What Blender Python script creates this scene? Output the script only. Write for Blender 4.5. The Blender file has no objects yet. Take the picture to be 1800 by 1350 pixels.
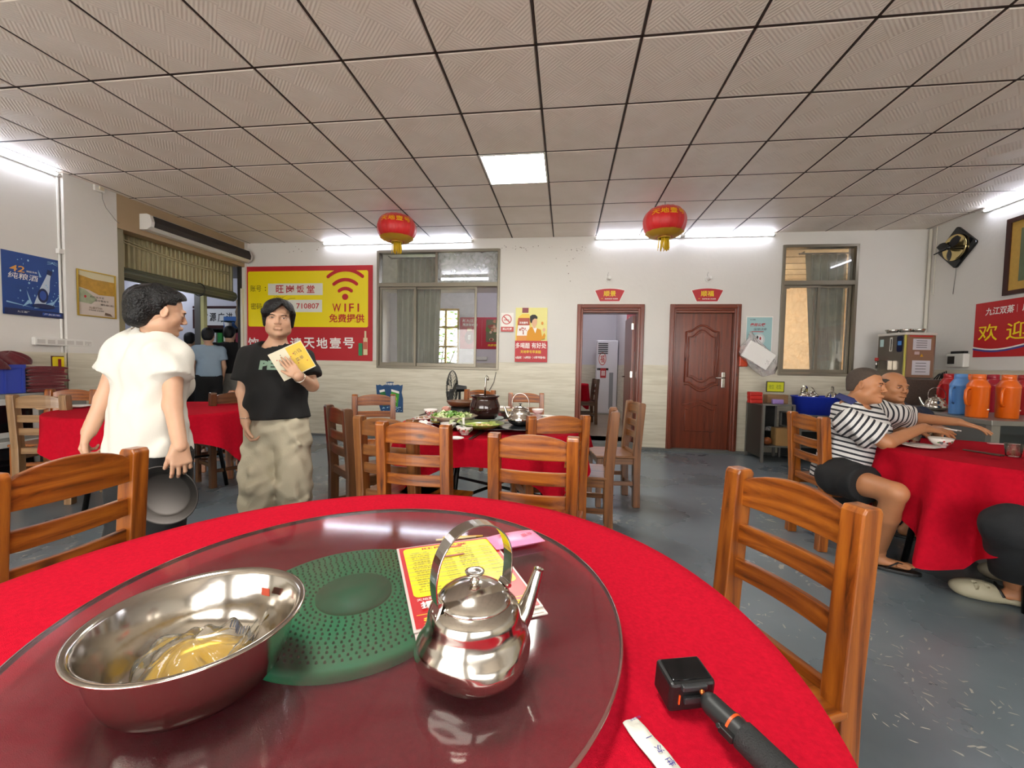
import bpy, bmesh, math, random
import numpy as np
from mathutils import Vector, Matrix
random.seed(7); np.random.seed(7)
SC = bpy.context.scene
COL = SC.collection
# ---------------------------------------------------------------- camera
FPX, YAW, PIT, ROL = 724.588, .12834, .04417, .01866
CAMZ = 1.16
def _basis():
    cy, sy, cp, sp = math.cos(YAW), math.sin(YAW), math.cos(PIT), math.sin(PIT)
    fw = np.array([-sy*cp, cy*cp, -sp]); r = np.array([cy, sy, 0.]); u = np.cross(r, fw)
    c, s = math.cos(ROL), math.sin(ROL)
    return np.array([c*r+s*u, -s*r+c*u, fw])
BAS = _basis()
cd = bpy.data.cameras.new('camera'); cam = bpy.data.objects.new('camera', cd); COL.objects.link(cam)
cd.sensor_width = 36.0; cd.lens = FPX/1800*36; cd.clip_start = .02; cd.clip_end = 200
cam.matrix_world = Matrix(((BAS[0][0], BAS[1][0], -BAS[2][0], 0), (BAS[0][1], BAS[1][1], -BAS[2][1], 0), (BAS[0][2], BAS[1][2], -BAS[2][2], CAMZ), (0, 0, 0, 1)))
SC.camera = cam
# ---------------------------------------------------------------- world, exposure
SC.view_settings.view_transform = 'Standard'; SC.view_settings.look = 'None'
SC.view_settings.gamma = 1.0; SC.view_settings.use_curve_mapping = False
SC.view_settings.exposure = 0.72
W = bpy.data.worlds.new('world'); SC.world = W; W.use_nodes = True
bg = W.node_tree.nodes['Background']; bg.inputs[0].default_value = (1, .97, .93, 1); bg.inputs[1].default_value = 6.3
PANEL_E, TUBE_E = 30.0, 19.0
SC.cycles.max_bounces = 8; SC.cycles.diffuse_bounces = 5; SC.cycles.glossy_bounces = 5
SC.cycles.transparent_max_bounces = 12; SC.cycles.caustics_reflective = False; SC.cycles.caustics_refractive = False
SC.cycles.sample_clamp_indirect = 6
# ---------------------------------------------------------------- measuring helpers (photo pixel + a known plane or distance -> metres)
def ray(px, py): return np.array([(px-900)/FPX, -(py-675)/FPX, 1.0]) @ BAS
def at(px, py, axis, val):
    d = ray(px, py); v = val-(CAMZ if axis == 2 else 0)
    p = d*v/d[axis]; p[2] += CAMZ; return Vector(p)
def fd(px, py, d):
    r = ray(px, py); p = r*d; p[2] += CAMZ; return Vector(p)
# ---------------------------------------------------------------- materials
def hx(h):
    h = h.lstrip('#'); o = []
    for i in (0, 2, 4):
        c = int(h[i:i+2], 16)/255; o.append(c/12.92 if c <= .04045 else ((c+.055)/1.055)**2.4)
    return (*o, 1)
MATS = {}
def newmat(name):
    m = bpy.data.materials.new(name); m.use_nodes = True; return m, m.node_tree.nodes, m.node_tree.links, m.node_tree.nodes['Principled BSDF']
def mat(name, col, rough=.6, metal=0, spec=.5, coat=0, emit=None, es=1, noise=0, nscale=20, bump=0, bscale=60, trans=0, alpha=1, sheen=0, ior=None, sss=0):
    if name in MATS: return MATS[name]
    m, N, L, b = newmat(name); c = hx(col) if isinstance(col, str) else col
    b.inputs['Base Color'].default_value = c; b.inputs['Roughness'].default_value = rough
    b.inputs['Metallic'].default_value = metal; b.inputs['Specular IOR Level'].default_value = spec
    b.inputs['Coat Weight'].default_value = coat; b.inputs['Transmission Weight'].default_value = trans
    b.inputs['Sheen Weight'].default_value = sheen; b.inputs['Alpha'].default_value = alpha
    if ior: b.inputs['IOR'].default_value = ior
    if sss:
        b.inputs['Subsurface Weight'].default_value = sss; b.inputs['Subsurface Radius'].default_value = (.01, .004, .002); b.inputs['Subsurface Scale'].default_value = 1
    if emit: b.inputs['Emission Color'].default_value = hx(emit); b.inputs['Emission Strength'].default_value = es
    if noise or bump:
        tc = N.new('ShaderNodeTexCoord')
    if noise:
        n = N.new('ShaderNodeTexNoise'); n.inputs['Scale'].default_value = nscale; n.inputs['Detail'].default_value = 4
        L.new(tc.outputs['Object'], n.inputs['Vector'])
        mx = N.new('ShaderNodeMix'); mx.data_type = 'RGBA'; L.new(n.outputs['Fac'], mx.inputs[0])
        mx.inputs[6].default_value = tuple(max(0, x*(1-noise)) for x in c[:3])+(1,); mx.inputs[7].default_value = tuple(min(1, x*(1+noise)) for x in c[:3])+(1,)
        L.new(mx.outputs[2], b.inputs['Base Color'])
    if bump:
        n2 = N.new('ShaderNodeTexNoise'); n2.inputs['Scale'].default_value = bscale; n2.inputs['Detail'].default_value = 3
        L.new(tc.outputs['Object'], n2.inputs['Vector'])
        bp = N.new('ShaderNodeBump'); bp.inputs['Strength'].default_value = bump; bp.inputs['Distance'].default_value = .01
        L.new(n2.outputs['Fac'], bp.inputs['Height']); L.new(bp.outputs[0], b.inputs['Normal'])
    MATS[name] = m; return m
def wood(name, axis, c0, c1, c2, rough=.32, scale=1.0, coat=.35):
    """grain stretched along one axis of the object"""
    m, N, L, b = newmat(name)
    tc = N.new('ShaderNodeTexCoord'); mp = N.new('ShaderNodeMapping')
    s = [24*scale, 24*scale, 24*scale]; s[axis] = 1.5*scale
    mp.inputs['Scale'].default_value = s
    oi = N.new('ShaderNodeObjectInfo'); ad = N.new('ShaderNodeVectorMath'); ad.operation = 'MULTIPLY_ADD'
    cx = N.new('ShaderNodeCombineXYZ')
    for k in range(3): L.new(oi.outputs['Random'], cx.inputs[k])
    L.new(cx.outputs[0], ad.inputs[0]); ad.inputs[1].default_value = (7, 5, 9); L.new(tc.outputs['Object'], ad.inputs[2])
    L.new(ad.outputs[0], mp.inputs['Vector'])
    n = N.new('ShaderNodeTexNoise'); n.inputs['Scale'].default_value = 1.3; n.inputs['Detail'].default_value = 7; n.inputs['Roughness'].default_value = .65; n.inputs['Distortion'].default_value = 1.2
    L.new(mp.outputs[0], n.inputs['Vector'])
    w = N.new('ShaderNodeTexWave'); w.wave_type = 'RINGS'; w.rings_direction = 'XYZ'[axis]; w.inputs['Scale'].default_value = .38; w.inputs['Distortion'].default_value = 7; w.inputs['Detail'].default_value = 3
    L.new(mp.outputs[0], w.inputs['Vector'])
    mm = N.new('ShaderNodeMath'); mm.operation = 'MULTIPLY_ADD'; L.new(w.outputs['Fac'], mm.inputs[0]); mm.inputs[1].default_value = .2; 
    m2 = N.new('ShaderNodeMath'); m2.operation = 'MULTIPLY'; L.new(n.outputs['Fac'], m2.inputs[0]); m2.inputs[1].default_value = .95
    L.new(m2.outputs[0], mm.inputs[2])
    r = N.new('ShaderNodeValToRGB'); e = r.color_ramp.elements; e[0].position = .28; e[0].color = hx(c0); e[1].position = .78; e[1].color = hx(c2)
    q = e.new(.46); q.color = hx(c1)
    L.new(mm.outputs[0], r.inputs[0])
    vo = N.new('ShaderNodeTexVoronoi'); vo.inputs['Scale'].default_value = 5.5
    mpk = N.new('ShaderNodeMapping'); ks = [1, 1, 1]; ks[axis] = .55; mpk.inputs['Scale'].default_value = ks; L.new(ad.outputs[0], mpk.inputs['Vector']); L.new(mpk.outputs[0], vo.inputs['Vector'])
    kr = N.new('ShaderNodeMapRange'); kr.inputs[1].default_value = .03; kr.inputs[2].default_value = .10; kr.inputs[3].default_value = .25; kr.inputs[4].default_value = 1
    L.new(vo.outputs['Distance'], kr.inputs[0])
    mk = N.new('ShaderNodeMix'); mk.data_type = 'RGBA'; mk.blend_type = 'MULTIPLY'; mk.inputs[0].default_value = 1
    L.new(r.outputs[0], mk.inputs[6]); L.new(kr.outputs[0], mk.inputs[7]); L.new(mk.outputs[2], b.inputs['Base Color'])
    b.inputs['Roughness'].default_value = rough; b.inputs['Coat Weight'].default_value = coat; b.inputs['Coat Roughness'].default_value = .2
    bp = N.new('ShaderNodeBump'); bp.inputs['Strength'].default_value = .25; bp.inputs['Distance'].default_value = .004; L.new(mm.outputs[0], bp.inputs['Height']); L.new(bp.outputs[0], b.inputs['Normal'])
    MATS[name] = m; return m
def thin_glass(name, tint=(.9, .93, .92, 1), haze=0.0, hazecol='#808080', rough=.0, fr=1.5, film=0):
    m, N, L, b = newmat(name); N.remove(b); out = N['Material Output']
    t = N.new('ShaderNodeBsdfTransparent'); t.inputs[0].default_value = tint
    g = N.new('ShaderNodeBsdfGlossy'); g.inputs['Roughness'].default_value = rough
    f = N.new('ShaderNodeFresnel'); f.inputs[0].default_value = fr
    cur = t.outputs[0]
    if haze:
        d = N.new('ShaderNodeBsdfDiffuse'); d.inputs[0].default_value = hx(hazecol)
        mh = N.new('ShaderNodeMixShader'); mh.inputs[0].default_value = haze; L.new(cur, mh.inputs[1]); L.new(d.outputs[0], mh.inputs[2]); cur = mh.outputs[0]
        tc = N.new('ShaderNodeTexCoord'); n = N.new('ShaderNodeTexNoise'); n.inputs['Scale'].default_value = 9; n.inputs['Detail'].default_value = 6; n.inputs['Distortion'].default_value = 1.5
        L.new(tc.outputs['Object'], n.inputs['Vector'])
        mr = N.new('ShaderNodeMapRange'); mr.inputs[1].default_value = .3; mr.inputs[2].default_value = .7; mr.inputs[3].default_value = haze*.6; mr.inputs[4].default_value = min(1, haze*1.4)
        L.new(n.outputs['Fac'], mr.inputs[0]); L.new(mr.outputs[0], mh.inputs[0])
    mx = N.new('ShaderNodeMixShader'); L.new(f.outputs[0], mx.inputs[0]); L.new(cur, mx.inputs[1]); L.new(g.outputs[0], mx.inputs[2])
    L.new(mx.outputs[0], out.inputs[0]); MATS[name] = m; return m
# ---------------------------------------------------------------- objects
def tag(o, label=None, cat=None, group=None, kind=None):
    if label: o['label'] = label
    if cat: o['category'] = cat
    if group: o['group'] = group
    if kind: o['kind'] = kind
    return o
def empty(name, loc=(0, 0, 0), label=None, cat=None, group=None, rz=0, kind=None):
    o = bpy.data.objects.new(name, None); COL.objects.link(o); o.location = loc; o.rotation_euler = (0, 0, rz); o.empty_display_size = .05
    return tag(o, label, cat, group, kind)
def V3(p): return Vector((float(p[0]), float(p[1]), float(p[2])))
class MB:
    def __init__(s): s.v = []; s.f = []; s.m = []; s.sm = []; s.M = None
    def add(s, vs, fs, mi=0, sm=False):
        o = len(s.v)
        if s.M is not None: vs = [s.M @ Vector(v) for v in vs]
        s.v.extend([tuple(v) for v in vs])
        for f in fs: s.f.append(tuple(o+i for i in f)); s.m.append(mi); s.sm.append(sm)
        return s
    def box(s, c, d, mi=0, rot=None, taper=1):
        x, y, z = d[0]/2, d[1]/2, d[2]/2; t = taper
        P = [(-x, -y, -z), (x, -y, -z), (x, y, -z), (-x, y, -z), (-x*t, -y*t, z), (x*t, -y*t, z), (x*t, y*t, z), (-x*t, y*t, z)]
        if rot is not None: P = [rot @ Vector(p) for p in P]
        P = [Vector(p)+Vector(c) for p in P]
        return s.add(P, [(0, 3, 2, 1), (4, 5, 6, 7), (0, 1, 5, 4), (1, 2, 6, 5), (2, 3, 7, 6), (3, 0, 4, 7)], mi)
    def b2(s, a, b, mi=0):
        return s.box([(a[i]+b[i])/2 for i in range(3)], [abs(b[i]-a[i]) for i in range(3)], mi)
    def cyl(s, a, b, r, r2=None, n=16, mi=0, cap=True, sm=True):
        a, b = V3(a), V3(b); r2 = r if r2 is None else r2; d = (b-a).normalized(); q = d.to_track_quat('Z', 'Y')
        R = [q @ Vector((math.cos(2*math.pi*i/n), math.sin(2*math.pi*i/n), 0)) for i in range(n)]
        s.add([a+v*r for v in R]+[b+v*r2 for v in R], [(i, (i+1) % n, n+(i+1) % n, n+i) for i in range(n)], mi, sm)
        if cap:
            s.add([a+v*r for v in R], [tuple(reversed(range(n)))], mi); s.add([b+v*r2 for v in R], [tuple(range(n))], mi)
        return s
    def tube(s, pts, r, n=8, mi=0, closed=False, cap=True, sm=True, flat=None):
        pts = [V3(p) for p in pts]; k = len(pts); rr = r if hasattr(r, '__len__') else [r]*k; vs = []
        up = None
        for i, p in enumerate(pts):
            t = (pts[(i+1) % k]-pts[i-1]) if closed else (pts[min(i+1, k-1)]-pts[max(i-1, 0)])
            if t.length < 1e-9: t = Vector((0, 0, 1))
            t.normalize()
            if up is None: up = Vector((0, 0, 1)) if abs(t.z) < .9 else Vector((1, 0, 0))
            x = up.cross(t)
            if x.length < 1e-6: x = Vector((0, 1, 0)).cross(t)
            x.normalize(); y = t.cross(x); up = y
            fx, fy = flat if flat else (1, 1)
            for j in range(n):
                a = 2*math.pi*j/n; vs.append(p+(x*math.cos(a)*fx+y*math.sin(a)*fy)*rr[i])
        fs = []
        for i in range(k if closed else k-1):
            for j in range(n): fs.append((i*n+j, i*n+(j+1) % n, ((i+1) % k)*n+(j+1) % n, ((i+1) % k)*n+j))
        if cap and not closed: fs.append(tuple(reversed(range(n)))); fs.append(tuple((k-1)*n+j for j in range(n)))
        return s.add(vs, fs, mi, sm)
    def lathe(s, prof, c=(0, 0, 0), n=32, mi=0, sm=True, wob=None, sx=1, sy=1):
        """prof: (z, r) list from bottom to top"""
        vs = []; fs = []; k = len(prof)
        for z, r in prof:
            for j in range(n):
                a = 2*math.pi*j/n; rr = r*(wob(a, z) if wob else 1)
                vs.append((c[0]+rr*math.cos(a)*sx, c[1]+rr*math.sin(a)*sy, c[2]+z))
        for i in range(k-1):
            for j in range(n): fs.append((i*n+j, i*n+(j+1) % n, (i+1)*n+(j+1) % n, (i+1)*n+j))
        s.add(vs, fs, mi, sm)
        return s
    def disc(s, c, r, n=32, mi=0, up=True):
        P = [(c[0]+r*math.cos(2*math.pi*i/n), c[1]+r*math.sin(2*math.pi*i/n), c[2]) for i in range(n)]
        return s.add(P, [tuple(range(n)) if up else tuple(reversed(range(n)))], mi)
    def sphere(s, c, r, n=12, mi=0, sc=(1, 1, 1), rot=None):
        vs = []; fs = []; m = n//2
        for i in range(m+1):
            t = math.pi*i/m
            for j in range(n):
                a = 2*math.pi*j/n; p = Vector((math.sin(t)*math.cos(a)*sc[0], math.sin(t)*math.sin(a)*sc[1], -math.cos(t)*sc[2]))*r
                if rot is not None: p = rot @ p
                vs.append(p+V3(c))
        for i in range(m):
            for j in range(n): fs.append((i*n+j, i*n+(j+1) % n, (i+1)*n+(j+1) % n, (i+1)*n+j))
        return s.add(vs, fs, mi, True)
    def prism(s, poly, O, U, Vv, d, mi=0, sm=False):
        """polygon (u,v) in plane O+uU+vV, extruded by vector d"""
        O, U, Vv, d = V3(O), V3(U), V3(Vv), V3(d); n = len(poly)
        A = [O+U*p[0]+Vv*p[1] for p in poly]; B = [p+d for p in A]
        fl = U.cross(Vv).dot(d) > 0
        s.add(A+B, [tuple(range(n)) if not fl else tuple(reversed(range(n))), tuple(range(n, 2*n)) if fl else tuple(reversed(range(n, 2*n)))], mi)
        return s.add(A+B, [((i, (i+1) % n, n+(i+1) % n, n+i) if fl else (i, n+i, n+(i+1) % n, (i+1) % n)) for i in range(n)], mi, sm)
    def grid(s, f, nu, nv, mi=0, sm=True, wu=False):
        vs = [f(i/nu, j/nv) for j in range(nv+1) for i in range(nu+(0 if wu else 1))]; w = nu if wu else nu+1; fs = []
        for j in range(nv):
            for i in range(nu): fs.append((j*w+i, j*w+(i+1) % w, (j+1)*w+(i+1) % w, (j+1)*w+i))
        return s.add(vs, fs, mi, sm)
    def mesh(s, name, mats, weld=False):
        me = bpy.data.meshes.new(name); me.from_pydata(s.v, [], s.f)
        for m in (mats if isinstance(mats, (list, tuple)) else [mats]): me.materials.append(m)
        me.polygons.foreach_set('material_index', s.m); me.polygons.foreach_set('use_smooth', s.sm); me.update()
        if weld:
            b = bmesh.new(); b.from_mesh(me); bmesh.ops.remove_doubles(b, verts=b.verts, dist=1e-5); b.to_mesh(me); b.free()
        return me
    def obj(s, name, mats, parent=None, bev=0, sol=0, loc=None, kind=None, label=None, cat=None, group=None, weld=False, seg=2):
        if bev: weld = True
        o = bpy.data.objects.new(name, s.mesh(name, mats, weld)); COL.objects.link(o)
        if parent: o.parent = parent
        if loc is not None: o.location = loc
        if sol: md = o.modifiers.new('s', 'SOLIDIFY'); md.thickness = sol; md.offset = 0
        if bev: md = o.modifiers.new('b', 'BEVEL'); md.width = bev; md.segments = seg; md.limit_method = 'ANGLE'; md.angle_limit = .6
        return tag(o, label, cat, group, kind)
def copy_tree(o, parent=None):
    c = o.copy(); COL.objects.link(c)
    if parent: c.parent = parent
    for ch in list(o.children): copy_tree(ch, c)
    return c
# ---------------------------------------------------------------- flat print on panels
def text_geo(t, bold=0.0, shear=0.0):
    cu = bpy.data.curves.new('t', 'FONT'); cu.body = t; cu.resolution_u = 2; cu.offset = bold; cu.shear = shear
    o = bpy.data.objects.new('t', cu); COL.objects.link(o)
    dg = bpy.context.evaluated_depsgraph_get(); me = bpy.data.meshes.new_from_object(o.evaluated_get(dg))
    vs = [v.co.copy() for v in me.vertices]; fs = [tuple(p.vertices) for p in me.polygons]
    bpy.data.objects.remove(o); bpy.data.curves.remove(cu); bpy.data.meshes.remove(me)
    return vs, fs
class Panel:
    """flat printed thing: O = lower-left corner, U right, V up (unit vectors), normal towards viewer = U x V"""
    def __init__(s, O, U, Vv):
        s.O, s.U, s.V = V3(O), V3(U).normalized(), V3(Vv).normalized(); s.N = s.U.cross(s.V).normalized(); s.parts = {}; s.l = .0022
    def _get(s, part): return s.parts.setdefault(part, (MB(), []))
    def _mi(s, part, m):
        mb, ms = s._get(part)
        if m not in ms: ms.append(m)
        return mb, ms.index(m)
    def pt(s, x, y, l): return s.O+s.U*x+s.V*y+s.N*l
    def poly(s, pts, m, part='artwork', step=.0004):
        mb, i = s._mi(part, m); s.l += step
        a = sum(pts[k][0]*pts[(k+1) % len(pts)][1]-pts[(k+1) % len(pts)][0]*pts[k][1] for k in range(len(pts)))
        if a < 0: pts = pts[::-1]
        mb.add([s.pt(x, y, s.l) for x, y in pts], [tuple(range(len(pts)))], i); return s
    def rect(s, x, y, w, h, m, part='artwork', r=0):
        if r:
            P = []
            for cx, cy, a0 in ((x+w-r, y+r, -90), (x+w-r, y+h-r, 0), (x+r, y+h-r, 90), (x+r, y+r, 180)):
                for k in range(5): a = math.radians(a0+k*22.5); P.append((cx+r*math.cos(a), cy+r*math.sin(a)))
            return s.poly(P, m, part)
        return s.poly([(x, y), (x+w, y), (x+w, y+h), (x, y+h)], m, part)
    def ell(s, cx, cy, rx, ry, m, part='artwork', n=20, a=0):
        c, q = math.cos(a), math.sin(a)
        return s.poly([(cx+rx*math.cos(t)*c-ry*math.sin(t)*q, cy+rx*math.cos(t)*q+ry*math.sin(t)*c) for t in [2*math.pi*k/n for k in range(n)]], m, part)
    def arc(s, cx, cy, r0, r1, a0, a1, m, part='artwork', n=14):
        s.l += .0004; mb, i = s._mi(part, m); A = [a0+(a1-a0)*k/n for k in range(n+1)]
        vs = [s.pt(cx+r0*math.cos(a), cy+r0*math.sin(a), s.l) for a in A]+[s.pt(cx+r1*math.cos(a), cy+r1*math.sin(a), s.l) for a in A]
        mb.add(vs, [(k, n+1+k, n+2+k, k+1) for k in range(n)], i); return s
    def text(s, t, cx, cy, h, m, w=None, bold=.0, part='lettering', shear=0, rot=0, wmax=None):
        vs, fs = text_geo(t, bold, shear)
        if not vs: return s
        x0 = min(v.x for v in vs); x1 = max(v.x for v in vs); y0 = min(v.y for v in vs); y1 = max(v.y for v in vs)
        ky = h/(y1-y0); kx = (w/(x1-x0)) if w else ky
        if len(t) == 1 and t in '一': ky = kx
        mb, i = s._mi(part, m); s.l += .0004; c, q = math.cos(rot), math.sin(rot); P = []
        for v in vs:
            a, b = (v.x-(x0+x1)/2)*kx, (v.y-(y0+y1)/2)*ky; P.append(s.pt(cx+a*c-b*q, cy+a*q+b*c, s.l))
        mb.add(P, fs, i); return s
    def board(s, w, h, m, parent, name='sheet', t=.002, bev=0):
        mb = MB(); mb.prism([(0, 0), (w, 0), (w, h), (0, h)], s.O, s.U, s.V, s.N*t, 0); s.l = t+.0004
        return mb.obj(name, m, parent, bev=bev)
    def done(s, parent):
        for k, (mb, ms) in s.parts.items():
            if mb.f: mb.obj(k, ms, parent)
def sheet(O, U, Vv, w, h, m, name, label, cat, group=None, t=.003, part='sheet'):
    e = empty(name, (0, 0, 0), label, cat, group); p = Panel(O, U, Vv); p.board(w, h, m, e, part, t); return e, p
X, Y, Z = Vector((1, 0, 0)), Vector((0, 1, 0)), Vector((0, 0, 1))
# ---------------------------------------------------------------- common materials
white_paint = mat('white_wall', '#d9d6d0', .75, noise=.05, nscale=1.5, bump=.25, bscale=14)
white_plain = mat('white_plastic', '#dcdad4', .4)
white_print = mat('white_print', '#f0ece6', .5); black_print = mat('black_print', '#1c1a1a', .5)
red_print = mat('red_print', '#b81622', .45); red_deep = mat('red_deep', '#8e1420', .45); yellow_print = mat('yellow_print', '#f0d814', .45)
alu = mat('bronze_aluminium', '#857e70', .35, .6); steel = mat('brushed_steel', '#b4b0a8', .22, 1, bump=.03, bscale=200); steel_dull = mat('dull_steel', '#8f8d88', .4, .8)
chrome = mat('polished_steel', '#c9c3ba', .15, 1, bump=.07, bscale=22)
black_plastic = mat('black_plastic', '#101112', .42, bump=.05, bscale=300); black_gloss = mat('black_gloss', '#0a0b0e', .08)
red_cloth = mat('red_cloth', '#ac0c22', .95, spec=.08, noise=.22, nscale=45, bump=.35, bscale=260)
# ================================================================ THE ROOM
WY, LX, RX, NY, CZ = 6.05, -5.12, 4.63, -2.93, 3.02
def wall_holes(mb, axis, c0, c1, u0, u1, z0, z1, holes, mi=0):
    """slab between c0 and c1 on `axis` normal, spanning u0..u1, z0..z1, with rectangular holes (ua, ub, za, zb)"""
    def bx(a, b, za, zb):
        if b-a < 1e-4 or zb-za < 1e-4: return
        if axis == 1: mb.b2((a, c0, za), (b, c1, zb), mi)
        else: mb.b2((c0, a, za), (c1, b, zb), mi)
    u = u0
    for (a, b, za, zb) in sorted(holes):
        bx(u, a, z0, z1); bx(a, b, z0, max(z0, za)); bx(a, b, min(z1, zb), z1); u = b
    bx(u, u1, z0, z1)
W1 = (-2.89, -.987, 1.09, 2.87); W2 = (2.865, 3.80, 1.10, 2.85)
D1 = (.165, 1.067, 0, 2.045); D2 = (1.45, 2.352, 0, 2.045)
# floor material
m, N, L, b = newmat('epoxy_floor')
tc = N.new('ShaderNodeTexCoord'); n1 = N.new('ShaderNodeTexNoise'); n1.inputs['Scale'].default_value = 1.1; n1.inputs['Detail'].default_value = 6; L.new(tc.outputs['Object'], n1.inputs['Vector'])
r = N.new('ShaderNodeValToRGB'); r.color_ramp.elements[0].position = .35; r.color_ramp.elements[0].color = hx('#566066'); r.color_ramp.elements[1].position = .7; r.color_ramp.elements[1].color = hx('#76828a'); L.new(n1.outputs['Fac'], r.inputs[0])
n2 = N.new('ShaderNodeTexNoise'); n2.inputs['Scale'].default_value = 7; n2.inputs['Detail'].default_value = 8; n2.inputs['Distortion'].default_value = 2.2; L.new(tc.outputs['Object'], n2.inputs['Vector'])
n3 = N.new('ShaderNodeTexNoise'); n3.inputs['Scale'].default_value = .9; n3.inputs['Detail'].default_value = 2; L.new(tc.outputs['Object'], n3.inputs['Vector'])
mr = N.new('ShaderNodeMapRange'); mr.inputs[1].default_value = .60; mr.inputs[2].default_value = .63; L.new(n2.outputs['Fac'], mr.inputs[0])
mr3 = N.new('ShaderNodeMapRange'); mr3.inputs[1].default_value = .52; mr3.inputs[2].default_value = .6; L.new(n3.outputs['Fac'], mr3.inputs[0])
mu = N.new('ShaderNodeMath'); mu.operation = 'MULTIPLY'; L.new(mr.outputs[0], mu.inputs[0]); L.new(mr3.outputs[0], mu.inputs[1])
mx = N.new('ShaderNodeMix'); mx.data_type = 'RGBA'; L.new(mu.outputs[0], mx.inputs[0]); L.new(r.outputs[0], mx.inputs[6]); mx.inputs[7].default_value = hx('#a09f98'); L.new(mx.outputs[2], b.inputs['Base Color'])
rr = N.new('ShaderNodeMapRange'); rr.inputs[3].default_value = .20; rr.inputs[4].default_value = .36; L.new(n1.outputs['Fac'], rr.inputs[0]); L.new(rr.outputs[0], b.inputs['Roughness'])
bp = N.new('ShaderNodeBump'); bp.inputs['Strength'].default_value = .10; bp.inputs['Distance'].default_value = .02; L.new(n1.outputs['Fac'], bp.inputs['Height']); L.new(bp.outputs[0], b.inputs['Normal'])
floor_m = m
mb = MB(); mb.b2((-10.2, NY-.2, -.1), (RX+.2, WY+.02, 0)); mb.b2((-10.2, WY+.02, -.1), (-4.75, 8.2, 0)); mb.obj('floor', floor_m, kind='structure')
ground_m = mat('outdoor_paving', '#d2cec6', .9, noise=.1, nscale=2)
MB().b2((-14, -14, -.12), (12, NY-.2, -.02)).obj('ground', ground_m, kind='structure')
MB().b2((-14, 8.2, -.12), (12, 22, -.02)).obj('ground', mat('outdoor_grass', '#5d6f3c', .9, noise=.3, nscale=5), kind='structure')
# walls
mb = MB(); wall_holes(mb, 1, WY, WY+.2, -5.13, RX+.2, 0, 3.2, [W1, W2, D1, D2]); wall_back = mb.obj('wall_back', white_paint, kind='structure')
mb = MB(); wall_holes(mb, 0, RX, RX+.2, NY-.2, WY, 0, 3.2, []); mb.obj('wall_right', white_paint, kind='structure')
mb = MB(); wall_holes(mb, 0, LX-.15, LX, NY-.2, 4.12, 0, 3.2, []); mb.b2((LX-.15, 3.62, 0), (-5.07, 4.12, 3.04)); mb.b2((-5.13, 5.995, 0), (-5.07, WY, 3.04)); mb.obj('wall_left', white_paint, kind='structure')
mb = MB(); wall_holes(mb, 1, NY-.2, NY, LX-.1, RX+.2, 0, 3.2, [(-4.2, -.4, .0, 2.5), (.4, 3.8, .9, 2.5)]); mb.obj('wall_near', white_paint, kind='structure')
# dado of pale stone tiles
m, N, L, b = newmat('dado_stone')
tc = N.new('ShaderNodeTexCoord'); mp = N.new('ShaderNodeMapping'); mp.inputs['Scale'].default_value = (1.6, 1.6, 22); L.new(tc.outputs['Object'], mp.inputs['Vector'])
n = N.new('ShaderNodeTexNoise'); n.inputs['Scale'].default_value = 1.5; n.inputs['Detail'].default_value = 6; n.inputs['Distortion'].default_value = .6; L.new(mp.outputs[0], n.inputs['Vector'])
r = N.new('ShaderNodeValToRGB'); r.color_ramp.elements[0].position = .3; r.color_ramp.elements[0].color = hx('#c6bea8'); r.color_ramp.elements[1].position = .62; r.color_ramp.elements[1].color = hx('#dad4c1'); L.new(n.outputs['Fac'], r.inputs[0]); L.new(r.outputs[0], b.inputs['Base Color']); b.inputs['Roughness'].default_value = .42
dado_m = m
mb = MB(); DZ = 1.208
def g4(h): return (h[0]-.001, h[1]+.001, h[2], h[3])
wall_holes(mb, 1, WY-.012, WY-.0005, -5.07, RX-.012, 0, DZ, [g4((W1[0], W1[1], W1[2], 3)), g4((W2[0], W2[1], W2[2], 3)), (.145, 1.087, 0, 3), (1.43, 2.372, 0, 3)])
mb.obj('trim_1', dado_m, kind='structure')
mb = MB(); wall_holes(mb, 0, RX-.012, RX-.0005, NY, WY-.012, 0, DZ, []); mb.obj('trim_2', dado_m, kind='structure')
mb = MB(); mb.b2((LX+.0005, NY, 0), (LX+.012, 3.62, DZ)); mb.b2((-5.0695, 3.608, 0), (-5.058, 4.12, DZ)); mb.b2((LX+.0005, 3.608, 0), (-5.058, 3.6195, DZ)); mb.obj('trim_3', dado_m, kind='structure')
skirt_m = mat('cement_skirting', '#6b6d6a', .8, noise=.2, nscale=12)
mb = MB()
for a, c in ((-5.05, .145), (1.087, 1.43), (2.372, RX-.02)): mb.b2((a, WY-.03, 0), (c, WY-.0125, .035))
mb.obj('baseboard_back', skirt_m, kind='structure')
mb = MB(); mb.b2((RX-.02, 0, DZ), (RX-.0005, WY, DZ+.02)); mb.obj('trim_4', white_plain, kind='structure')
# ceiling panels: relief of diagonal ribs
m, N, L, b = newmat('ceiling_panel')
tc = N.new('ShaderNodeTexCoord')
def wv(rot, sc):
    mp = N.new('ShaderNodeMapping'); mp.inputs['Rotation'].default_value = (0, 0, rot); L.new(tc.outputs['Object'], mp.inputs['Vector'])
    w = N.new('ShaderNodeTexWave'); w.inputs['Scale'].default_value = sc; w.inputs['Distortion'].default_value = .3; w.wave_profile = 'SIN'; L.new(mp.outputs[0], w.inputs['Vector']); return w
w1, w2 = wv(.785, 16), wv(-.785, 16)
ck = N.new('ShaderNodeTexChecker'); ck.inputs['Scale'].default_value = 5.0; mpc = N.new('ShaderNodeMapping'); mpc.inputs['Rotation'].default_value = (0, 0, .785); mpc.inputs['Location'].default_value = (0, 0, .05); L.new(tc.outputs['Object'], mpc.inputs['Vector']); L.new(mpc.outputs[0], ck.inputs['Vector'])
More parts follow.
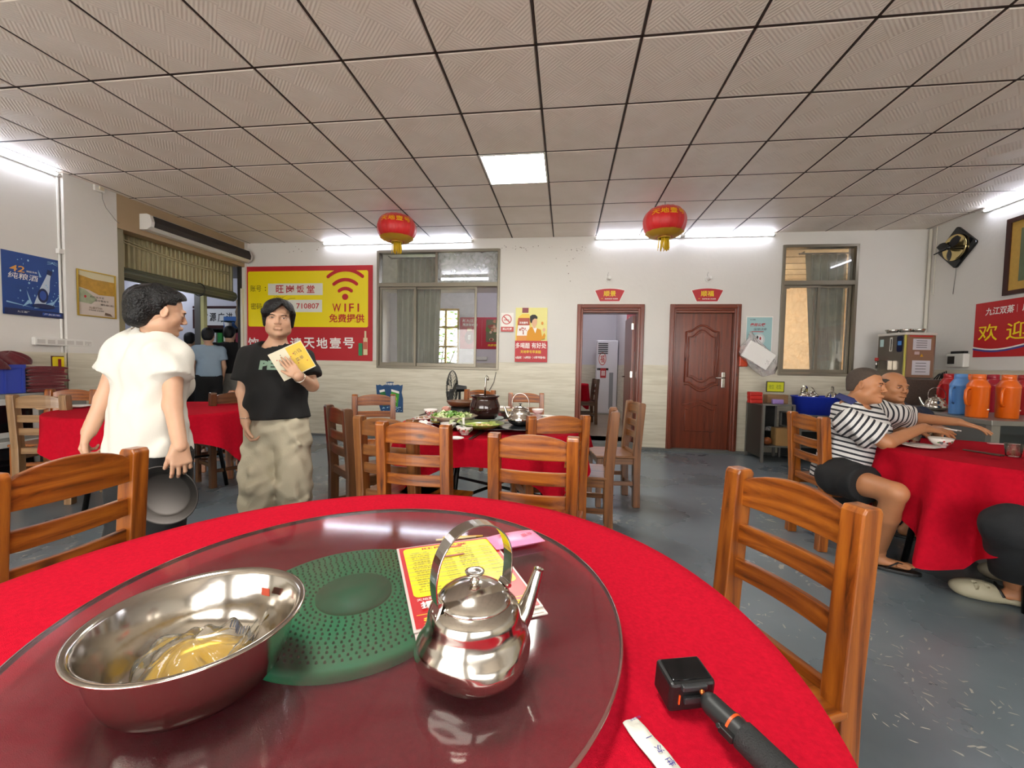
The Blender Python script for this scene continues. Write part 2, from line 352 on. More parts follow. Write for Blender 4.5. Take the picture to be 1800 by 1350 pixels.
mxh = N.new('ShaderNodeMix'); mxh.data_type = 'FLOAT'; L.new(ck.outputs['Fac'], mxh.inputs[0]); L.new(w1.outputs['Fac'], mxh.inputs[2]); L.new(w2.outputs['Fac'], mxh.inputs[3])
oi = N.new('ShaderNodeObjectInfo'); nn = N.new('ShaderNodeTexNoise'); nn.inputs['Scale'].default_value = 3; nn.inputs['Detail'].default_value = 5
va = N.new('ShaderNodeVectorMath'); va.operation = 'ADD'; cx = N.new('ShaderNodeCombineXYZ'); mlt = N.new('ShaderNodeMath'); mlt.operation = 'MULTIPLY'; mlt.inputs[1].default_value = 40; L.new(oi.outputs['Random'], mlt.inputs[0]); L.new(mlt.outputs[0], cx.inputs[0]); L.new(cx.outputs[0], va.inputs[0]); L.new(tc.outputs['Object'], va.inputs[1]); L.new(va.outputs[0], nn.inputs['Vector'])
r = N.new('ShaderNodeValToRGB'); r.color_ramp.elements[0].position = .3; r.color_ramp.elements[0].color = hx('#e6dacd'); r.color_ramp.elements[1].position = .75; r.color_ramp.elements[1].color = hx('#f0e6dc'); L.new(nn.outputs['Fac'], r.inputs[0]); L.new(r.outputs[0], b.inputs['Base Color'])
b.inputs['Roughness'].default_value = .5
bp = N.new('ShaderNodeBump'); bp.inputs['Strength'].default_value = .35; bp.inputs['Distance'].default_value = .003; L.new(mxh.outputs[0], bp.inputs['Height']); L.new(bp.outputs[0], b.inputs['Normal'])
panel_m = m
ceil_root = empty('ceiling', (0, 0, CZ), kind='structure')
grid_m = mat('ceiling_grid', '#4a3a33', .6)
mb = MB(); mb.b2((LX, NY, .022), (RX, WY, .06)); mb.obj('ceiling_board', grid_m, ceil_root)
rail_m = mat('ceiling_rail', '#3a2c26', .6)
mb = MB()
for i in range(-8, 9): mb.b2((-.2167+.6*i-.006, NY, .003), (-.2167+.6*i+.006, WY, .022))
for j in range(-8, 6): mb.b2((LX, 2.4715+.6*j-.006, .003), (RX, 2.4715+.6*j+.006, .022))
mb.obj('ceiling_rail', rail_m, ceil_root)
def tile_mesh(w, d):
    mb = MB(); t = .005; mb.box((0, 0, .011), (w, d, .02)); me = mb.mesh('ceiling_panel', panel_m, True)
    bm = bmesh.new(); bm.from_mesh(me); bmesh.ops.bevel(bm, geom=[e for e in bm.edges if all(v.co.z < .005 for v in e.verts)], offset=.006, segments=1, affect='EDGES'); bm.to_mesh(me); bm.free(); return me
tm = tile_mesh(.584, .584); tmb = tile_mesh(.584, .5785-.014); tms = tile_mesh(.09, .584); tms2 = tile_mesh(.036, .584); 
LIGHTS = {(-1, 2), (-1, -4)}
for j in range(-9, 6):
    for i in range(-8, 8):
        if (i, j) in LIGHTS: continue
        cx_, cy_ = -.2167+.6*i+.3, 2.4715+.6*j+.3
        o = bpy.data.objects.new('ceiling_panel', tmb if j == 5 else tm); COL.objects.link(o); o.parent = ceil_root
        o.location = (cx_, cy_-(.011 if j == 5 else 0), random.uniform(-.001, .001))
    for (cx_, me) in ((-5.068, tms), (4.607, tms2)):
        o = bpy.data.objects.new('ceiling_panel', me); COL.objects.link(o); o.parent = ceil_root; o.location = (cx_, 2.4715+.6*j+.3-(.012 if j == 5 else 0), 0)
MB().b2((LX-.2, NY-.2, CZ+.1), (RX+.2, WY+.25, CZ+.2)).obj('ceiling', white_plain, kind='structure')
# recessed LED panels
led_m = mat('led_panel', '#ffffff', .4, emit='#fffdf4', es=PANEL_E)
def led_panel(i, j, lab):
    cx_, cy_ = -.2167+.6*i+.3, 2.4715+.6*j+.3
    e = empty('ceiling_light', (cx_, cy_, CZ), lab, 'ceiling light')
    MB().b2((-.28, -.28, .0), (.28, .28, .012)).obj('diffuser', led_m, e)
    mb = MB()
    for s in (-1, 1): mb.b2((s*.28, -.297, -.003), (s*.297, .297, .018)); mb.b2((-.28, s*.28, -.003), (.28, s*.297, .018))
    mb.obj('frame', white_plain, e)
led_panel(-1, 2, 'lit square panel light set into the ceiling in front of the window')
led_panel(-1, -4, 'lit square panel light in the ceiling above the near table')
# tube lights along the wall tops
tube_m = mat('lit_tube', '#ffffff', .4, emit='#e6ecff', es=TUBE_E)
def tube_light(a, b, nrm, lab):
    a, b, nrm = V3(a), V3(b), V3(nrm); e = empty('tube_light', (0, 0, 0), lab, 'tube light', 'tube lights along the tops of the walls')
    d = (b-a).normalized()
    mb = MB(); c = (a+b)/2
    ax = 0 if abs(d.x) > .5 else 1
    dim = [.03, .03, .03]; dim[ax] = (b-a).length
    mb.box(c+nrm*.016, dim); mb.obj('housing', white_plain, e)
    MB().cyl(a+nrm*.045+d*.03, b+nrm*.045-d*.03, .014, n=14).obj('tube', tube_m, e)
    for p, s in ((a, 1), (b, -1)): MB().cyl(p+nrm*.045+d*s*.002, p+nrm*.045+d*s*.03, .0155, n=14).obj('end_cap', white_plain, e)
tz = 2.985
tube_light((-3.76, WY-.002, tz), (-2.58, WY-.002, tz), (0, -1, 0), 'lit tube at the top of the back wall over the WiFi banner')
tube_light((-2.57, WY-.002, tz), (-1.39, WY-.002, tz), (0, -1, 0), 'lit tube at the top of the back wall over the left window')
tube_light((.36, WY-.002, tz), (1.55, WY-.002, tz), (0, -1, 0), 'lit tube at the top of the back wall over the open doorway')
tube_light((1.56, WY-.002, tz), (2.75, WY-.002, tz), (0, -1, 0), 'lit tube at the top of the back wall over the closed door')
tube_light((LX+.002, 2.42, tz), (LX+.002, 3.60, tz), (1, 0, 0), 'lit tube at the top of the left wall beside the pillar')
tube_light((RX-.002, 5.33, tz), (RX-.002, 4.15, tz), (-1, 0, 0), 'lit tube at the top of the right wall over the framed picture')
# ---------------------------------------------------------------- windows
pane_m = thin_glass('window_pane', (.93, .95, .94, 1), .10, '#c8ccc8', fr=1.45); pane_smudge = thin_glass('smudged_pane', (.85, .87, .87, 1), .42, '#c5c8c6', fr=1.45)
def bar(mb, a, b, y, dep): mb.b2((a[0], y, a[1]), (b[0], y+dep, b[1]))
def window(idx, W_, trz, upper, sashes, smudge):
    x0, x1, z0, z1 = W_; e = empty('window_%d' % idx, (0, 0, 0), kind='structure'); y = WY-.02; t = .035
    mb = MB()
    bar(mb, (x0, z0), (x0+t, z1), y, .12); bar(mb, (x1-t, z0), (x1, z1), y, .12); bar(mb, (x0+t, z1-t), (x1-t, z1), y, .12); bar(mb, (x0+t, z0), (x1-t, z0+t), y, .12); bar(mb, (x0+t, trz-.03), (x1-t, trz+.03), y, .12)
    for u in upper: bar(mb, (u-.018, trz+.03), (u+.018, z1-t), y+.01, .1)
    mb.obj('window_frame', alu, e, bev=.003)
    us = [x0+t]+[u for u in upper]+[x1-t]
    for k in range(len(us)-1):
        MB().b2((us[k]+.006, y+.05, trz+.03), (us[k+1]-.006, y+.055, z1-t)).obj('pane', pane_smudge if (smudge and k) else pane_m, e)
    for k, (a, b_) in enumerate(sashes):
        yy = y+.02+(k % 2)*.035; s = .032; mb = MB(); lo, hi = z0+t+.002, trz-.032
        bar(mb, (a, lo), (a+s, hi), yy, .028); bar(mb, (b_-s, lo), (b_, hi), yy, .028); bar(mb, (a+s, lo), (b_-s, lo+.05), yy, .028); bar(mb, (a+s, hi-.03), (b_-s, hi), yy, .028)
        f = mb.obj('window_sash', alu, e, bev=.002)
        MB().b2((a+s-.004, yy+.012, lo+.045), (b_-s+.004, yy+.016, hi-.025)).obj('pane', pane_m, f)
window(1, W1, 2.355, [-1.955], [(-2.85, -2.27), (-2.30, -1.34)], True)
window(2, W2, 2.345, [], [(2.905, 3.36), (3.31, 3.76)], False)
# ---------------------------------------------------------------- doors
mah_v = wood('mahogany_upright', 2, '#38160b', '#6c2f1b', '#803a22', .3, 1.0, .3); mah_h = wood('mahogany_level', 0, '#38160b', '#6c2f1b', '#803a22', .3, 1.0, .3)
hinge_m = steel_dull
def casing(idx, x0, x1, ztop, z0=0):
    e = empty('door_%d' % idx, (0, 0, 0), kind='structure')
    mbv, mbh = MB(), MB()
    for (o, w, y) in ((0, .085, .022), (.012, .05, .038), (.035, .02, .046)):
        mbv.b2((x0+o, WY-y, z0), (x0+o+w, WY+.001, ztop-o)); mbv.b2((x1-o-w, WY-y, z0), (x1-o, WY+.001, ztop-o)); mbh.b2((x0+o+w, WY-y, ztop-o-w), (x1-o-w, WY+.001, ztop-o))
    for s, a in ((1, x0+.085), (-1, x1-.085)): mbv.b2((a-s*.03, WY, z0), (a, WY+.2, ztop-.085))
    mbh.b2((x0+.08, WY, ztop-.12), (x1-.08, WY+.2, ztop-.083))
    mbv.obj('door_jamb', mah_v, e, bev=.006); mbh.obj('door_head', mah_h, e, bev=.006); return e
d1 = casing(1, .147, 1.085, 2.062); d2 = casing(2, 1.431, 2.37, 2.062, .03)
MB().b2((.15, WY-.06, 0), (1.08, WY+.6, .068)).obj('trim_5', skirt_m, kind='structure'); MB().b2((1.40, WY-.06, 0), (2.40, WY+.2, .03)).obj('trim_6', skirt_m, kind='structure')
# closed slab with arched panels
SY = WY+.06
sl = empty('door_leaf', (0, 0, 0)); sl.parent = d2
MB().b2((1.52, SY, .032), (2.28, SY+.04, 1.94)).obj('door_slab', mah_v, sl)
def moulding(pts, nm, closed=True, r=.012):
    MB().tube(pts, r, 8, closed=closed, flat=(1, 1)).obj(nm, mah_v, sl)
def dp(px, py): p = at(px, py, 1, SY); return p
def arch_pts(x0, x1, zs, zt, n=12, a=.25):
    """moulding top line: level shoulders rising into an arch"""
    P = []
    for k in range(n+1):
        t = k/n; x = x0+(x1-x0)*t; u = max(0, 1-abs(t-.5)*2/(1-a)); P.append((x, zs+(zt-zs)*(math.sin(u*math.pi/2)**1.3)))
    return P
def panel_mould(x0, x1, zb, zbm, zs, zt, r=.011, d=0, nm='panel_moulding'):
    up = arch_pts(x0, x1, zs, zt); dn = arch_pts(x1, x0, zb, zbm)
    moulding([(x, SY-d, z) for x, z in up+dn], nm, True, r)
ux0, ux1 = dp(1206, 600).x, dp(1263, 600).x
zz = lambda py: dp(1235, py).z
panel_mould(ux0, ux1, zz(672), zz(683), zz(583), zz(572), .014)
panel_mould(ux0+.035, ux1-.035, zz(663), zz(672), zz(592), zz(580), .009, .002)
mb = MB(); poly = arch_pts(ux0+.05, ux1-.05, zz(594), zz(584))+arch_pts(ux1-.05, ux0+.05, zz(660), zz(668)); mb.prism(poly[::-1], (0, SY, 0), X, Z, (0, -.008, 0)); mb.obj('raised_panel', mah_v, sl, bev=.004)
moulding([(x, SY, z) for x, z in arch_pts(ux0-.01, ux1+.02, zz(676), zz(688))], 'panel_moulding', False, .011)
moulding([(x, SY, z) for x, z in arch_pts(ux0-.02, ux1+.01, zz(712), zz(703))], 'panel_moulding', False, .011)
moulding([(x, SY, z) for x, z in arch_pts(ux0+.01, ux1-.02, zz(720), zz(712))], 'panel_moulding', False, .010)
lx0, lx1 = ux0+.02, ux1-.02
moulding([(lx0, SY, zz(716)), (lx0, SY, zz(758)), (lx1, SY, zz(758)), (lx1, SY, zz(716))], 'panel_moulding', False, .010)
hp = at(1272, 668, 1, SY-.01)
h = MB().box((hp.x-.005, SY-.008, hp.z), (.05, .016, .22)).obj('lock_plate', steel, sl, bev=.006)
MB().tube([(hp.x, SY-.01, hp.z+.03), (hp.x, SY-.055, hp.z+.03), (hp.x-.02, SY-.06, hp.z+.03), (hp.x-.13, SY-.058, hp.z+.028)], .009, 10).obj('door_handle', steel, h)
# opened leaf in the other doorway
lf = empty('door_leaf', (0, 0, 0)); lf.parent = d1
MB().b2((.955, WY+.19, .07), (.995, WY+.92, 1.93)).obj('door_slab', mah_v, lf)
for z_ in (1.72, 1.02, .35): MB().b2((.94, WY+.165, z_), (.97, WY+.19, z_+.09)).obj('hinge', steel, lf)
MB().tube([(.955, WY+.82, 1.02), (.91, WY+.82, 1.02), (.905, WY+.72, 1.02)], .009, 8).obj('door_handle', steel, lf)
# ---------------------------------------------------------------- rooms behind the back wall
room_white = mat('side_room_wall', '#cfcbd0', .8); tan_floor = wood('side_room_floor', 0, '#6d5c48', '#85725b', '#93806a', .4, .6, .2)
AX0, AX1, AY = -4.6, 1.21, 10.4
mb = MB(); wall_holes(mb, 1, AY, AY+.15, AX0-.15, AX1+.15, 0, 3, [(-4.3, -2.75, 1.1, 2.6)]); mb.obj('wall_side_room_far', room_white, kind='structure')
mb = MB(); mb.b2((AX1, WY+.2, 0), (AX1+.12, AY, 3)); mb.obj('wall_side_room_right', room_white, kind='structure')
mb = MB(); mb.b2((AX0-.15, WY+.2, 0), (AX0, AY, 3)); mb.obj('wall_side_room_left', room_white, kind='structure')
MB().b2((AX0, WY+.2, 3.0), (AX1+3.5, AY+.2, 3.1)).obj('ceiling', white_plain, kind='structure')
MB().b2((AX0, WY+.2, -.05), (AX1, AY, .068)).obj('floor', tan_floor, kind='structure')
mb = MB(); mb.b2((AX0, AY-.012, .07), (AX1, AY-.0005, 1.22)); mb.b2((AX1-.012, WY+.95, .07), (AX1-.0005, AY-.012, 1.22)); mb.obj('trim_7', dado_m, kind='structure')
e = empty('window_3', (0, 0, 0), kind='structure'); yel = mat('yellow_window_bar', '#c9a03c', .5); mb = MB()
for x_ in (-4.3, -3.9, -3.5, -3.12, -2.79): mb.b2((x_, AY-.02, 1.1), (x_+.05, AY+.06, 2.6))
for z_ in (1.1, 1.6, 2.1, 2.55): mb.b2((-4.3, AY-.02, z_), (-2.74, AY+.06, z_+.05))
mb.obj('window_frame', yel, e)
# the room behind the right window: papered in peach, warm ceiling lamp
m, N, L, b = newmat('peach_paper'); tc = N.new('ShaderNodeTexCoord'); vo = N.new('ShaderNodeTexVoronoi'); vo.feature = 'DISTANCE_TO_EDGE'; vo.inputs['Scale'].default_value = 11; mp = N.new('ShaderNodeMapping'); mp.inputs['Scale'].default_value = (1, 1, .6); L.new(tc.outputs['Object'], mp.inputs['Vector']); L.new(mp.outputs[0], vo.inputs['Vector'])
r = N.new('ShaderNodeValToRGB'); r.color_ramp.elements[0].position = .0; r.color_ramp.elements[0].color = hx('#e8c79c'); r.color_ramp.elements[1].position = .09; r.color_ramp.elements[1].color = hx('#f2d8b2'); L.new(vo.outputs['Distance'], r.inputs[0]); L.new(r.outputs[0], b.inputs['Base Color']); b.inputs['Roughness'].default_value = .8; peach = m
BY = 9.0
MB().b2((AX1+.12, BY, 0), (5.4, BY+.1, 3)).obj('wall_side_room_far', peach, kind='structure')
MB().b2((5.3, WY+.2, 0), (5.4, BY, 3)).obj('wall_side_room_right', peach, kind='structure')
MB().b2((AX1+.12, WY+.2, -.05), (5.3, BY, .068)).obj('floor', tan_floor, kind='structure')
cl = mat('side_room_ceiling', '#e0cfae', .6)
mb = MB(); mb.b2((AX1+.12, WY+.2, 2.93), (5.3, BY, 2.99))
mb.obj('ceiling', cl, kind='structure')
mb = MB()
for k in range(6): mb.b2((AX1+.12, WY+.5+k*.42, 2.922), (5.3, WY+.512+k*.42, 2.93))
mb.obj('trim_8', mat('batten', '#9a8867', .6), kind='structure')
warm = mat('warm_lamp', '#ffffff', .5, emit='#ffecd0', es=60)
e = empty('ceiling_light', (3.4, 7.9, 2.92), 'warm lamp on the ceiling seen through the right window', 'ceiling light'); MB().lathe([(-.05, 0), (-.05, .16), (-.01, .19), (0, .19)], n=24).obj('diffuser', warm, e); MB().lathe([(-.012, .19), (-.012, .2), (0, .2), (0, 0)], n=24).obj('frame', white_plain, e)
# white lamp of the left side room
for (x_, y_) in ((-2.2, 8.4), (.6, 8.6)):
    e = empty('ceiling_light', (x_, y_, 2.98), 'tube lamp on the side-room ceiling behind the left window' if x_ < 0 else 'tube lamp on the side-room ceiling beyond the open doorway', 'ceiling light'); MB().b2((-.6, -.04, -.03), (.6, .04, 0)).obj('housing', white_plain, e); MB().cyl((-.58, 0, -.05), (.58, 0, -.05), .02, n=12).obj('tube', mat('side_room_tube', '#ffffff', .4, emit='#f2f2ff', es=45), e)
# curtains
def curtain(name, x0, x1, z0, z1, y, m, lab, folds=9, amp=.035, taper=0, pinch=None):
    mb = MB(); rnd = random.Random(40+int(x0*10))
    ph = [rnd.uniform(0, 6) for _ in range(4)]
    def f(u, v):
        z = z1+(z0-z1)*v; sq = 1-taper*v
        x = x0+(x1-x0)*(u*sq) if taper >= 0 else x0+(x1-x0)*(1-(1-u)*(1+taper*v))
        return (x, y+amp*math.sin(u*folds*6.28+ph[0]+.4*math.sin(v*3))*(.7+.3*v)+.012*math.sin(u*31+v*2+ph[1]), z)
    mb.grid(f, 90, 10)
    e = empty(name, ((x0+x1)/2, y, z1), lab, 'curtain'); o = mb.obj('curtain_cloth', m, sol=.002); o.parent = e; o.location = (-(x0+x1)/2, -y, -z1)
    MB().tube([(x0-.1-(x0+x1)/2, 0, .01), (x1+.1-(x0+x1)/2, 0, .01)], .012, 8).obj('curtain_rod', steel_dull, e)
    for xx in (x0-.08, x1+.08): MB().tube([(xx-(x0+x1)/2, 0, .01), (xx-(x0+x1)/2, WY+.2-y, .01)], .008, 6).obj('rod_bracket', steel_dull, e)
    return e
gray_cur = mat('grey_curtain', '#a39c8a', .55, noise=.3, nscale=6, sheen=.2)
curtain('curtain', -2.72, -1.98, 1.16, 2.83, WY+.32, gray_cur, 'grey pleated curtain hanging behind the left window', 8, .055, .05)
curtain('curtain', 3.32, 3.86, 1.05, 2.80, WY+.30, gray_cur, 'grey curtain behind the right half of the right window', 5, .035, -.25)
curtain('curtain', 2.84, 3.03, 1.0, 2.33, WY+.33, mat('brown_curtain', '#7d6754', .55, noise=.2, nscale=8), 'narrow brown curtain at the left edge of the right window', 2, .03, -.2)
# ---------------------------------------------------------------- the kitchen-side room through the left opening
beige_board = mat('beige_board', '#a58d6c', .6, noise=.12, nscale=3)
mb = MB(); mb.b2((-5.24, 4.12, 2.64), (-5.075, 5.995, CZ)); mb.obj('trim_9', beige_board, kind='structure')
hall = mat('hall_wall', '#c7c6cc', .8)
MB().b2((-12, 8.0, 0), (-4.75, 8.15, 2.95)).obj('wall_hall_far', hall, kind='structure')
MB().b2((-12, 2.0, 0), (-11.85, 8.0, 2.95)).obj('wall_hall_left', hall, kind='structure')
MB().b2((-12, 2.0, 0), (LX-.15, 2.1, 2.95)).obj('wall_hall_near', hall, kind='structure')
mb = MB(); mb.b2((-12, 2.0, 2.9), (LX-.15, 6.0, 3.0)); mb.b2((-12, 6.0, 2.9), (-5.131, 6.25, 3.0)); mb.b2((-12, 6.25, 2.9), (-4.75, 8.15, 3.0)); mb.obj('ceiling', mat('hall_ceiling', '#8b8884', .7), kind='structure')
MB().b2((-12, 2.0, -.06), (-10.1, 8.1, 0)).obj('floor', floor_m, kind='structure')
tube_h = mat('hall_tube', '#ffffff', .4, emit='#e8eeff', es=40)
for x_, y_ in ((-7.4, 6.3), (-6.7, 4.6), (-8.8, 7.4)):
    e = empty('tube_light', (x_, y_, 2.88), {-7.4: 'hall ceiling tube beyond the opening, near the grey post', -6.7: 'hall ceiling tube nearest the opening', -8.8: 'hall ceiling tube nearest the far hall wall'}[x_], 'tube light', 'tubes on the hall ceiling'); MB().b2((-.6, -.04, -.02), (.6, .04, .02)).obj('housing', white_plain, e); MB().cyl((-.58, 0, -.04), (.58, 0, -.04), .02, n=12).obj('tube', tube_h, e)
# corrugated sheet above the opening, each rib a strip
sheet_m = mat('corrugated_sheet', '#9a916c', .5, .3, noise=.2, nscale=9)
cs = empty('corrugated_sheet', (0, 0, 0), 'ribbed cream metal sheet hanging over the left opening', 'metal sheet')
zlo = 2.16
for k in range(30):
    y_ = 4.14+k*.0625; mb = MB(); mb.prism([(0, 0), (.016, -.02), (.044, -.02), (.06, 0), (.06, .003), (0, .003)], (-5.30, y_, zlo), Y, -X, (0, 0, .7)); mb.obj('rib', sheet_m, cs)
rs = empty('roller_shutter', (0, 0, 0), 'dark green rolled-up shutter across the left opening', 'shutter'); sh_m = mat('shutter_green', '#55584a', .5, .3)
za, zb = 2.20, 2.28
mb = MB(); mb.cyl((-5.25, 4.16, 2.17), (-5.25, 5.96, 2.17), .075, n=18); mb.obj('roll', sh_m, rs)
for k in range(9):
    a = k*.7; mb = MB(); mb.cyl((-5.25+.074*math.cos(a), 4.17, 2.17+.074*math.sin(a)), (-5.25+.074*math.cos(a), 5.95, 2.17+.074*math.sin(a)), .006, n=6); mb.obj('slat', mat('shutter_slat', '#6b6e5c', .5, .3), rs)
MB().tube([(-5.25+.09*math.cos(t), 5.35, 2.17+.09*math.sin(t)) for t in np.linspace(0, 6.28, 20)], .007, 6).obj('strap', black_plastic, rs)
MB().b2((-5.33, 4.125, 2.10), (-5.14, 4.15, 2.36)).obj('bracket', sheet_m, rs)
jm = mat('jamb_beige', '#8d8568', .5, noise=.15, nscale=8)
mb = MB(); mb.b2((-5.22, 4.121, 0), (-5.09, 4.20, 2.64)); mb.obj('trim_10', jm, kind='structure')
mb = MB(); mb.b2((-5.17, 5.955, 0), (-5.121, 5.99, 2.64)); mb.obj('trim_11', mat('dark_channel', '#24221f', .5), kind='structure')
MB().b2((-5.12, 5.955, 0), (-5.085, 5.99, 2.3)).obj('trim_12', mat('cream_strip', '#d6d2bd', .5), kind='structure')
# pale worn flakes on the floor paint at the right
fk = MB(); rnd = random.Random(21)
for (px, py, n_, sx, sy) in ((1590, 1150, 45, .10, .16), (1700, 1215, 40, .22, .09), (1350, 1090, 30, .10, .10), (1750, 1290, 30, .2, .1), (1560, 1265, 14, .12, .02), (1240, 860, 14, .12, .05)):
    c = at(px, py, 2, 0.0)
    for k in range(n_):
        q = c+Vector((rnd.gauss(0, sx), rnd.gauss(0, sy), .0007)); s_ = rnd.uniform(.003, .011); a0 = rnd.uniform(0, 3)
        fk.add([(q.x+s_*(1.8*math.cos(t)*math.cos(a0)-.35*math.sin(t)*math.sin(a0))*rnd.uniform(.6, 1.2), q.y+s_*(1.8*math.cos(t)*math.sin(a0)+.35*math.sin(t)*math.cos(a0))*rnd.uniform(.6, 1.2), q.z) for t in [j*1.047 for j in range(6)]], [tuple(range(6))])
fl_o = [o for o in bpy.data.objects if o.name == 'floor'][0]
fk.obj('paint_flakes', mat('flake_pale', '#a3a29a', .6), fl_o, kind='stuff')
# ================================================================ THINGS ON THE WALLS
def plocal(p, axis, val):
    def L_(px, py): q = at(px, py, axis, val)-p.O; return (q.dot(p.U), q.dot(p.V))
    return L_
def wall_sheet(axis, val, x0, y0, x1, y1, m, name, label, cat, t=.003, group=None, part='sheet', w=None):
    """rectangle given by its left/right and top/bottom photo pixels on a wall plane"""
    A, B = at(x0, y1, axis, val), at(x1, y0, axis, val); A2 = at(x0, y0, axis, val)
    U = X if axis == 1 else (Y if val < 0 else -Y)
    ww = w or abs((B-A).dot(U)); hh = abs(B.z-A.z) if abs(x1-x0) < 400 and axis == 1 else A2.z-A.z
    e, p = sheet(A, U, Z, ww, hh, m, name, label, cat, group, t, part); L_ = plocal(p, axis, val); return e, p, L_, ww, hh
SK = lambda f, cx, cy, w, h, L_: None
def T(p, L_, s, cx, cy, w, h, m, bold=.02, shear=0, part='lettering'):
    c = L_(cx, cy); a = L_(cx-w/2, cy); b_ = L_(cx+w/2, cy); u = L_(cx, cy-h/2); d = L_(cx, cy+h/2)
    p.text(s, c[0], c[1], abs(u[1]-d[1]), m, abs(b_[0]-a[0]), bold, part, shear)
def PG(p, L_, pts, m, part='artwork'): p.poly([L_(*q) for q in pts], m, part)
def RC(p, L_, x0, y0, x1, y1, m, part='artwork', r=0):
    a, b_ = L_(x0, y1), L_(x1, y0); p.rect(a[0], a[1], b_[0]-a[0], b_[1]-a[1], m, part, r)
def EL(p, L_, cx, cy, rx, ry, m, part='artwork', n=20):
    c = L_(cx, cy); a = L_(cx+rx, cy); b_ = L_(cx, cy-ry); p.ell(c[0], c[1], abs(a[0]-c[0]), abs(b_[1]-c[1]), m, part, n)
BW = WY-.014
# --- WiFi banner
e, p, L_, w_, h_ = wall_sheet(1, BW, 433.5, 466, 655.5, 631, mat('banner_red', '#b5202a', .4, bump=.12, bscale=5), 'wifi_banner', 'large red and yellow banner with a WiFi symbol on the back wall', 'banner', part='banner_cloth')
ban_y = mat('banner_yellow', '#ecd70f', .4, bump=.1, bscale=5); ban_w = mat('banner_pale', '#dcdcd0', .5)
p.l = .004
RC(p, L_, 437, 475, 647.5, 574, ban_y, r=.03)
RC(p, L_, 471.6, 498, 567.5, 519, ban_w); RC(p, L_, 471.6, 527, 566.5, 548.5, ban_w)
dk = mat('print_olive', '#4d4614', .5)
T(p, L_, '账号', 450, 507.5, 19, 11, dk, .0); T(p, L_, ':', 467, 508, 2, 7, dk, .02); T(p, L_, '密码', 451, 538.5, 19, 11, dk, .0); T(p, L_, ':', 467, 539, 2, 7, dk, .02)
for k, ch in enumerate('旺岗饭堂'): T(p, L_, ch, 492.3+k*18.1, 508.3, 13.5, 13.5, red_print, .015)
T(p, L_, '710807', 541.5, 538, 40, 9.6, red_print, .01)
c = L_(607.4, 525); sc_ = abs(L_(608.4, 525)[0]-c[0])
for R0 in (16.5, 31, 47):
    p.arc(c[0], c[1], (R0-2.8)*sc_, (R0+2.8)*sc_, math.radians(50), math.radians(130), red_print, 'wifi_symbol')
    for a in (50, 130): p.ell(c[0]+R0*sc_*math.cos(math.radians(a)), c[1]+R0*sc_*math.sin(math.radians(a)), 2.8*sc_, 2.8*sc_, red_print, 'wifi_symbol', 12)
EL(p, L_, 607.4, 522, 5.4, 5.4, red_print, 'wifi_symbol')
for ch, xx, ww in zip('WIFI', (592.5, 607.5, 618.5, 630.5), (15, 2.6, 8.5, 2.6)): T(p, L_, ch, xx, 541, ww, 14.4, red_print, .01)
T(p, L_, '免费提供', 610, 559.6, 61.6, 15, red_print, .015)
for ch, xx in zip('饮请天地壹号', (447, 521, 544.5, 567, 590.5, 614)): T(p, L_, ch, xx, 603-(xx-544)*.0, 19.5, 19, white_print, .018)
RC(p, L_, 631, 603.5, 638, 625, mat('can_green', '#2f8a55', .4)); RC(p, L_, 639.5, 594, 647, 624, mat('bottle_cream', '#d9c7a0', .4)); RC(p, L_, 641.5, 582, 645, 594, mat('bottle_cream', '#d9c7a0', .4)); RC(p, L_, 640, 601, 646.5, 614, mat('label_red', '#c0604a', .4))
p.done(e)
# --- no smoking sign
e, p, L_, w_, h_ = wall_sheet(1, BW, 880.5, 550, 903, 583, white_print, 'no_smoking_sign', 'small white and red no smoking sign beside the left window', 'sign')
pk = mat('faded_red', '#c4504e', .5)
c = L_(890.8, 561.5); r_ = abs(L_(899.5, 561.5)[0]-c[0]); p.l = .004
p.arc(c[0], c[1], r_*.82, r_, 0, 6.2832, pk, n=24); p.poly([(c[0]-r_*.66, c[1]+r_*.5), (c[0]-r_*.5, c[1]+r_*.66), (c[0]+r_*.66, c[1]-r_*.5), (c[0]+r_*.5, c[1]-r_*.66)], pk)
p.rect(c[0]-r_*.6, c[1]-r_*.2, r_*.9, r_*.16, pk); p.rect(c[0]+r_*.35, c[1]-r_*.2, r_*.12, r_*.16, black_print)
RC(p, L_, 880.5, 574.5, 903, 583, pk); T(p, L_, '禁止吸烟', 891.5, 578.3, 16, 4.2, white_print, .02); p.done(e)
# --- vinegar poster
e, p, L_, w_, h_ = wall_sheet(1, BW, 905, 541, 962.5, 636, mat('poster_yellow', '#e3dc8b', .5), 'vinegar_poster', 'poster of a man in a yellow jacket beside a bottle, red lower part', 'poster', part='sheet')
p.l = .004
bt = mat('bottle_amber', '#d98a1c', .4); bt2 = mat('bottle_amber_light', '#e8c23a', .4); lab = mat('label_orange_red', '#a83a1a', .4)
PG(p, L_, [(906, 600), (909, 565), (912, 557), (918, 552), (930, 552), (933, 560), (932, 600)], bt2); PG(p, L_, [(907.5, 600), (911, 559), (930, 559), (931, 600)], bt)
PG(p, L_, [(910, 572), (911.5, 559), (931, 559), (931, 572)], lab); T(p, L_, '天地壹号', 920.5, 567.5, 15, 4, white_print, .02); PG(p, L_, [(908.5, 590), (910.5, 572), (931, 572), (929, 590)], white_print)
PG(p, L_, [(918.5, 541.2), (929.5, 541.2), (929, 550), (918, 550)], mat('cap_maroon', '#7c1d33', .4))
for k in range(26):
    a = random.uniform(0, 6.28); q = random.random()**.5*6.5; EL(p, L_, 919.5+q*math.cos(a), 579-abs(q*math.sin(a))*.9+2, .8, .8, lab, n=6)
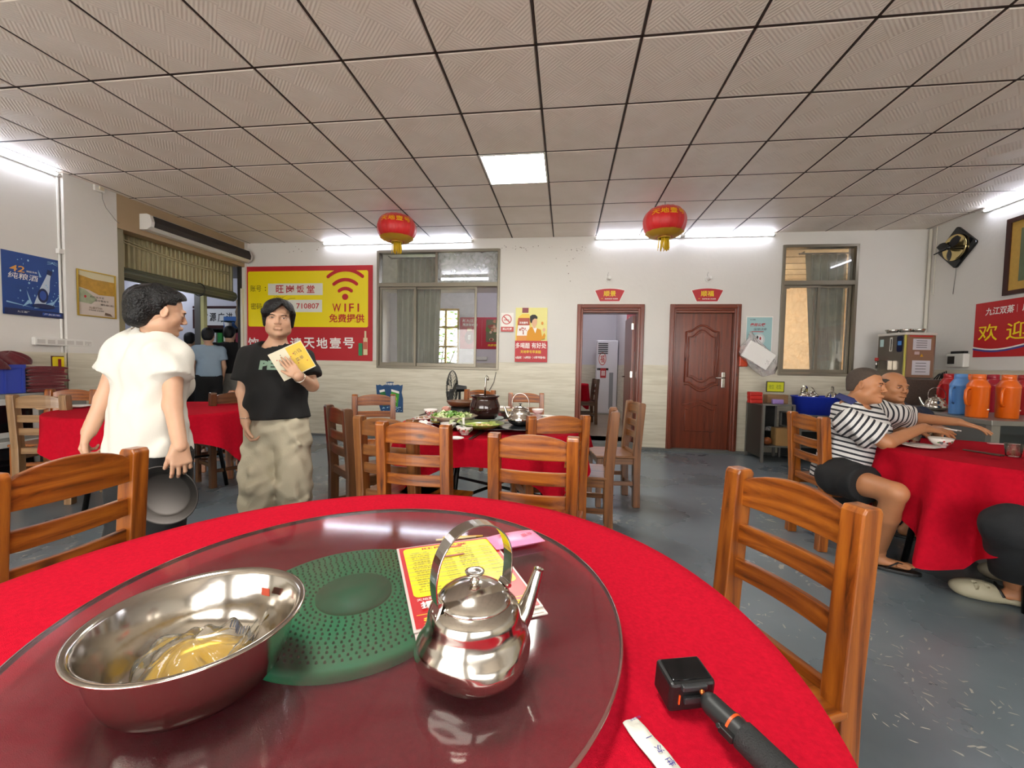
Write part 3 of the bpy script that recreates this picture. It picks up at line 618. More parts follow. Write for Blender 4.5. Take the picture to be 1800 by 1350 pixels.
PG(p, L_, [(919, 588), (919.5, 580), (920.5, 580), (921, 588)], lab)
jk = mat('jacket_yellow', '#d9951c', .6); skp = mat('print_skin', '#e0b48e', .6); hr = mat('print_hair', '#1d1c1a', .6)
PG(p, L_, [(925, 600), (927, 583), (931, 577), (936, 574), (944, 577), (951, 580), (952, 587), (953, 592), (957, 585), (959, 590), (957, 596), (951, 597), (951, 600)], jk)
PG(p, L_, [(936, 574), (941, 586), (944, 577)], white_print); EL(p, L_, 939.5, 566.5, 5, 7.5, skp); PG(p, L_, [(936, 571), (941, 571), (941.5, 577), (938, 577)], skp)
PG(p, L_, [(931.5, 563), (932, 556), (936, 553.5), (941, 553.5), (945, 557), (944.8, 561), (940, 560), (936.5, 563), (935, 568), (933, 568)], hr); EL(p, L_, 956.5, 580, 2.6, 3.2, skp); EL(p, L_, 953.5, 568.5, 2, 2.8, bt)
RC(p, L_, 905, 599.5, 962.5, 636, red_print)
T(p, L_, '多喝醋', 919, 607.5, 25, 10, white_print, .01); T(p, L_, '有好处', 947.5, 607.5, 26, 10, white_print, .01); T(p, L_, '天地壹号苹果醋', 933, 618.5, 36, 5.6, yellow_print, .005)
T(p, L_, '0脂肪', 912, 628.5, 11, 4.4, white_print, .02); T(p, L_, '0蔗糖', 928, 628.5, 12, 4.4, white_print, .02); T(p, L_, '0苯甲酸钠', 948.5, 628.5, 20, 4.4, white_print, .02)
for xx in (920, 936.5): RC(p, L_, xx, 626, xx+.4, 631, white_print)
p.done(e)
# --- fan-shaped room signs and the small lamps above them
for k, (cx, s, lb) in enumerate(((1071.7, '顺景', 'red fan-shaped room sign over the open doorway'), (1243, '顺福', 'red fan-shaped room sign over the closed door'))):
    e = empty('room_sign', (0, 0, 0), lb, 'sign', 'fan-shaped signs over the doors')
    c = at(cx, 519, 1, WY-.001); w = .205; P = []
    for t in range(9): u = -1+t/4; P.append((u*w, .065+.028*(1-u*u)))
    P += [(w*.66, -.085), (-w*.66, -.085)]
    pn = Panel(c, X, Z); mb = MB(); mb.prism([(a*1.04, b_*1.06) for a, b_ in P], c, X, Z, (0, -.006, 0)); mb.obj('sign_board', white_print, e)
    pn.l = .007; pn.poly(P, mat('sign_red', '#b3202a', .4)); pn.text(s, .0, .022, .078, yellow_print, .17, .008)
    pn.text('旺岗饭堂 欢迎您', .025, -.052, .016, white_print, .18, .02); pn.arc(-.105, -.06, .012, .016, .5, 2.6, yellow_print); pn.done(e)
    q = at((1069, 1244)[k], 491, 1, WY); e = empty('wall_lamp', tuple(q), ('small white round wall lamp above the left fan-shaped sign', 'small white round wall lamp above the right fan-shaped sign')[k], 'lamp', 'small lamps over the doors')
    MB().cyl((0, -.001, 0), (0, -.02, 0), .036, n=20).obj('base', white_plain, e)
    MB().cyl((0, -.02, 0), (.012, -.075, .01), .026, n=20).cyl((.012, -.075, .01), (.014, -.08, .011), .023, n=20).obj('lamp_head', white_plain, e); MB().tube([(0, -.01, .03), (-.01, -.006, .06), (.005, -.004, .10)], .003, 6).obj('cable', mat('cable_grey', '#8f8c86', .5), e)
# --- hygiene poster, bags and orange packet hanging before it
e, p, L_, w_, h_ = wall_sheet(1, BW, 1309, 556, 1359, 618, white_print, 'hygiene_poster', 'pale blue poster hanging between the closed door and the right window', 'poster')
p.l = .004; RC(p, L_, 1310.5, 558, 1357.5, 617, mat('poster_blue', '#9fc4c6', .5)); T(p, L_, '使用公筷', 1332, 571, 27, 6, red_print, .03, .2); T(p, L_, '保障健康', 1336, 579, 23, 5, mat('print_grey', '#5d6a72', .5), .01, .2); RC(p, L_, 1320, 582.5, 1342, 583.6, red_print)
EL(p, L_, 1334, 597, 10.5, 11, mat('plate_grey', '#c3cdcd', .5)); EL(p, L_, 1334, 597, 7.5, 8, mat('plate_white', '#e4e6e4', .5)); EL(p, L_, 1331, 593, 1.8, 3, black_print, n=8); EL(p, L_, 1336, 595, 1.5, 3, red_print, n=8); T(p, L_, '公筷', 1323, 562, 10, 2.4, mat('print_grey', '#5d6a72', .5)); p.done(e)
def P1b(px, py, off=.0): return at(px, py, 1, WY-.02-off)
e = empty('packet', (0, 0, 0), 'orange and red packet hanging against the frame of the closed door', 'packet'); mb = MB()
c = P1b(1307, 627, .03); mb.box((c.x, c.y, c.z), (.11, .03, .27)); mb.obj('packet', mat('packet_orange', '#c8441c', .35, noise=.5, nscale=22), e, bev=.012)
bagm = thin_glass('bag_film', (.95, .94, .94, 1), .34, '#efeae8', rough=.3, fr=1.15); foam = mat('napkin_white', '#f0eeea', .7)
for k, (a, b_, lab_) in enumerate((((1322, 618), -.5, 'white paper packet on the left inside the hanging plastic bag'), ((1343, 631), -.55, 'white paper packet on the right inside the hanging plastic bag'))):
    c = P1b(*a, .15); MB().box((0, 0, 0), (.19, .05, .24), rot=Matrix.Rotation(-b_, 3, 'Y')).obj('paper_packet', foam, bev=.006, loc=tuple(c), label=lab_, cat='packet')
# bag: crumpled film round both packets
mb = MB(); c0 = P1b(1331, 625, .09); rr_ = random.Random(3)
def bagf(u, v):
    a = u*6.2832; t = v; k = float(np.interp(t, [0, .15, .4, .65, .85, 1], [.04, .22, .75, 1, .62, .05]))
    rx = .25*k*(1+.05*math.sin(5*a+9*t)+.03*math.sin(13*a+5*t)); ry = .075*min(1, k*1.2)*(1+.15*math.sin(6*a+4*t))
    z = .32-.60*t+.03*math.sin(3*a+7*t)*k; return (c0.x-.09+.17*t+rx*math.cos(a), c0.y+ry*math.sin(a)+.01*math.sin(9*a+14*t), c0.z+z-.07*math.cos(a)*k)
mb.grid(bagf, 40, 18, wu=True)
e = mb.obj('plastic_bag', bagm); tag(e, 'thin white plastic bag hanging beside the closed door', 'bag')
q = P1b(1317, 575, .015); mb = MB(); mb.tube([P1b(1319, 586, .02), P1b(1326, 600, .05), P1b(1345, 612, .07)], .006, 6); mb.tube([P1b(1319, 586, .02), P1b(1313, 603, .05), P1b(1305, 622, .07)], .006, 6); mb.obj('bag_handle', mat('bag_white', '#cfc8c6', .5), e); MB().cyl(P1b(1319, 586, -.01), P1b(1319, 586, .025), .004).obj('hook', steel, e)
# --- torn beer-coloured poster on the dado
e = empty('torn_poster', (0, 0, 0), 'torn blue poster of green cans on the wall below the left window', 'poster'); A = at(661, 725, 1, BW-.004); p = Panel(A, X, Z); L_ = plocal(p, 1, BW-.004); p.l = .001
rg = [(661, 676), (664, 677), (668, 676), (672, 678), (677, 676), (679, 672), (684, 671), (692, 671.5), (693, 677), (700, 676), (704, 678), (708, 676), (707.5, 682), (706, 690), (708.5, 701), (708.5, 725), (670, 724), (663, 700)]
mb = MB(); mb.prism([L_(*q) for q in rg][::-1], A, X, Z, (0, -.002, 0)); mb.obj('sheet', mat('poster_navy', '#1d4a78', .5, noise=.3, nscale=8), e); p.l = .003
gc = mat('can_green_bright', '#3f9a2e', .4); gd = mat('can_green_dark', '#1c6a3a', .4)
PG(p, L_, [(668, 690), (677, 688), (682, 712), (674, 714)], gd); PG(p, L_, [(688, 688), (702, 692), (699, 716), (684, 712)], gc); EL(p, L_, 677, 704, 4, 8, gd); T(p, L_, '1', 677, 704, 2, 8, white_print); EL(p, L_, 693, 701, 5, 5, mat('can_lime', '#a8c832', .4)); T(p, L_, 'BEER', 693, 706, 9, 3.4, white_print, .02); PG(p, L_, [(667, 686), (676, 684), (677, 688), (668, 690)], white_print); PG(p, L_, [(688, 684), (702, 688), (702, 692), (688, 688)], white_print)
for k in range(30): EL(p, L_, random.uniform(673, 706), random.uniform(715, 723), random.uniform(.6, 2), random.uniform(.5, 1.3), mat('splash_blue', '#9cc3dd', .4), n=7)
T(p, L_, '天地壹号', 686, 675, 16, 4, white_print, .02); p.done(e)
# --- poster in the left side room and in the doorway room
e, p, L_, w_, h_ = wall_sheet(1, AY-.006, 808, 558, 888, 613, mat('poster_crimson', '#b31830', .4), 'wine_poster', 'red poster with a jar and a food photo behind the left window', 'poster')
p.l = .004; T(p, L_, '新九江酒', 826, 564, 26, 5.5, white_print); T(p, L_, '潮流有味力', 826, 571, 26, 5.5, white_print); EL(p, L_, 825, 593, 8, 12, mat('jar_red', '#7a1520', .4)); RC(p, L_, 821, 577, 829, 582, mat('jar_lid', '#c9a070', .4)); T(p, L_, '双蒸', 825, 593, 5, 9, white_print)
RC(p, L_, 854, 562, 886, 601, mat('food_photo', '#6b6a4a', .5), r=.03)
for k in range(34): EL(p, L_, random.uniform(857, 884), random.uniform(565, 598), random.uniform(2, 4.2), random.uniform(1.5, 3.4), mat('food_%d' % (k % 4), ('#c98a68', '#e0c0a0', '#8f3c2a', '#5a7a35')[k % 4], .5), n=9)
T(p, L_, '肉质原白', 868, 607, 20, 4, yellow_print); RC(p, L_, 847, 562, 847.6, 608, white_print); p.done(e)
A = at(1097, 613, 0, AX1-.014); e, p = sheet((AX1-.006, 8.6, 1.45), -Y, Z, 1.1, .85, mat('poster_crimson', '#b31830', .4), 'wine_poster', 'red poster on the side wall of the room beyond the open doorway', 'poster'); p.l = .004; p.ell(.35, .45, .16, .26, mat('food_1', '#e0c0a0', .5)); p.text('双蒸', .8, .45, .3, yellow_print, .3); p.done(e)
MB().box((0, 0, 0), (.3, .03, .09)).obj('socket', white_plain, bev=.008, loc=tuple(at(846, 630, 1, AY-.02)), label='small white socket box low on the far wall behind the left window', cat='socket')
# --- flying marks: brown specks on the upper wall
sp = MB(); rr_ = random.Random(11)
for cx, n_, wx, wy in ((905, 16, 25, 6), (1012, 14, 20, 9), (980, 10, 60, 12), (1003, 6, 8, 40), (520, 9, 60, 10)):
    for k in range(n_):
        q = at(cx+rr_.gauss(0, wx*.5), 432+abs(rr_.gauss(0, wy)), 1, WY-.002); r0 = rr_.uniform(.003, .010); sp.box(q, (r0*1.3, .002, r0), rot=Matrix.Rotation(rr_.uniform(0, 3), 3, 'Y'))
sp.obj('wall_specks', mat('speck_brown', '#4a2f24', .8), wall_back, kind='stuff')
# --- hanging lanterns
lan_red = mat('lantern_silk', '#c81216', .45, sheen=.3, noise=.12, nscale=60); gold = mat('lantern_gold', '#c79a2e', .4, .4); tas = mat('tassel_yellow', '#e2b818', .6)
def lantern(c, R, H, rot, lab):
    e = empty('paper_lantern', tuple(c), lab, 'lantern', 'red lanterns hanging from the ceiling', rz=rot)
    def wob(a, z): return 1-.018*(1-abs(math.cos(a*8)))
    pf_ = lambda t: R*(.33+.67*max(0, math.cos(t))**.95)
    pr = [(H*math.sin(t)*.98, pf_(t)) for t in np.linspace(-math.pi/2, math.pi/2, 25)]
    MB().lathe(pr, n=128, wob=wob).obj('lantern_body', lan_red, e)
    mb = MB()
    for k in range(16):
        a = math.pi*k/8; mb.tube([((r_+.002)*math.cos(a), (r_+.002)*math.sin(a), z_) for z_, r_ in pr], .0016, 4)
    mb.obj('wire_rib', mat('rib_red', '#d8402a', .5), e)
    def cap(z0, s):
        mb = MB(); P = [(H*.98*math.sin(t), pf_(t)*1.005+.002) for t in np.linspace(-1.56, -.78, 7)]
        mb.lathe([(z_, r_*1.03) for z_, r_ in P], n=48, wob=lambda a, z: 1+.05*abs(math.sin(a*6))); mb.lathe([(z0-.012, R*.30), (z0-.012, R*.31), (z0+.012, R*.31), (z0+.012, R*.25)] if s > 0 else [(z0-.014, R*.25), (z0-.014, R*.31), (z0+.012, R*.31), (z0+.012, R*.30)], n=32); return mb
    cap(-H*.97, -1).obj('bottom_cap', gold, e); mb = MB(); mb.lathe([(H*.93, R*.34), (H*1.0, R*.33), (H*1.06, R*.22), (H*1.06, .0)], n=32); mb.obj('top_cap', gold, e)
    mb = MB(); rr_ = random.Random(5)
    for k in range(44):
        a = rr_.uniform(0, 6.28); q = R*.22*rr_.random()**.5; L0 = rr_.uniform(.115, .15); mb.tube([(q*math.cos(a), q*math.sin(a), -H*.97), (q*1.15*math.cos(a), q*1.15*math.sin(a), -H*.97-L0*.5), (q*1.2*math.cos(a+.1), q*1.2*math.sin(a+.1), -H*.97-L0)], .0035, 4)
    mb.obj('tassel', tas, e, kind='stuff')
    MB().cyl((0, 0, H), (0, 0, CZ-c[2]-.002), .003, n=6).obj('cord', black_plastic, e)
    mb = MB()
    for k, ch in enumerate('天地壹号'):
        vs, fs = text_geo(ch, .02); x0 = min(v.x for v in vs); y0 = min(v.y for v in vs); x1 = max(v.x for v in vs); y1 = max(v.y for v in vs); s_ = R*.36/(y1-y0); P = []
        for v in vs:
            ang = -math.pi/2+(k-1.5)*.42+(v.x-(x0+x1)/2)*s_/R; z_ = H*.38+(v.y-(y0+y1)/2)*s_*.75; t = math.asin(max(-1, min(1, z_/H/.98))); rad = pf_(t)+.004
            P.append((rad*math.cos(ang), rad*math.sin(ang), z_))
        mb.add(P, fs)
    mb.obj('lettering', mat('lantern_yellow', '#e8a81a', .4), e); return e
lantern((-2.12, 4.97, 2.835), .235, .165, .33, 'red lantern with yellow tassel hanging in front of the left window')
lantern((1.055, 4.85, 2.785), .232, .165, .0, 'red lantern with yellow tassel hanging before the doors')
# --- right wall: fan, picture, banner, meter, pipes
RW = RX-.001
e = empty('wall_fan', tuple(at(1685, 435, 0, RW)), 'black diamond-backed wall fan high on the right wall', 'fan'); R45 = Matrix.Rotation(math.pi/4, 3, 'X')
mb = MB(); P = []
for cx, cy, a0 in ((.15, -.15, -90), (.15, .15, 0), (-.15, .15, 90), (-.15, -.15, 180)):
    for k in range(5): a = math.radians(a0+k*22.5); P.append((cx+.03*math.cos(a), cy+.03*math.sin(a)))
mb.prism(P, (0, 0, 0), R45 @ Y, R45 @ Z, (-.03, 0, 0)); mb.obj('back_plate', black_gloss, e, bev=.006)
mb = MB(); mb.M = Matrix.Rotation(-math.pi/2, 4, 'Y'); mb.lathe([(.031, .0), (.033, .08), (.045, .13), (.052, .15), (.048, .155), (.034, .150)], n=36); mb.obj('gold_dish', mat('gold_mirror', '#d9c48a', .12, 1), e)
mb = MB(); mb.cyl((-.03, 0, 0), (-.10, 0, 0), .022, n=16); mb.sphere((-.105, 0, 0), .03, 14); mb.cyl((-.10, 0, 0), (-.16, .13, -.05), .016, .006, n=10); mb.obj('motor', black_gloss, e)
for k in range(3):
    a = k*2.094+.4; d = Vector((0, math.cos(a), math.sin(a))); q = Vector((0, -math.sin(a), math.cos(a))); mb = MB()
    mb.grid(lambda u, v: Vector((-.105+.02*(v-.5), 0, 0))+d*(.02+.14*u)+q*((v-.5)*(.03+.06*math.sin(u*3.0))), 8, 5); mb.obj('blade', black_plastic, e, sol=.003)
MB().tube([(-.004, .01, -.20), (-.004, .012, -.32), (-.004, .03, -.55)], .003, 6).obj('cable', mat('cable_grey', '#8f8c86', .5), e)
e = empty('framed_picture', (0, 0, 0), 'dark framed landscape picture with gold mount on the right wall', 'picture'); y0, y1, z0, z1 = 4.05, 5.07, 2.0, 2.80; fw_ = .045
mb = MB()
for a, b_ in (((y0, z0), (y1, z0+fw_)), ((y0, z1-fw_), (y1, z1)), ((y0, z0+fw_), (y0+fw_, z1-fw_)), ((y1-fw_, z0+fw_), (y1, z1-fw_))): mb.b2((RX-.035, a[0], a[1]), (RX-.002, b_[0], b_[1]))
mb.obj('frame', mat('frame_dark', '#3a1d1a', .3), e, bev=.006); MB().b2((RX-.02, y0+.04, z0+.04), (RX-.012, y1-.04, z1-.04)).obj('mount', mat('mount_gold', '#c09a45', .5, noise=.12, nscale=30), e)
MB().b2((RX-.024, y0+.14, z0+.13), (RX-.0205, y1-.14, z1-.13)).obj('landscape', mat('landscape', '#5f6b50', .6, noise=.6, nscale=7), e)
e, p = sheet((RX-.004, 5.375, 1.355), -Y, Z, 1.65, .605, mat('banner_scarlet', '#b8141c', .4), 'welcome_banner', 'red welcome banner with yellow characters on the right wall', 'banner', part='banner_cloth'); p.l = .004
p.text('九江双蒸', .265, .50, .085, white_print, .30, .02, shear=.1); p.rect(.44, .46, .003, .08, white_print); p.text('广东省名酒', .70, .505, .085, white_print, .42, .02)
for k, ch in enumerate('欢迎光临'): p.text(ch, .155+k*.30, .27, .185, yellow_print, .21, .006)
def wave(off, th, m):
    n = 24; a = [(1.65*k/n, off+.045*math.sin(k/n*9+3.4)*(1-.3*k/n)) for k in range(n+1)]; mb, i = p._mi('artwork', m); p.l += .0004
    mb.add([p.pt(x, y, p.l) for x, y in a]+[p.pt(x, y+th, p.l) for x, y in a], [(k, k+1, n+2+k, n+1+k) for k in range(n)], i)
wave(.095, .028, mat('wave_blue', '#3b3f8a', .4)); wave(.115, .016, white_print); p.done(e)
e = empty('meter_box', (RX, 5.52, 1.325), 'white electric box with dark window on the right wall', 'electric box'); MB().b2((-.07, -.11, -.085), (-.001, .11, .075)).obj('box', white_plain, e, bev=.01); MB().b2((-.074, .0, -.045), (-.0705, .085, .045)).obj('meter_window', mat('smoked', '#2b2522', .2), e); MB().b2((-.05, -.09, .076), (-.005, .08, .105)).obj('top_switch', black_plastic, e, bev=.003)
for k, (y_, r_) in enumerate(((6.015, .018), (5.93, .006))):
    MB().cyl((RX-.02-.0*k, y_, 1.66 if k == 0 else 2.15), (RX-.02, y_, 3.01), r_, n=10).obj('conduit', mat('conduit_white', '#cfcabc', .5), label=('cream vertical pipe in the corner above the water boiler', 'thin cable running down the right wall behind the fan')[k], cat='pipe')
# --- left wall: blue poster, gold notice, number plate, power strip, junction box, conduit, air curtain
LW = LX+.001
e, p, L_, w_, h_ = wall_sheet(0, LX+.003, 5, 438, 105, 551, mat('poster_ocean', '#133f86', .4, noise=.35, nscale=4), 'liquor_poster', 'blue poster of a bottle in splashing water on the left wall', 'poster')
p.l = .004; W_, H_ = w_, h_; lbl = mat('splash_pale', '#8fb8d8', .4)
p.text('42', W_*.24, H_*.74, H_*.10, mat('print_orange', '#e0a050', .4), W_*.24, .01, shear=.1); p.text('纯粮酒', W_*.34, H_*.625, H_*.10, white_print, W_*.50, .0, shear=.1); p.text('绵甜净爽', W_*.48, H_*.72, H_*.03, white_print, W_*.18)
p.poly([(W_*.50, H_*.22), (W_*.80, H_*.22), (W_*.78, H_*.5), (W_*.72, H_*.58), (W_*.70, H_*.72), (W_*.76, H_*.72)][:0] or [(W_*.50, H_*.20), (W_*.70, H_*.20), (W_*.78, H_*.45), (W_*.79, H_*.62), (W_*.81, H_*.72), (W_*.75, H_*.74), (W_*.69, H_*.62), (W_*.60, H_*.45)], mat('bottle_glass_print', '#b9c6d6', .4))
p.poly([(W_*.735, H_*.73), (W_*.82, H_*.71), (W_*.835, H_*.79), (W_*.755, H_*.81)], mat('cap_navy', '#0e1d4a', .4)); p.ell(W_*.66, H_*.36, W_*.095, H_*.12, mat('cap_navy', '#0e1d4a', .4)); p.ell(W_*.66, H_*.36, W_*.06, H_*.08, mat('disc_blue', '#274a9a', .4))
for x0_, y0_, x1_, y1_, t_ in ((.45, .2, .38, .42, .02), (.8, .2, .98, .42, .02), (.05, .20, .5, .14, .012), (.5, .14, .97, .22, .012), (.62, .66, .58, .78, .02), (.42, .24, .30, .14, .03), (.72, .2, .9, .3, .03)):
    dx, dy = x1_-x0_, y1_-y0_; q = math.hypot(dx, dy); nx_, ny_ = -dy/q*t_, dx/q*t_; p.poly([((x0_-nx_)*W_, (y0_-ny_)*H_), ((x0_+nx_)*W_, (y0_+ny_)*H_), (x1_*W_, y1_*H_)], lbl)
for k in range(26): p.ell(random.uniform(.05, .95)*W_, random.uniform(.2, .95)*H_, W_*random.uniform(.004, .018), H_*random.uniform(.004, .02), lbl, n=7)
p.ell(W_*.65, H_*.18, W_*.2, H_*.04, mat('ink_navy', '#10204f', .4)); p.rect(0, 0, W_, H_*.10, mat('ink_navy', '#10204f', .4)); p.text('九江酒厂', W_*.3, H_*.055, H_*.03, white_print, W_*.2); p.rect(W_*.62, H_*.03, W_*.34, H_*.045, mat('disc_blue', '#274a9a', .4)); p.text('产品实物', W_*.79, H_*.052, H_*.025, white_print, W_*.28)
p.text('天', W_*.82, H_*.92, H_*.05, lbl, W_*.2); p.done(e)
e, p, L_, w_, h_ = wall_sheet(0, -5.067, 135.5, 472, 201.5, 554, mat('notice_paper', '#c9bcb0', .5), 'framed_notice', 'gold framed notice with a harvest scene on the pillar', 'picture'); W_, H_ = w_, h_; p.l = .004
ylw = mat('harvest_gold', '#b58a2c', .5, noise=.4, nscale=25); p.poly([(.02, H_*.62), (W_*.3, H_*.58), (W_*.55, H_*.5), (W_*.98, H_*.52), (W_*.98, H_*.84), (W_*.4, H_*.88), (.02, H_*.92)], ylw); p.poly([(.02, H_*.88), (W_*.4, H_*.83), (W_*.98, H_*.83), (W_*.98, H_*.97), (.02, H_*.97)], mat('sky_cream', '#cfc6a2', .5)); p.poly([(.02, H_*.30), (W_*.35, H_*.28), (W_*.5, H_*.40), (W_*.2, H_*.58), (.02, H_*.6)], mat('field_green', '#9aa284', .5, noise=.3, nscale=20)); p.ell(W_*.2, H_*.43, W_*.03, H_*.03, red_print, n=8)
for s_, x_, y_ in (('粒粒皆辛苦', .50, .44), ('盘中餐有节', .62, .37), ('剩余无', .76, .29)): p.text(s_, W_*x_, H_*y_, H_*.045, black_print, W_*.36, 0)
p.text('光盘行动', W_*.45, H_*.20, H_*.05, mat('print_brown', '#6b5544', .5), W_*.34); p.text('文明用餐 从我做起', W_*.47, H_*.145, H_*.03, black_print, W_*.4); p.poly([(W_*.68, H_*.06), (W_*.9, H_*.04), (W_*.84, H_*.10), (W_*.7, H_*.12)], mat('print_brown', '#6b5544', .5)); p.done(e)
mb = MB(); gf = mat('gold_frame', '#c8a648', .3, .7); O_ = p.O
for a, b_ in (((0, 0), (W_, .012)), ((0, H_-.012), (W_, H_)), ((0, .012), (.012, H_-.012)), ((W_-.012, .012), (W_, H_-.012))): mb.b2((O_.x, O_.y+a[0], O_.z+a[1]), (O_.x+.014, O_.y+b_[0], O_.z+b_[1]))
mb.obj('frame', gf, e)
e, p, L_, w_, h_ = wall_sheet(0, LX+.014, 90.5, 625.5, 118, 660, mat('plate_brown', '#5d2a20', .4), 'number_plate', 'yellow number 1 plate on the left wall', 'sign'); p.l = .004; p.rect(w_*.06, h_*.33, w_*.88, h_*.63, yellow_print, r=.012); p.text('1', w_*.5, h_*.645, h_*.40, red_deep, w_*.20, .02); p.rect(0, 0, w_, h_*.3, red_print); p.text('文明用餐', w_*.55, h_*.2, h_*.09, white_print, w_*.7); p.text('节约粮食', w_*.55, h_*.09, h_*.07, white_print, w_*.7); p.done(e)
e = empty('power_strip', tuple(at(113, 602, 0, LX+.03)), 'white power strip on the left wall above the number plate', 'power strip')
a, b_ = at(55, 598, 0, LX+.03), at(170, 604, 0, LX+.03); wd = min(b_.y-a.y, .50); MB().box((0, 0, 0), (.045, wd, .075)).obj('body', white_plain, e, bev=.008)
for k in range(6): mb = MB(); mb.box((.0235, -wd/2+.05+k*wd/6.3, 0), (.003, wd/8.5, .04)); mb.obj('socket_face', mat('socket_white', '#c4c0ba', .5), e, bev=.001)
for k in range(2): MB().box((.026, wd/2-.04-k*.03, -.012), (.008, .014, .02)).obj('switch_key', white_plain, e, bev=.002)
q = at(172, 332, 0, -5.066); e = empty('junction_box', tuple(q), 'white socket with dangling cable under the ceiling on the pillar', 'socket'); MB().box((.014, 0, 0), (.03, .10, .07)).obj('body', white_plain, e, bev=.006); MB().box((.035, .01, .005), (.016, .045, .035)).obj('plug', mat('plug_cream', '#cfc2a8', .5), e, bev=.004); MB().tube([(.03, .015, -.03), (.028, .02, -.10), (.02, .06, -.18), (.015, .16, -.28), (.01, .20, -.30)], .0035, 6).obj('cable', mat('cable_grey', '#8f8c86', .5), e)
MB().cyl((LX+.012, 3.598, 1.21), (LX+.012, 3.598, 2.97), .011, n=10).obj('conduit', white_plain, label='white pipe running down the left wall beside the pillar', cat='pipe')
MB().box((LX+.025, 3.596, 2.23), (.04, .05, .05)).obj('pipe_clip', white_plain, bev=.004, label='small white fitting halfway up the left wall pipe', cat='fitting')
sheet((LX+.003, 2.7, 1.3), Y, Z, .40, .42, mat('poster_dark_green', '#1d5c35', .5), 'green_poster', 'dark green poster at the left edge of the left wall', 'poster')
e = empty('air_curtain', (0, 0, 0), 'long white air curtain with dark grille over the left opening', 'air curtain')
y0, y1 = 4.37, 5.97; P = [(0, 0), (.10, -.0), (.155, .03), (.165, .09), (.14, .165), (.10, .185), (0, .185)]
mb = MB()
mb.prism(P, (-5.073, y0, 2.70), X, Z, (0, .03, 0)); mb.prism(P, (-5.073, y1-.03, 2.70), X, Z, (0, .03, 0)); mb.prism([(a*.97, b_) for a, b_ in P], (-5.073, y0+.03, 2.70), X, Z, (0, y1-y0-.06, 0)); mb.obj('housing', white_plain, e, bev=.004)
mb = MB(); mb.prism([(.150, .032), (.163, .036), (.172, .09), (.145, .165), (.135, .16), (.155, .09)], (-5.073, y0+.045, 2.70), X, Z, (0, y1-y0-.09, 0)); mb.obj('grille', mat('grille_dark', '#2a2320', .6, bump=.4, bscale=160), e)
# --- hall beyond: framed calligraphy, shelf with cans, plant, counter
HY = 7.99
e, p, L_, w_, h_ = wall_sheet(1, HY-.01, 343, 540, 428, 576, mat('scroll_white', '#d8d8d4', .5), 'framed_calligraphy', 'wide dark framed calligraphy on the far hall wall', 'picture', t=.02); p.l = .022
for k, ch in enumerate('财源广进'): p.text(ch, w_*(.22+k*.17), h_*.52, h_*.42, black_print, h_*.36, .02)
p.done(e); fr = mat('frame_dark', '#3a1d1a', .3); mb = MB(); O_ = p.O; f_ = .05
for a, b_ in (((-.02, -.02), (w_+.02, f_)), ((-.02, h_-f_+.02), (w_+.02, h_+.02)), ((-.02, f_), (f_-.02, h_-f_)), ((w_-f_+.02, f_), (w_+.02, h_-f_))): mb.b2((O_.x+a[0], HY-.045, O_.z+a[1]), (O_.x+b_[0], HY-.005, O_.z+b_[1]))
mb.obj('frame', fr, e)
s0, s1 = at(366, 590, 1, 7.6), at(440, 590, 1, 7.6); zt = at(400, 577, 1, 7.6).z
e = empty('drink_shelf', (s0.x, 7.6, 0), 'black shelf of drink boxes in the hall beyond the opening', 'shelf'); bw = s1.x-s0.x
mb = MB(); dkm = mat('shelf_black', '#171718', .5)
for z_ in (zt, zt-.35, zt-.75): MB().b2((0, -.02, z_-.02), (bw, .33, z_)).obj('shelf_board', dkm, e)
MB().b2((0, .31, 0), (bw, .33, zt-.02)).obj('back_board', dkm, e); MB().b2((0, -.02, 0), (.03, .31, zt-.02)).obj('side_board', dkm, e); MB().b2((bw-.03, -.02, 0), (bw, .31, zt-.02)).obj('side_board', dkm, e)
for k, c_ in enumerate(('#c9ccc8', '#2f8a3a', '#d8d2c8', '#2c2c30', '#8a3040', '#a8405a')):
    MB().box((0, 0, .13), (.10, .12, .26)).obj('drink_box', mat('drinkbox%d' % k, c_, .5), bev=.004, loc=(s0.x+.09+k*.135, 7.7, zt-.349), label=('silver', 'green', 'white', 'black', 'dark red', 'pink')[k]+' drink box on the black shelf in the hall', cat='box', group='drink boxes on the hall shelf')
q = at(401, 566, 1, 7.65); e = empty('potted_plant', (q.x, 7.65, zt), 'small plant in a white pot on the black hall shelf', 'plant'); MB().lathe([(0, 0), (0, .05), (.12, .07), (.12, .06), (.10, .0)], n=18).obj('pot', white_plain, e)
mb = MB()
for k in range(9):
    a = k*.7; mb.grid(lambda u, v: (math.cos(a)*(.02+.20*u)-math.sin(a)*(v-.5)*.07*math.sin(3.1*u+.02), math.sin(a)*(.02+.12*u)+math.cos(a)*(v-.5)*.07*math.sin(3.1*u+.02), .10+.16*u-.13*u*u), 5, 2)
mb.obj('leaves', mat('plant_leaf', '#1f3a3a', .5), e, sol=.002)
q = at(405, 563, 1, 7.8); MB().box((q.x, 7.82, zt+.13), (.30, .06, .26)).obj('blue_box', mat('box_blue', '#2c5c9a', .5), bev=.004, label='blue box behind the plant on the hall shelf', cat='box')
q = at(423, 560, 1, 7.6); mb = MB(); mb.lathe([(0, .05), (.08, .09), (.2, .07), (.32, .10), (.45, .06), (.55, .08), (.62, .02)], n=14, wob=lambda a, z: 1+.15*math.sin(a*3+z*20)); mb.obj('carved_wood', mat('carved', '#6d5a3e', .6, noise=.5, nscale=15), loc=(q.x, 7.6, zt), label='brown carved wooden ornament on the hall shelf', cat='ornament')
a = at(352, 680, 1, 6.9); b_ = at(440, 680, 1, 6.9)
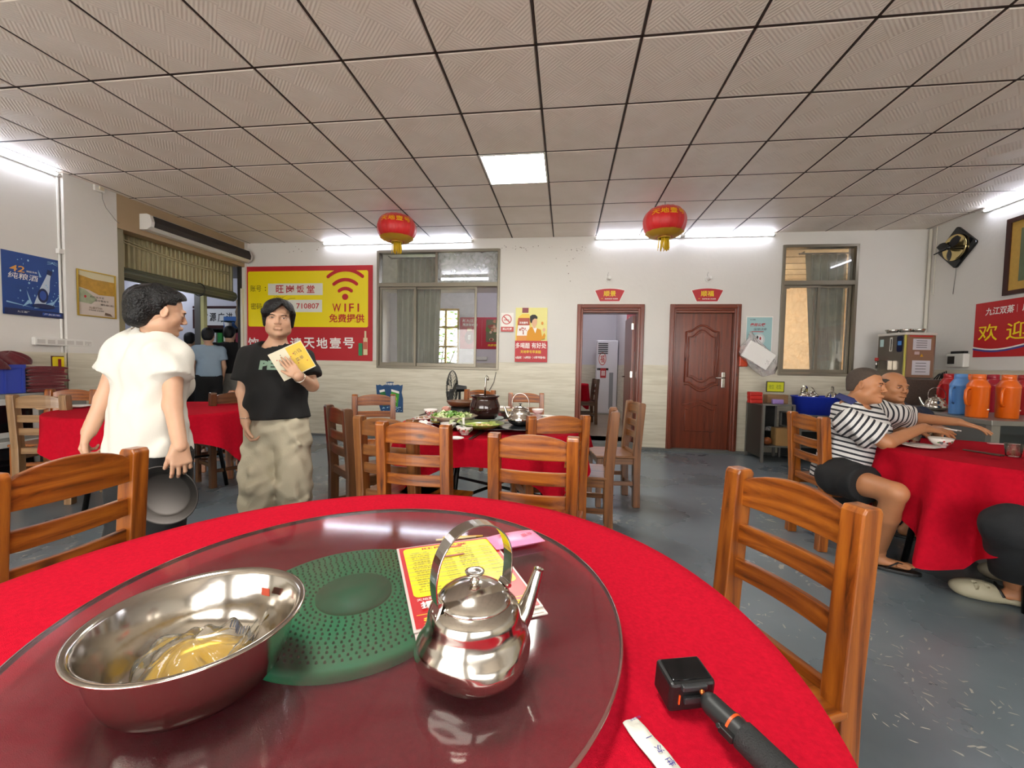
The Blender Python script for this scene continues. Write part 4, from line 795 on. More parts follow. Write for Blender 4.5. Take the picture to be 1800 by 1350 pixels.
e = empty('counter', (0, 0, 0), 'counter with pale wooden top edge in the hall', 'counter'); MB().b2((a.x, 6.9, .86), (b_.x+.2, 7.4, .90)).obj('counter_top', mat('counter_top', '#c79a5c', .4), e, bev=.005); MB().b2((a.x+.03, 6.93, 0), (b_.x+.17, 7.37, .86)).obj('counter_body', mat('counter_body', '#8a8578', .5), e)
q = at(352, 600, 0, -5.9); MB().b2((q.x-.05, q.y-.05, 0), (q.x+.05, q.y+.05, 2.9)).obj('hall_post', steel_dull, label='grey metal post standing in the hall beyond the opening', cat='post')
q = at(359, 600, 0, -5.75); MB().b2((q.x-.03, q.y-.03, 0), (q.x+.03, q.y+.03, 2.9)).obj('hall_post', mat('post_cream', '#c8c48a', .4), label='cream metal post beside the grey one in the hall', cat='post')
# --- standing air conditioner, chair and table beyond the open doorway
e = empty('air_conditioner', (.95, 9.9, .07), 'tall white standing air conditioner beyond the open doorway', 'air conditioner'); wm = mat('appliance_white', '#dcdade', .35)
MB().box((0, 0, .87), (.48, .32, 1.70)).obj('body', wm, e, bev=.02); MB().box((0, 0, .015), (.46, .34, .03)).obj('plinth', steel_dull, e)
for k in range(6): MB().box((-.10, -.165, 1.64-k*.045), (.22, .012, .022)).obj('louvre', mat('louvre_black', '#161618', .4), e)
MB().box((-.10, -.163, 1.05), (.26, .006, .05)).obj('display_band', black_gloss, e); MB().box((.10, -.163, .55), (.09, .006, .85)).obj('side_grille', mat('ac_grille', '#8a8c90', .5), e)
p = Panel((.95-.24, 9.9-.163, .07), X, Z); p.l = .002; p.ell(.13, 1.29, .085, .15, pk, n=24); p.ell(.13, 1.29, .07, .13, white_print, n=24); p.text('福', .13, 1.29, .18, pk, .10, .02); p.rect(.09, .85, .13, .22, red_print); p.text('囍', .155, .96, .12, white_print, .09, .01)
for k, (mb, ms) in list(p.parts.items()):
    o = mb.obj(k, ms, None); o.parent = e; o.matrix_parent_inverse = Matrix.Translation((-.95, -9.9, -.07))
# foliage outside the far window of the left side room
bsh = empty('shrub', (-3.9, 12.2, 0), 'leafy green shrub outside the far window behind the left window', 'shrub'); rnd = random.Random(6); mb = MB()
for k in range(1500):
    c = Vector((rnd.gauss(0, 1.1), rnd.gauss(0, .4), rnd.uniform(.2, 2.8))); R_ = Matrix.Rotation(rnd.uniform(0, 6), 3, 'Z') @ Matrix.Rotation(rnd.uniform(-1, 1), 3, 'X'); s_ = rnd.uniform(.06, .13)
    mb.add([c+R_ @ Vector(q) for q in ((-s_, 0, 0), (0, -s_*.4, .01), (s_, 0, 0), (0, s_*.4, .01))], [(0, 1, 2, 3)], k % 2)
mb.obj('foliage', [mat('leaf_a', '#5f8a2e', .6), mat('leaf_b', '#86ad45', .6)], bsh, kind='stuff')
for k in range(4): MB().tube([(0, 0, 0), (.2*(k-1.5), .05, 1.0), (.55*(k-1.5), .0, 2.2)], [.035, .022, .01], 6).obj('stem', mat('stem_brown', '#5a4632', .8), bsh)
for k in range(2):
    MB().tube([(-5.285+.02, 4.16+t*1.75, 2.60-.03*k-.05*math.sin(t*3.1)-.06*t) for t in np.linspace(0, 1, 9)], .006, 6).obj('cable', mat('cable_cream', '#c2b892', .5), label=('upper', 'lower')[k]+' cream cable strung across the ribbed metal sheet', cat='cable')
# ================================================================ CHAIRS AND TABLES
PAL = {'honey': ('#2a1004', '#793c0d', '#a65f1b'), 'brown': ('#2a160b', '#6e4220', '#87572c'), 'dark': ('#1c100a', '#4a2d19', '#5f3f26'), 'tan': ('#3d2a18', '#7d5d3c', '#947350')}
WD = {}
for k, (a, b_, c) in PAL.items():
    for ax in range(3): WD[k, ax] = wood('%s_wood_%s' % (k, 'xyz'[ax]), ax, a, b_, c)
HC, SW, PW, PD = .87, .338, .050, .058
def chair_meshes(k, crest):
    mz, mx_ = WD[k, 2], WD[k, 0]; my_ = WD[k, 1]; out = []
    for s in (-1, 1):
        mb = MB(); P = [(-.194, 0), (-.138, 0), (-.129, .25), (-.127, .45), (-.160, HC-.012), (-.168, HC), (-.210, HC), (-.218, HC-.012), (-.188, .45), (-.188, .25)]
        mb.prism(P, (s*SW/2-PW/2, 0, 0), Y, Z, (PW, 0, 0)); out.append(('back_post', mb.mesh('back_post', mz, True), .004))
    for s in (-1, 1):
        mb = MB(); mb.box((s*(SW/2+.01), .155, .2055), (.040, .042, .411)); out.append(('leg', mb.mesh('leg', mz, True), .004))
    def slat(z0, z1, cr, nm):
        mb = MB(); n = 10; yb = -.155-.033*(((z0+z1)/2-.45)/.42)-.005
        F, B = [], []
        for i in range(n+1):
            u = i/n*2-1; x = u*(SW/2-PW/2+.006); sag = -.016*(1-u*u); zt = z1+cr*(1-u*u)**.8 if cr else z1
            F.append(((x, yb+.010+sag, z0), (x, yb+.008+sag, zt))); B.append(((x, yb-.010+sag, z0), (x, yb-.010+sag, zt)))
        vs = [v for f, b2 in zip(F, B) for v in (f[0], f[1], b2[1], b2[0])]; fs = []
        for i in range(n):
            a = i*4; c = a+4
            for q in range(4): fs.append((a+q, a+(q+1) % 4, c+(q+1) % 4, c+q))
        fs.append((3, 2, 1, 0)); fs.append((n*4, n*4+1, n*4+2, n*4+3)); mb.add(vs, [f[::-1] for f in fs]); out.append((nm, mb.mesh(nm, mx_, True), .003))
    slat(.765, .838, crest, 'crest_rail'); slat(.655, .712, 0, 'back_slat'); slat(.555, .610, 0, 'back_slat')
    mb = MB(); mb.box((0, -.158, .430), (SW-PW+.004, .022, .05)); out.append(('seat_rail', mb.mesh('seat_rail', mx_, True), .003))
    mb = MB(); mb.prism([(-.195, -.148), (.195, -.148), (.205, .185), (-.205, .185)], (0, 0, .412), X, Y, (0, 0, .022)); out.append(('seat', mb.mesh('seat', my_, True), .006))
    for s in (-1, 1):
        mb = MB(); mb.box((s*(SW/2+.003), 0, .384), (.02, .28, .05)); out.append(('side_rail', mb.mesh('side_rail', my_, True), .002))
        mb = MB(); mb.box((s*(SW/2+.003), -.005, .20), (.02, .29, .035)); out.append(('stretcher', mb.mesh('stretcher', my_, True), .002))
    mb = MB(); mb.box((0, .155, .384), (SW-.03, .02, .05)); out.append(('front_rail', mb.mesh('front_rail', mx_, True), .002))
    mb = MB(); mb.box((0, .155, .26), (SW-.03, .018, .032)); out.append(('stretcher', mb.mesh('stretcher', mx_, True), .002))
    mb = MB(); mb.box((0, -.16, .15), (SW-.04, .018, .032)); out.append(('stretcher', mb.mesh('stretcher', mx_, True), .002))
    return out
CM = {}
def chair(pal, pa, pb, lab, group, crest=.03, z=0):
    """pa, pb: tops of the two back posts on the floor plan, left then right seen from behind the chair"""
    if (pal, crest) not in CM: CM[pal, crest] = chair_meshes(pal, crest)
    pa, pb = Vector(pa[:2]), Vector(pb[:2]); d = (pb-pa).normalized(); f = Vector((-d.y, d.x)); M = (pa+pb)/2+f*.188
    e = empty('dining_chair', (M.x, M.y, z), lab, 'chair', group, rz=math.atan2(d.y, d.x))
    for nm, me, bv in CM[pal, crest]:
        o = bpy.data.objects.new(nm, me); COL.objects.link(o); o.parent = e; md = o.modifiers.new('b', 'BEVEL'); md.width = bv; md.segments = 2; md.limit_method = 'ANGLE'; md.angle_limit = .6
    return e
def topxy(px, py, z=HC): q = at(px, py, 2, z); return (q.x, q.y)
def pair(px, py, ang, side, z=HC):
    """one post top measured (its own side 'L' or 'R' seen from behind), back direction angle in degrees"""
    q = Vector(topxy(px, py, z)); d = Vector((math.cos(math.radians(ang)), math.sin(math.radians(ang))))*SW
    return (q, q+d) if side == 'L' else (q-d, q)
GF, GM, GL, GR = 'chairs at the near table', 'chairs around the middle table', 'chairs around the left table', 'chairs at the right table'
q0, q1 = Vector(topxy(1310, 825)), Vector(topxy(1515, 888)); print('R', q0, q1, (q0-q1).length)
a_ = math.degrees(math.atan2((q0-q1).y, (q0-q1).x)); chair('honey', *pair(1515, 888, a_, 'L'), 'bright honey wooden chair pulled out at the right of the near table', GF, .035)
# left near chair: direction from the middle slat
s0, s1 = at(232, 870, 2, .71), at(0, 937, 2, .71); a_ = math.degrees(math.atan2(s0.y-s1.y, s0.x-s1.x)); print('L ang', a_)
chair('honey', *pair(236, 787, a_, 'R'), 'honey wooden chair cut off by the left edge at the near table', GF, .045)
def fromboth(pal, A, B, lab, g, crest=.03):
    a, b_ = Vector(topxy(*A)), Vector(topxy(*B)); m = (a+b_)/2; d = (b_-a).normalized()*SW/2; print(lab[:30], round((a-b_).length, 2), m[:]); return chair(pal, m-d, m+d, lab, g, crest)
chair('dark', *pair(610, 719, -41, 'R'), 'dark brown chair at the front left corner of the middle table', GM)
fromboth('brown', (630, 730), (727, 737), 'brown chair wedged behind the front left chair of the middle table', GM)
fromboth('honey', (666, 740), (790, 746), 'honey chair with swirling grain on its top rail, back to the near table', GM, .038)
fromboth('honey', (864, 760), (1014, 768), 'honey chair with pale post tops nearest the near table edge, right of centre', GM, .034)
fromboth('honey', (939, 731), (1024, 730), 'honey chair partly hidden behind the front right chair of the middle table', GM, .034)
fromboth('honey', (869, 686), (819, 684), 'honey chair behind the dark clay pot, facing the camera', GM)
fromboth('honey', (951, 691), (899, 690), 'honey chair behind the steel kettle of the middle table, facing the camera', GM)
chair('honey', *pair(624, 693, 203, 'R'), 'honey chair at the rear left of the middle table before the torn poster', GM)
chair('brown', *pair(1082, 724, 86, 'L'), 'brown chair side-on at the right of the middle table, nearer of the two', GM)
chair('brown', *pair(1128, 709, 98, 'L'), 'brown chair at the right of the middle table in front of the open doorway', GM)
chair('tan', *pair(22, 698, 18, 'L', .85), 'dull tan chair at the front left of the left table', GL)
chair('honey', *pair(88, 684, 200, 'R'), 'honey chair behind the left table beside the folded red cloths', GL)
chair('dark', *pair(374, 690, 62, 'L'), 'dark chair at the right of the left table behind the woman in white', GL)
chair('honey', *pair(408, 686, 118, 'L'), 'honey chair at the far right of the left table below the opening', GL)
chair('honey', *pair(1448, 733, -88, 'R'), 'honey chair under the man in the striped shirt', GR)
chair('brown', (2.55, 3.62), (2.22, 3.62), 'brown chair under the man in the navy shirt', GR)
q = at(1042, 745, 2, .068); c_ = chair('dark', (.62, 8.0), (.56, 8.33), 'dark chair seen through the open doorway beside the air conditioner', 'chairs in the room beyond the doorway', z=.068)
# ---------------------------------------------------------------- tables with their cloths
blk = mat('black_metal_leg', '#141312', .4, .4); ply = mat('table_board', '#8d6d46', .6)
def folding_table(cx, cy, R, zt, lab):
    e = empty('round_table', (cx, cy, 0), lab, 'table', 'round tables'); MB().lathe([(zt-.03, 0), (zt-.03, R-.01), (zt-.002, R-.008), (zt-.002, 0)], n=48).obj('table_top', ply, e)
    for k in range(4):
        a = math.pi/4+k*math.pi/2+.3; mb = MB(); r1, r0 = R*.55, R*.72; mb.tube([(r0*math.cos(a), r0*math.sin(a), .0), (r1*math.cos(a), r1*math.sin(a), zt-.03)], .017, 8); mb.obj('leg', blk, e)
    for k in range(2):
        a = math.pi/4+k*math.pi/2+.3; MB().tube([(R*.65*math.cos(a), R*.65*math.sin(a), .30), (-R*.65*math.cos(a), -R*.65*math.sin(a), .30)], .011, 8).obj('cross_bar', blk, e)
    return e
def tablecloth(cx, cy, R, zt, half, th0, lab, seed=0, fold=.05, nf=22, wr=.0012, m=None, maxdrop=9):
    rnd = random.Random(seed); ph = [rnd.uniform(0, 6.28) for _ in range(8)]; mb = MB(); NU, NV = 240, 46
    def f(u, v):
        a = u*6.28318; q = a-th0; ext = half/max(abs(math.cos(q)), abs(math.sin(q))); ext = min(ext, half*1.30); drop = min(ext-R, maxdrop)
        tv = .45
        if v < tv:
            r = R*(v/tv); x, y = r*math.cos(a), r*math.sin(a)
            z = zt+wr*(math.sin(13*x+7*y+ph[0])*math.sin(9*y-5*x+ph[1])+.6*math.sin(31*x-17*y+ph[2]))*min(1, (1-v/tv)*4)
            return (cx+x, cy+y, z)
        t = (v-tv)/(1-tv); s = t*drop; k = min(1, s/.015)
        g = (s/.35); amp = fold*min(1.6, g)
        w = math.sin(nf/2*a+ph[3]+.8*math.sin(3*a+ph[4]))*.6+math.sin(nf*.86*a+ph[5])*.4
        r = R+.012*math.sin(k*math.pi/2)+amp*(w+.35)
        z = zt-.012*(1-math.cos(k*math.pi/2))-max(0, s-.008)
        return (cx+r*math.cos(a), cy+r*math.sin(a), max(z, .02))
    mb.grid(f, NU, NV, wu=True); o = mb.obj('tablecloth', m or red_cloth); tag(o, lab, 'tablecloth', 'red tablecloths'); return o
TA = (-.341, .585, .660, .75); TM = (-.492, 2.885, .652, .75); TL = (-3.33, 3.02, .66, .75); TR = (2.43, 2.60, .54, .72)
folding_table(*TA[:2], .65, .747, 'near round table under the bright red cloth, with the tinted glass turntable'); folding_table(*TM[:2], .64, .747, 'middle round table with black metal legs, laden with dishes'); folding_table(*TL[:2], .65, .747, 'left round table behind the woman in the white shirt'); folding_table(*TR[:2], .53, .717, 'right round table where two men sit')
near_cloth = mat('near_red_cloth', '#c5122c', .95, spec=.06, noise=.28, nscale=170, bump=.5, bscale=900)
tablecloth(*TA, .86, .5, 'bright red cloth over the near table', 1, .03, 22, .0012, near_cloth)
tablecloth(*TM, .80, .0, 'red cloth over the middle table with the dishes', 2, .08)
tablecloth(*TL, .86, -.61, 'red cloth over the left table, hanging to a point on the right', 3, .045)
tablecloth(*TR, .83, -.27, 'red cloth over the right table where the men sit, hanging low', 4, .085, 22)
# the room beyond the doorway has a red cloth too
q = at(1030, 700, 1, 8.4); folding_table(-.05, 8.4, .5, .82, 'round table in the room beyond the open doorway'); tablecloth(-.05, 8.4, .51, .825, .76, .3, 'red cloth on the table beyond the open doorway', 5)
# ---------------------------------------------------------------- near table: turntable, basin, kettle, menu
GZ = .785
tt = empty('turntable', (-.319, .609, .7525), 'large tinted glass turntable over a green base on the near table', 'turntable')
MB().lathe([(0, 0), (0, .176), (.014, .178), (.018, .172), (.018, 0)], n=96).obj('green_base', mat('green_plastic', '#1fb37c', .5), tt, loc=(-.024, .03, 0))
mb = MB(); k = 0
for i in range(3, 18):
    rr_ = .0095*i; n = int(2*math.pi*rr_/.0105)
    for j in range(n):
        a = 2*math.pi*j/n+i*.37
        if i < 5: continue
        mb.lathe([(.018, .0021), (.0205, .0016), (.0213, 0)], (rr_*math.cos(a)-.024, rr_*math.sin(a)+.03, 0), n=5)
mb.obj('base_nubs', mat('green_nub', '#0c6a4a', .5), tt, kind='stuff')
glass_m = thin_glass('tinted_glass', (.56, .74, .72, 1), .20, '#7d5a5c', rough=.07, fr=1.42)
mb = MB(); mb.lathe([(0, 0), (0, .406), (.002, .408), (.0, .4085)][:3], n=160, sm=False); mb.M = None
g = MB(); g.disc((0, 0, GZ-.7525), .406, 160); g.obj('glass_plate', glass_m, tt)
rim_m = mat('glass_edge', '#6b4a46', .1, coat=.6); MB().lathe([(GZ-.7525-.007, .4045), (GZ-.7525-.007, .4080), (GZ-.7525-.003, .4092), (GZ-.7525+.0005, .4078), (GZ-.7525+.0005, .4060)], n=160).obj('glass_rim', rim_m, tt)
MB().lathe([(.018, .06), (.024, .06), (.024, 0)], (-.024, .03, 0), n=40).obj('hub', mat('green_hub', '#1f9068', .5), tt)
# basin
bs = empty('steel_basin', (-.418, .418, GZ+.0012), 'oval-looking polished steel basin with a bag of yellow liquid on the turntable', 'basin')
RB = .1115; HB = .0765
MB().lathe([(0, 0), (0, .068), (.004, .078), (.014, .086), (.035, .094), (HB-.006, .1020), (HB-.002, .1035), (HB-.001, RB-.001), (HB, RB+.0005), (HB+.002, RB), (HB+.0025, RB-.002), (HB+.001, .1045), (HB-.003, .1010), (.035, .0925), (.014, .0845), (.006, .076), (.0025, .067), (.002, 0)], n=96).obj('basin_shell', chrome, bs)
MB().box((.018, .0865, .058), (.013, .001, .010), rot=Matrix.Rotation(-.15, 3, 'Z')).obj('sticker', mat('sticker_pink', '#c9543e', .5), bs)
bag = empty('oil_bag', (-.417, .418, GZ+.006), 'clear plastic bag of yellow liquid inside the steel basin', 'bag')
liq = thin_glass('yellow_liquid', (.95, .78, .10, 1), .8, '#e0b010', rough=.05, fr=1.33)
def blob(rx, ry, h, amp, seed, sx=0, z0=.001):
    rnd = random.Random(seed); ph = [rnd.uniform(0, 6) for _ in range(6)]
    def f(u, v):
        a = u*6.2832; t = v*math.pi/2; k = math.cos(t)**.7 if v < 1 else 0; w = 1+amp*math.sin(3*a+ph[0])+amp*.6*math.sin(7*a+ph[1]+3*t)
        return (sx+rx*k*w*math.cos(a), ry*k*w*math.sin(a), z0+h*math.sin(t)*(1+amp*math.sin(5*a+ph[2])*math.cos(t)))
    return f
mb = MB(); mb.grid(blob(.061, .058, .026, .06, 2, .0), 48, 12, wu=True); mb.disc((0, 0, .001), .055, 48, up=False); mb.obj('liquid', liq, bag)
film = thin_glass('clear_film', (.97, .96, .93, 1), .14, '#e0dacc', rough=.10, fr=1.28)
mb = MB(); rnd = random.Random(4); P4 = [rnd.uniform(0, 6) for _ in range(9)]
def filmf(u, v):
    a = u*6.2832; k = 1-v; w = 1+.12*math.sin(4*a+P4[0])+.07*math.sin(9*a+P4[1]); t = math.sin(k*math.pi/2)
    return (-.002+.064*t*w*math.cos(a)-.012*v, .060*t*w*math.sin(a)+.01*v, .002+.036*math.cos(k*math.pi/2)**.8+.005*math.sin(13*a+P4[2]+v*9)*t+.006*math.sin(5*a+v*14)*v*t)
mb.grid(filmf, 90, 22, wu=True); mb.obj('film', film, bag)
mb = MB()
def knotf(u, v): return (.040+.012*u+.004*math.sin(v*20), .012+.05*(v-.5)+.02*u, .022+.030*u+.004*math.sin(v*31+u*6))
mb.grid(knotf, 14, 26); mb.obj('bag_neck', film, bag)
mb = MB()
for k in range(16):
    p0 = Vector((.006+k*.0026, .040-.0006*k+.003*math.sin(k*.8), .037-.0004*k)); mb.box(p0, (.0012, .009, .001), rot=Matrix.Rotation(.35+.1*math.sin(k), 3, 'Z') @ Matrix.Rotation(.6, 3, 'X'))
mb.obj('printed_barcode', mat('barcode_ink', '#1c1c30', .4), bag)
# kettles
def kettle(loc, s, rz, lab, knob=chrome, m=chrome, dent=True, group='steel kettles'):
    e = empty('steel_kettle', loc, lab, 'kettle', group, rz=rz); e.scale = (s, s, s)
    def wob(a, z):
        w = 1.0
        if dent:
            for a0, z0, d in ((-2.5, .020, .13), (-.9, .030, .08), (.6, .03, .05), (-1.7, .052, .045), (2.4, .05, .04)):
                q = (a-a0+math.pi) % (2*math.pi)-math.pi; w -= d*math.exp(-(q/.38)**2-((z-z0)/.015)**2)
        return w
    pr = [(0, .0), (0, .046), (.003, .052), (.010, .062), (.020, .0695), (.030, .0715), (.040, .0695), (.048, .0650), (.056, .0600), (.064, .0572), (.073, .0558), (.080, .0532), (.0855, .0480), (.0885, .0430)]
    pf = [(z_, float(np.interp(z_, [a[0] for a in pr[1:]], [a[1] for a in pr[1:]]))) for z_ in np.linspace(0, .0885, 36)]
    MB().lathe([(0, 0)]+pf, n=96, wob=wob).obj('kettle_body', m, e)
    MB().lathe([(.0865, .0430), (.0885, .0450), (.0900, .0446), (.0950, .0410), (.1010, .032), (.1065, .019), (.109, .0075), (.1095, .0)], n=64).obj('lid', m, e)
    MB().lathe([(.109, .0055), (.110, .0062), (.112, .0035), (.1155, .003), (.118, .006), (.1200, .0115), (.1215, .0118), (.1222, .009), (.1212, .005), (.1212, 0)], n=32).obj('lid_knob', knob, e)
    MB().tube([(.058, 0, .030), (.074, 0, .052), (.084, 0, .074), (.0935, 0, .100)], [.0155, .0115, .0085, .0062], 20, cap=False).tube([(.0935, 0, .100), (.0945, 0, .1025)], [.0062, .0070], 20, cap=False).obj('spout', m, e)
    # flat strap handle over the lid, in the plane of the spout
    mb = MB(); pts = [(-.050, .096), (-.052, .120), (-.046, .148), (-.030, .170), (-.006, .180), (.020, .176), (.038, .160), (.046, .138), (.046, .112), (.044, .094)]
    vs = []; fs = []; wd_ = .0105
    import itertools
    cs_ = [Vector(pts[0])]
    for i in range(len(pts)-1):
        p0, p1, p2, p3 = (Vector(pts[max(0, i-1)]), Vector(pts[i]), Vector(pts[i+1]), Vector(pts[min(len(pts)-1, i+2)]))
        for t in (.25, .5, .75, 1.0): cs_.append(.5*((2*p1)+(-p0+p2)*t+(2*p0-5*p1+4*p2-p3)*t*t+(-p0+3*p1-3*p2+p3)*t**3))
    for i, p_ in enumerate(cs_):
        t = (cs_[min(i+1, len(cs_)-1)]-cs_[max(0, i-1)]).normalized(); n_ = Vector((-t.y, t.x))*.0009; w_ = wd_*(.75 if i in (0, len(cs_)-1) else 1)
        vs += [(p_.x+n_.x, -w_, p_.y+n_.y), (p_.x+n_.x, w_, p_.y+n_.y), (p_.x-n_.x, w_, p_.y-n_.y), (p_.x-n_.x, -w_, p_.y-n_.y)]
    for i in range(len(cs_)-1):
        for q in range(4): fs.append((i*4+q, i*4+(q+1) % 4, i*4+4+(q+1) % 4, i*4+4+q))
    fs += [(3, 2, 1, 0), tuple(len(vs)-4+q for q in range(4))]; mb.add(vs, fs, 0, False); mb.obj('handle', m, e, bev=.0004, seg=1)
    for sx, xx in ((-1, -.048), (1, .043)):
        mb = MB(); mb.box((xx, 0, .088), (.003, .018, .022), rot=Matrix.Rotation(-sx*.35, 3, 'Y')); mb.cyl((xx, -.011, .097), (xx, .011, .097), .0028, n=10)
        for yy in (-.005, .005): mb.sphere((xx+sx*.002, yy, .083), .0026, 8)
        mb.obj('handle_bracket', m, e)
    return e
kettle((-.104, .484, GZ+.001), 1.01, .66, 'dented polished steel kettle with tall strap handle on the turntable', dent=True)
# menus
def menu(tl, tr, z, full, lab, th=.0022):
    tl, bl = Vector(tl), Vector(tr); Vd = (tl-bl).normalized(); Hh = (tl-bl).length; Wd = Hh*.72; U = Vector((Vd.y, -Vd.x))
    O_ = bl; e = empty('menu', (0, 0, 0), lab, 'menu', 'laminated menus on the turntable'); p = Panel((O_.x, O_.y, z), (U.x, U.y, 0), (Vd.x, Vd.y, 0))
    p.board(Wd, Hh, mat('laminate_edge', '#d5c9c4', .25, coat=.5), e, 'laminate', th, bev=.0006); p.l = th+.0003; S_ = .00012
    P_ = lambda *a, **k: p.poly(*a, step=S_, **k)
    if full:
        p.rect(.004, .004, Wd-.008, Hh-.008, mat('menu_red', '#c2181e', .3, coat=.5)); my = mat('menu_yellow', '#f5e400', .3, coat=.5)
        p.rect(.011, Hh*.30, Wd-.022, Hh*.66, my, r=.010)
        p.l -= .0002; p.text('旺岗饭堂', Wd*.47, Hh*.925, Hh*.035, red_print, Wd*.46, .02); p.rect(Wd*.40, Hh*.885, Wd*.24, .006, pk); p.rect(Wd*.40, Hh*.745, Wd*.22, .006, pk)
        ink = mat('menu_ink', '#2a2a10', .5); names = ['清蒸鲩鱼', '白切鸡半只', '焖鹅一碟', '蒸排骨', '炒时蔬大碟', '豉油鸡一份', '红烧乳鸽', '酸菜炒大肠', '煎焗鱼嘴', '姜葱炒蟹', '咸蛋蒸肉饼', '萝卜牛腩煲', '上汤浸菜苗', '砂锅粥一锅', '炒河粉']
        rw = 0
        for sec, (ya, n_) in enumerate(((.865, 6), (.715, 14))):
            for k in range(n_):
                y_ = Hh*(ya-.0285*k)
                for cxx, wn in ((.20, .20), (.44, .13), (.63, .19), (.85, .12)):
                    t = names[(rw*3+k*5+int(cxx*10)) % len(names)] if wn > .15 else '%d元/%s' % (18+(k*7+rw*3) % 50, '份')
                    p.text(t, Wd*cxx, y_, .0036, ink, Wd*(wn*(.75+.05*((k*3+rw) % 5))), .0); p.l -= .0004
                rw += 1
        p.text('天地壹号', Wd*.16, Hh*.265, .007, white_print, Wd*.18); p.text('提高免疫', Wd*.32, Hh*.205, .019, white_print, Wd*.46, .03); p.text('上喝下补', Wd*.40, Hh*.145, .017, white_print, Wd*.46, .03); p.text('多喝醋有好处', Wd*.50, Hh*.06, .018, yellow_print, Wd*.84, .03); p.rect(.008, Hh*.108, Wd-.016, .0012, yellow_print)
    else:
        p.rect(.004, .004, Wd-.008, Hh-.008, mat('menu_back', '#cfc9bd', .3)); 
        for k in range(18): p.rect(.01, .012+k*Hh*.05, Wd-.02, .001, mat('menu_line', '#8d8a80', .5))
    p.done(e); return e
menu(at(697, 965, 2, GZ+.006)[:2], at(727, 1112, 2, GZ+.006)[:2], GZ+.0042, True, 'red and yellow laminated menu lying on top under the kettle')
menu((at(697, 965, 2, GZ+.006)+Vector((.008, -.012, 0)))[:2], (at(727, 1112, 2, GZ+.006)+Vector((.008, -.012, 0)))[:2], GZ+.0008, False, 'pale laminated sheet under the red and yellow menu')
# tissue packet and toothpicks
def flatat(px, py, z): q = at(px, py, 2, z); return q
e = empty('tissue_packet', tuple(flatat(906, 948, GZ+.01)-Vector((0, 0, .009))), 'pink tissue packet with red print beside the menu on the turntable', 'tissue packet', rz=.55)
mb = MB()
def pil(sgn):
    def f(u, v): k = (4*u*(1-u))**.35*(4*v*(1-v))**.35; return (-.055+.11*u, -.031+.062*v, .009+sgn*.0085*k)
    return f
mb.grid(pil(1), 20, 12); mb.grid(lambda u, v: pil(-1)(1-u, v), 20, 12); mb.obj('wrapper', mat('tissue_pink', '#e58ab2', .35, noise=.15, nscale=60), e)
p = Panel((-.055, -.031, .009), X, Y); p.l = .0092; p.text('天地', .03, .04, .011, mat('packet_red', '#c01c50', .4), .026, .02, rot=.2); p.text('壹号', .078, .026, .011, mat('packet_red', '#c01c50', .4), .026, .02, rot=.2); p.done(e)
for k in range(2):
    q = flatat(800+k*12, 947-k*3, GZ+.004); MB().tube([(-.04, 0, 0), (.045, .002, 0)], .0022, 6).obj('toothpick_sleeve', mat('sleeve_cream%d' % k, ('#d8c49a', '#e0b050')[k], .5), loc=tuple(q), label=('pale', 'yellow')[k]+' paper-wrapped toothpick behind the menu on the turntable', cat='toothpick').rotation_euler = (0, 0, .35-.1*k)
# wrapped chopsticks at the table edge
a, b_ = flatat(1106, 1262, .757), flatat(1180, 1350, .757); dz = (b_-a).normalized(); ln = .20; ang = math.atan2(dz.y, dz.x)
e = empty('chopstick_packet', (a.x, a.y, .753), 'white paper chopstick sleeve with blue print at the near table edge', 'chopsticks', rz=ang); mb = MB()
def slv(u, v):
    w = .0115*(1-.0*u)*(1 if u > .08 else (.8+2.5*u)); return (ln*u, (v-.5)*2*w, .0015+.006*math.sin(math.pi*v)**.6*min(1, u*9+.15)+.0008*math.sin(u*33+v*7))
mb.grid(slv, 40, 10); mb.grid(lambda u, v: (ln*u, -(v-.5)*2*.0115*(1 if u > .08 else (.8+2.5*u)), .001), 40, 2); mb.obj('sleeve', mat('sleeve_paper', '#dcdcd2', .6, bump=.2, bscale=80), e)
p = Panel((0, 0, 0), X, Y); p.l = .0085
for k, ch in enumerate('一次性筷子餐具'): p.text(ch, .032+k*.0155, 0, .009, mat('ink_violet', '#3b3a8c', .5), .008, .01, rot=-1.57)
p.text('旺岗饭堂', .010, .0, .003, mat('ink_violet', '#3b3a8c', .5), .014, rot=-1.57); p.done(e)
# action camera on its grip
e = empty('action_camera', tuple(flatat(1205, 1222, .752)), 'black action camera with tilted screen on the red tablecloth', 'camera'); ci = flatat(1205, 1222, .752)
def L3(px, py, z): q = flatat(px, py, z); return q-ci
A_, B_, C_, D_ = L3(1143, 1157, .800), L3(1221, 1153, .800), L3(1270, 1197, .795), L3(1191, 1208, .795)
ux = (B_-A_); vy = (D_-A_); ctr = (A_+C_)/2; Ux = ((B_-A_)+(C_-D_)).normalized(); Vy = ((D_-A_)+(C_-B_)); Vy = (Vy-Ux*Vy.dot(Ux)).normalized(); Nz = Ux.cross(Vy)*-1
w_, h_ = (B_-A_).length*.98, ((D_-A_)+(C_-B_)).length/2*.92
if Nz.z < 0: Nz = -Nz
Rm = Matrix((Ux, Vy, Nz)).transposed(); dp_ = .038
mb = MB(); mb.box(ctr-Nz*dp_/2, (w_, h_, dp_), rot=Rm); mb.obj('camera_body', black_plastic, e, bev=.004)
mb = MB(); mb.box(ctr+Nz*.001, (w_*.86, h_*.80, .003), rot=Rm); mb.obj('screen', black_gloss, e, bev=.002)
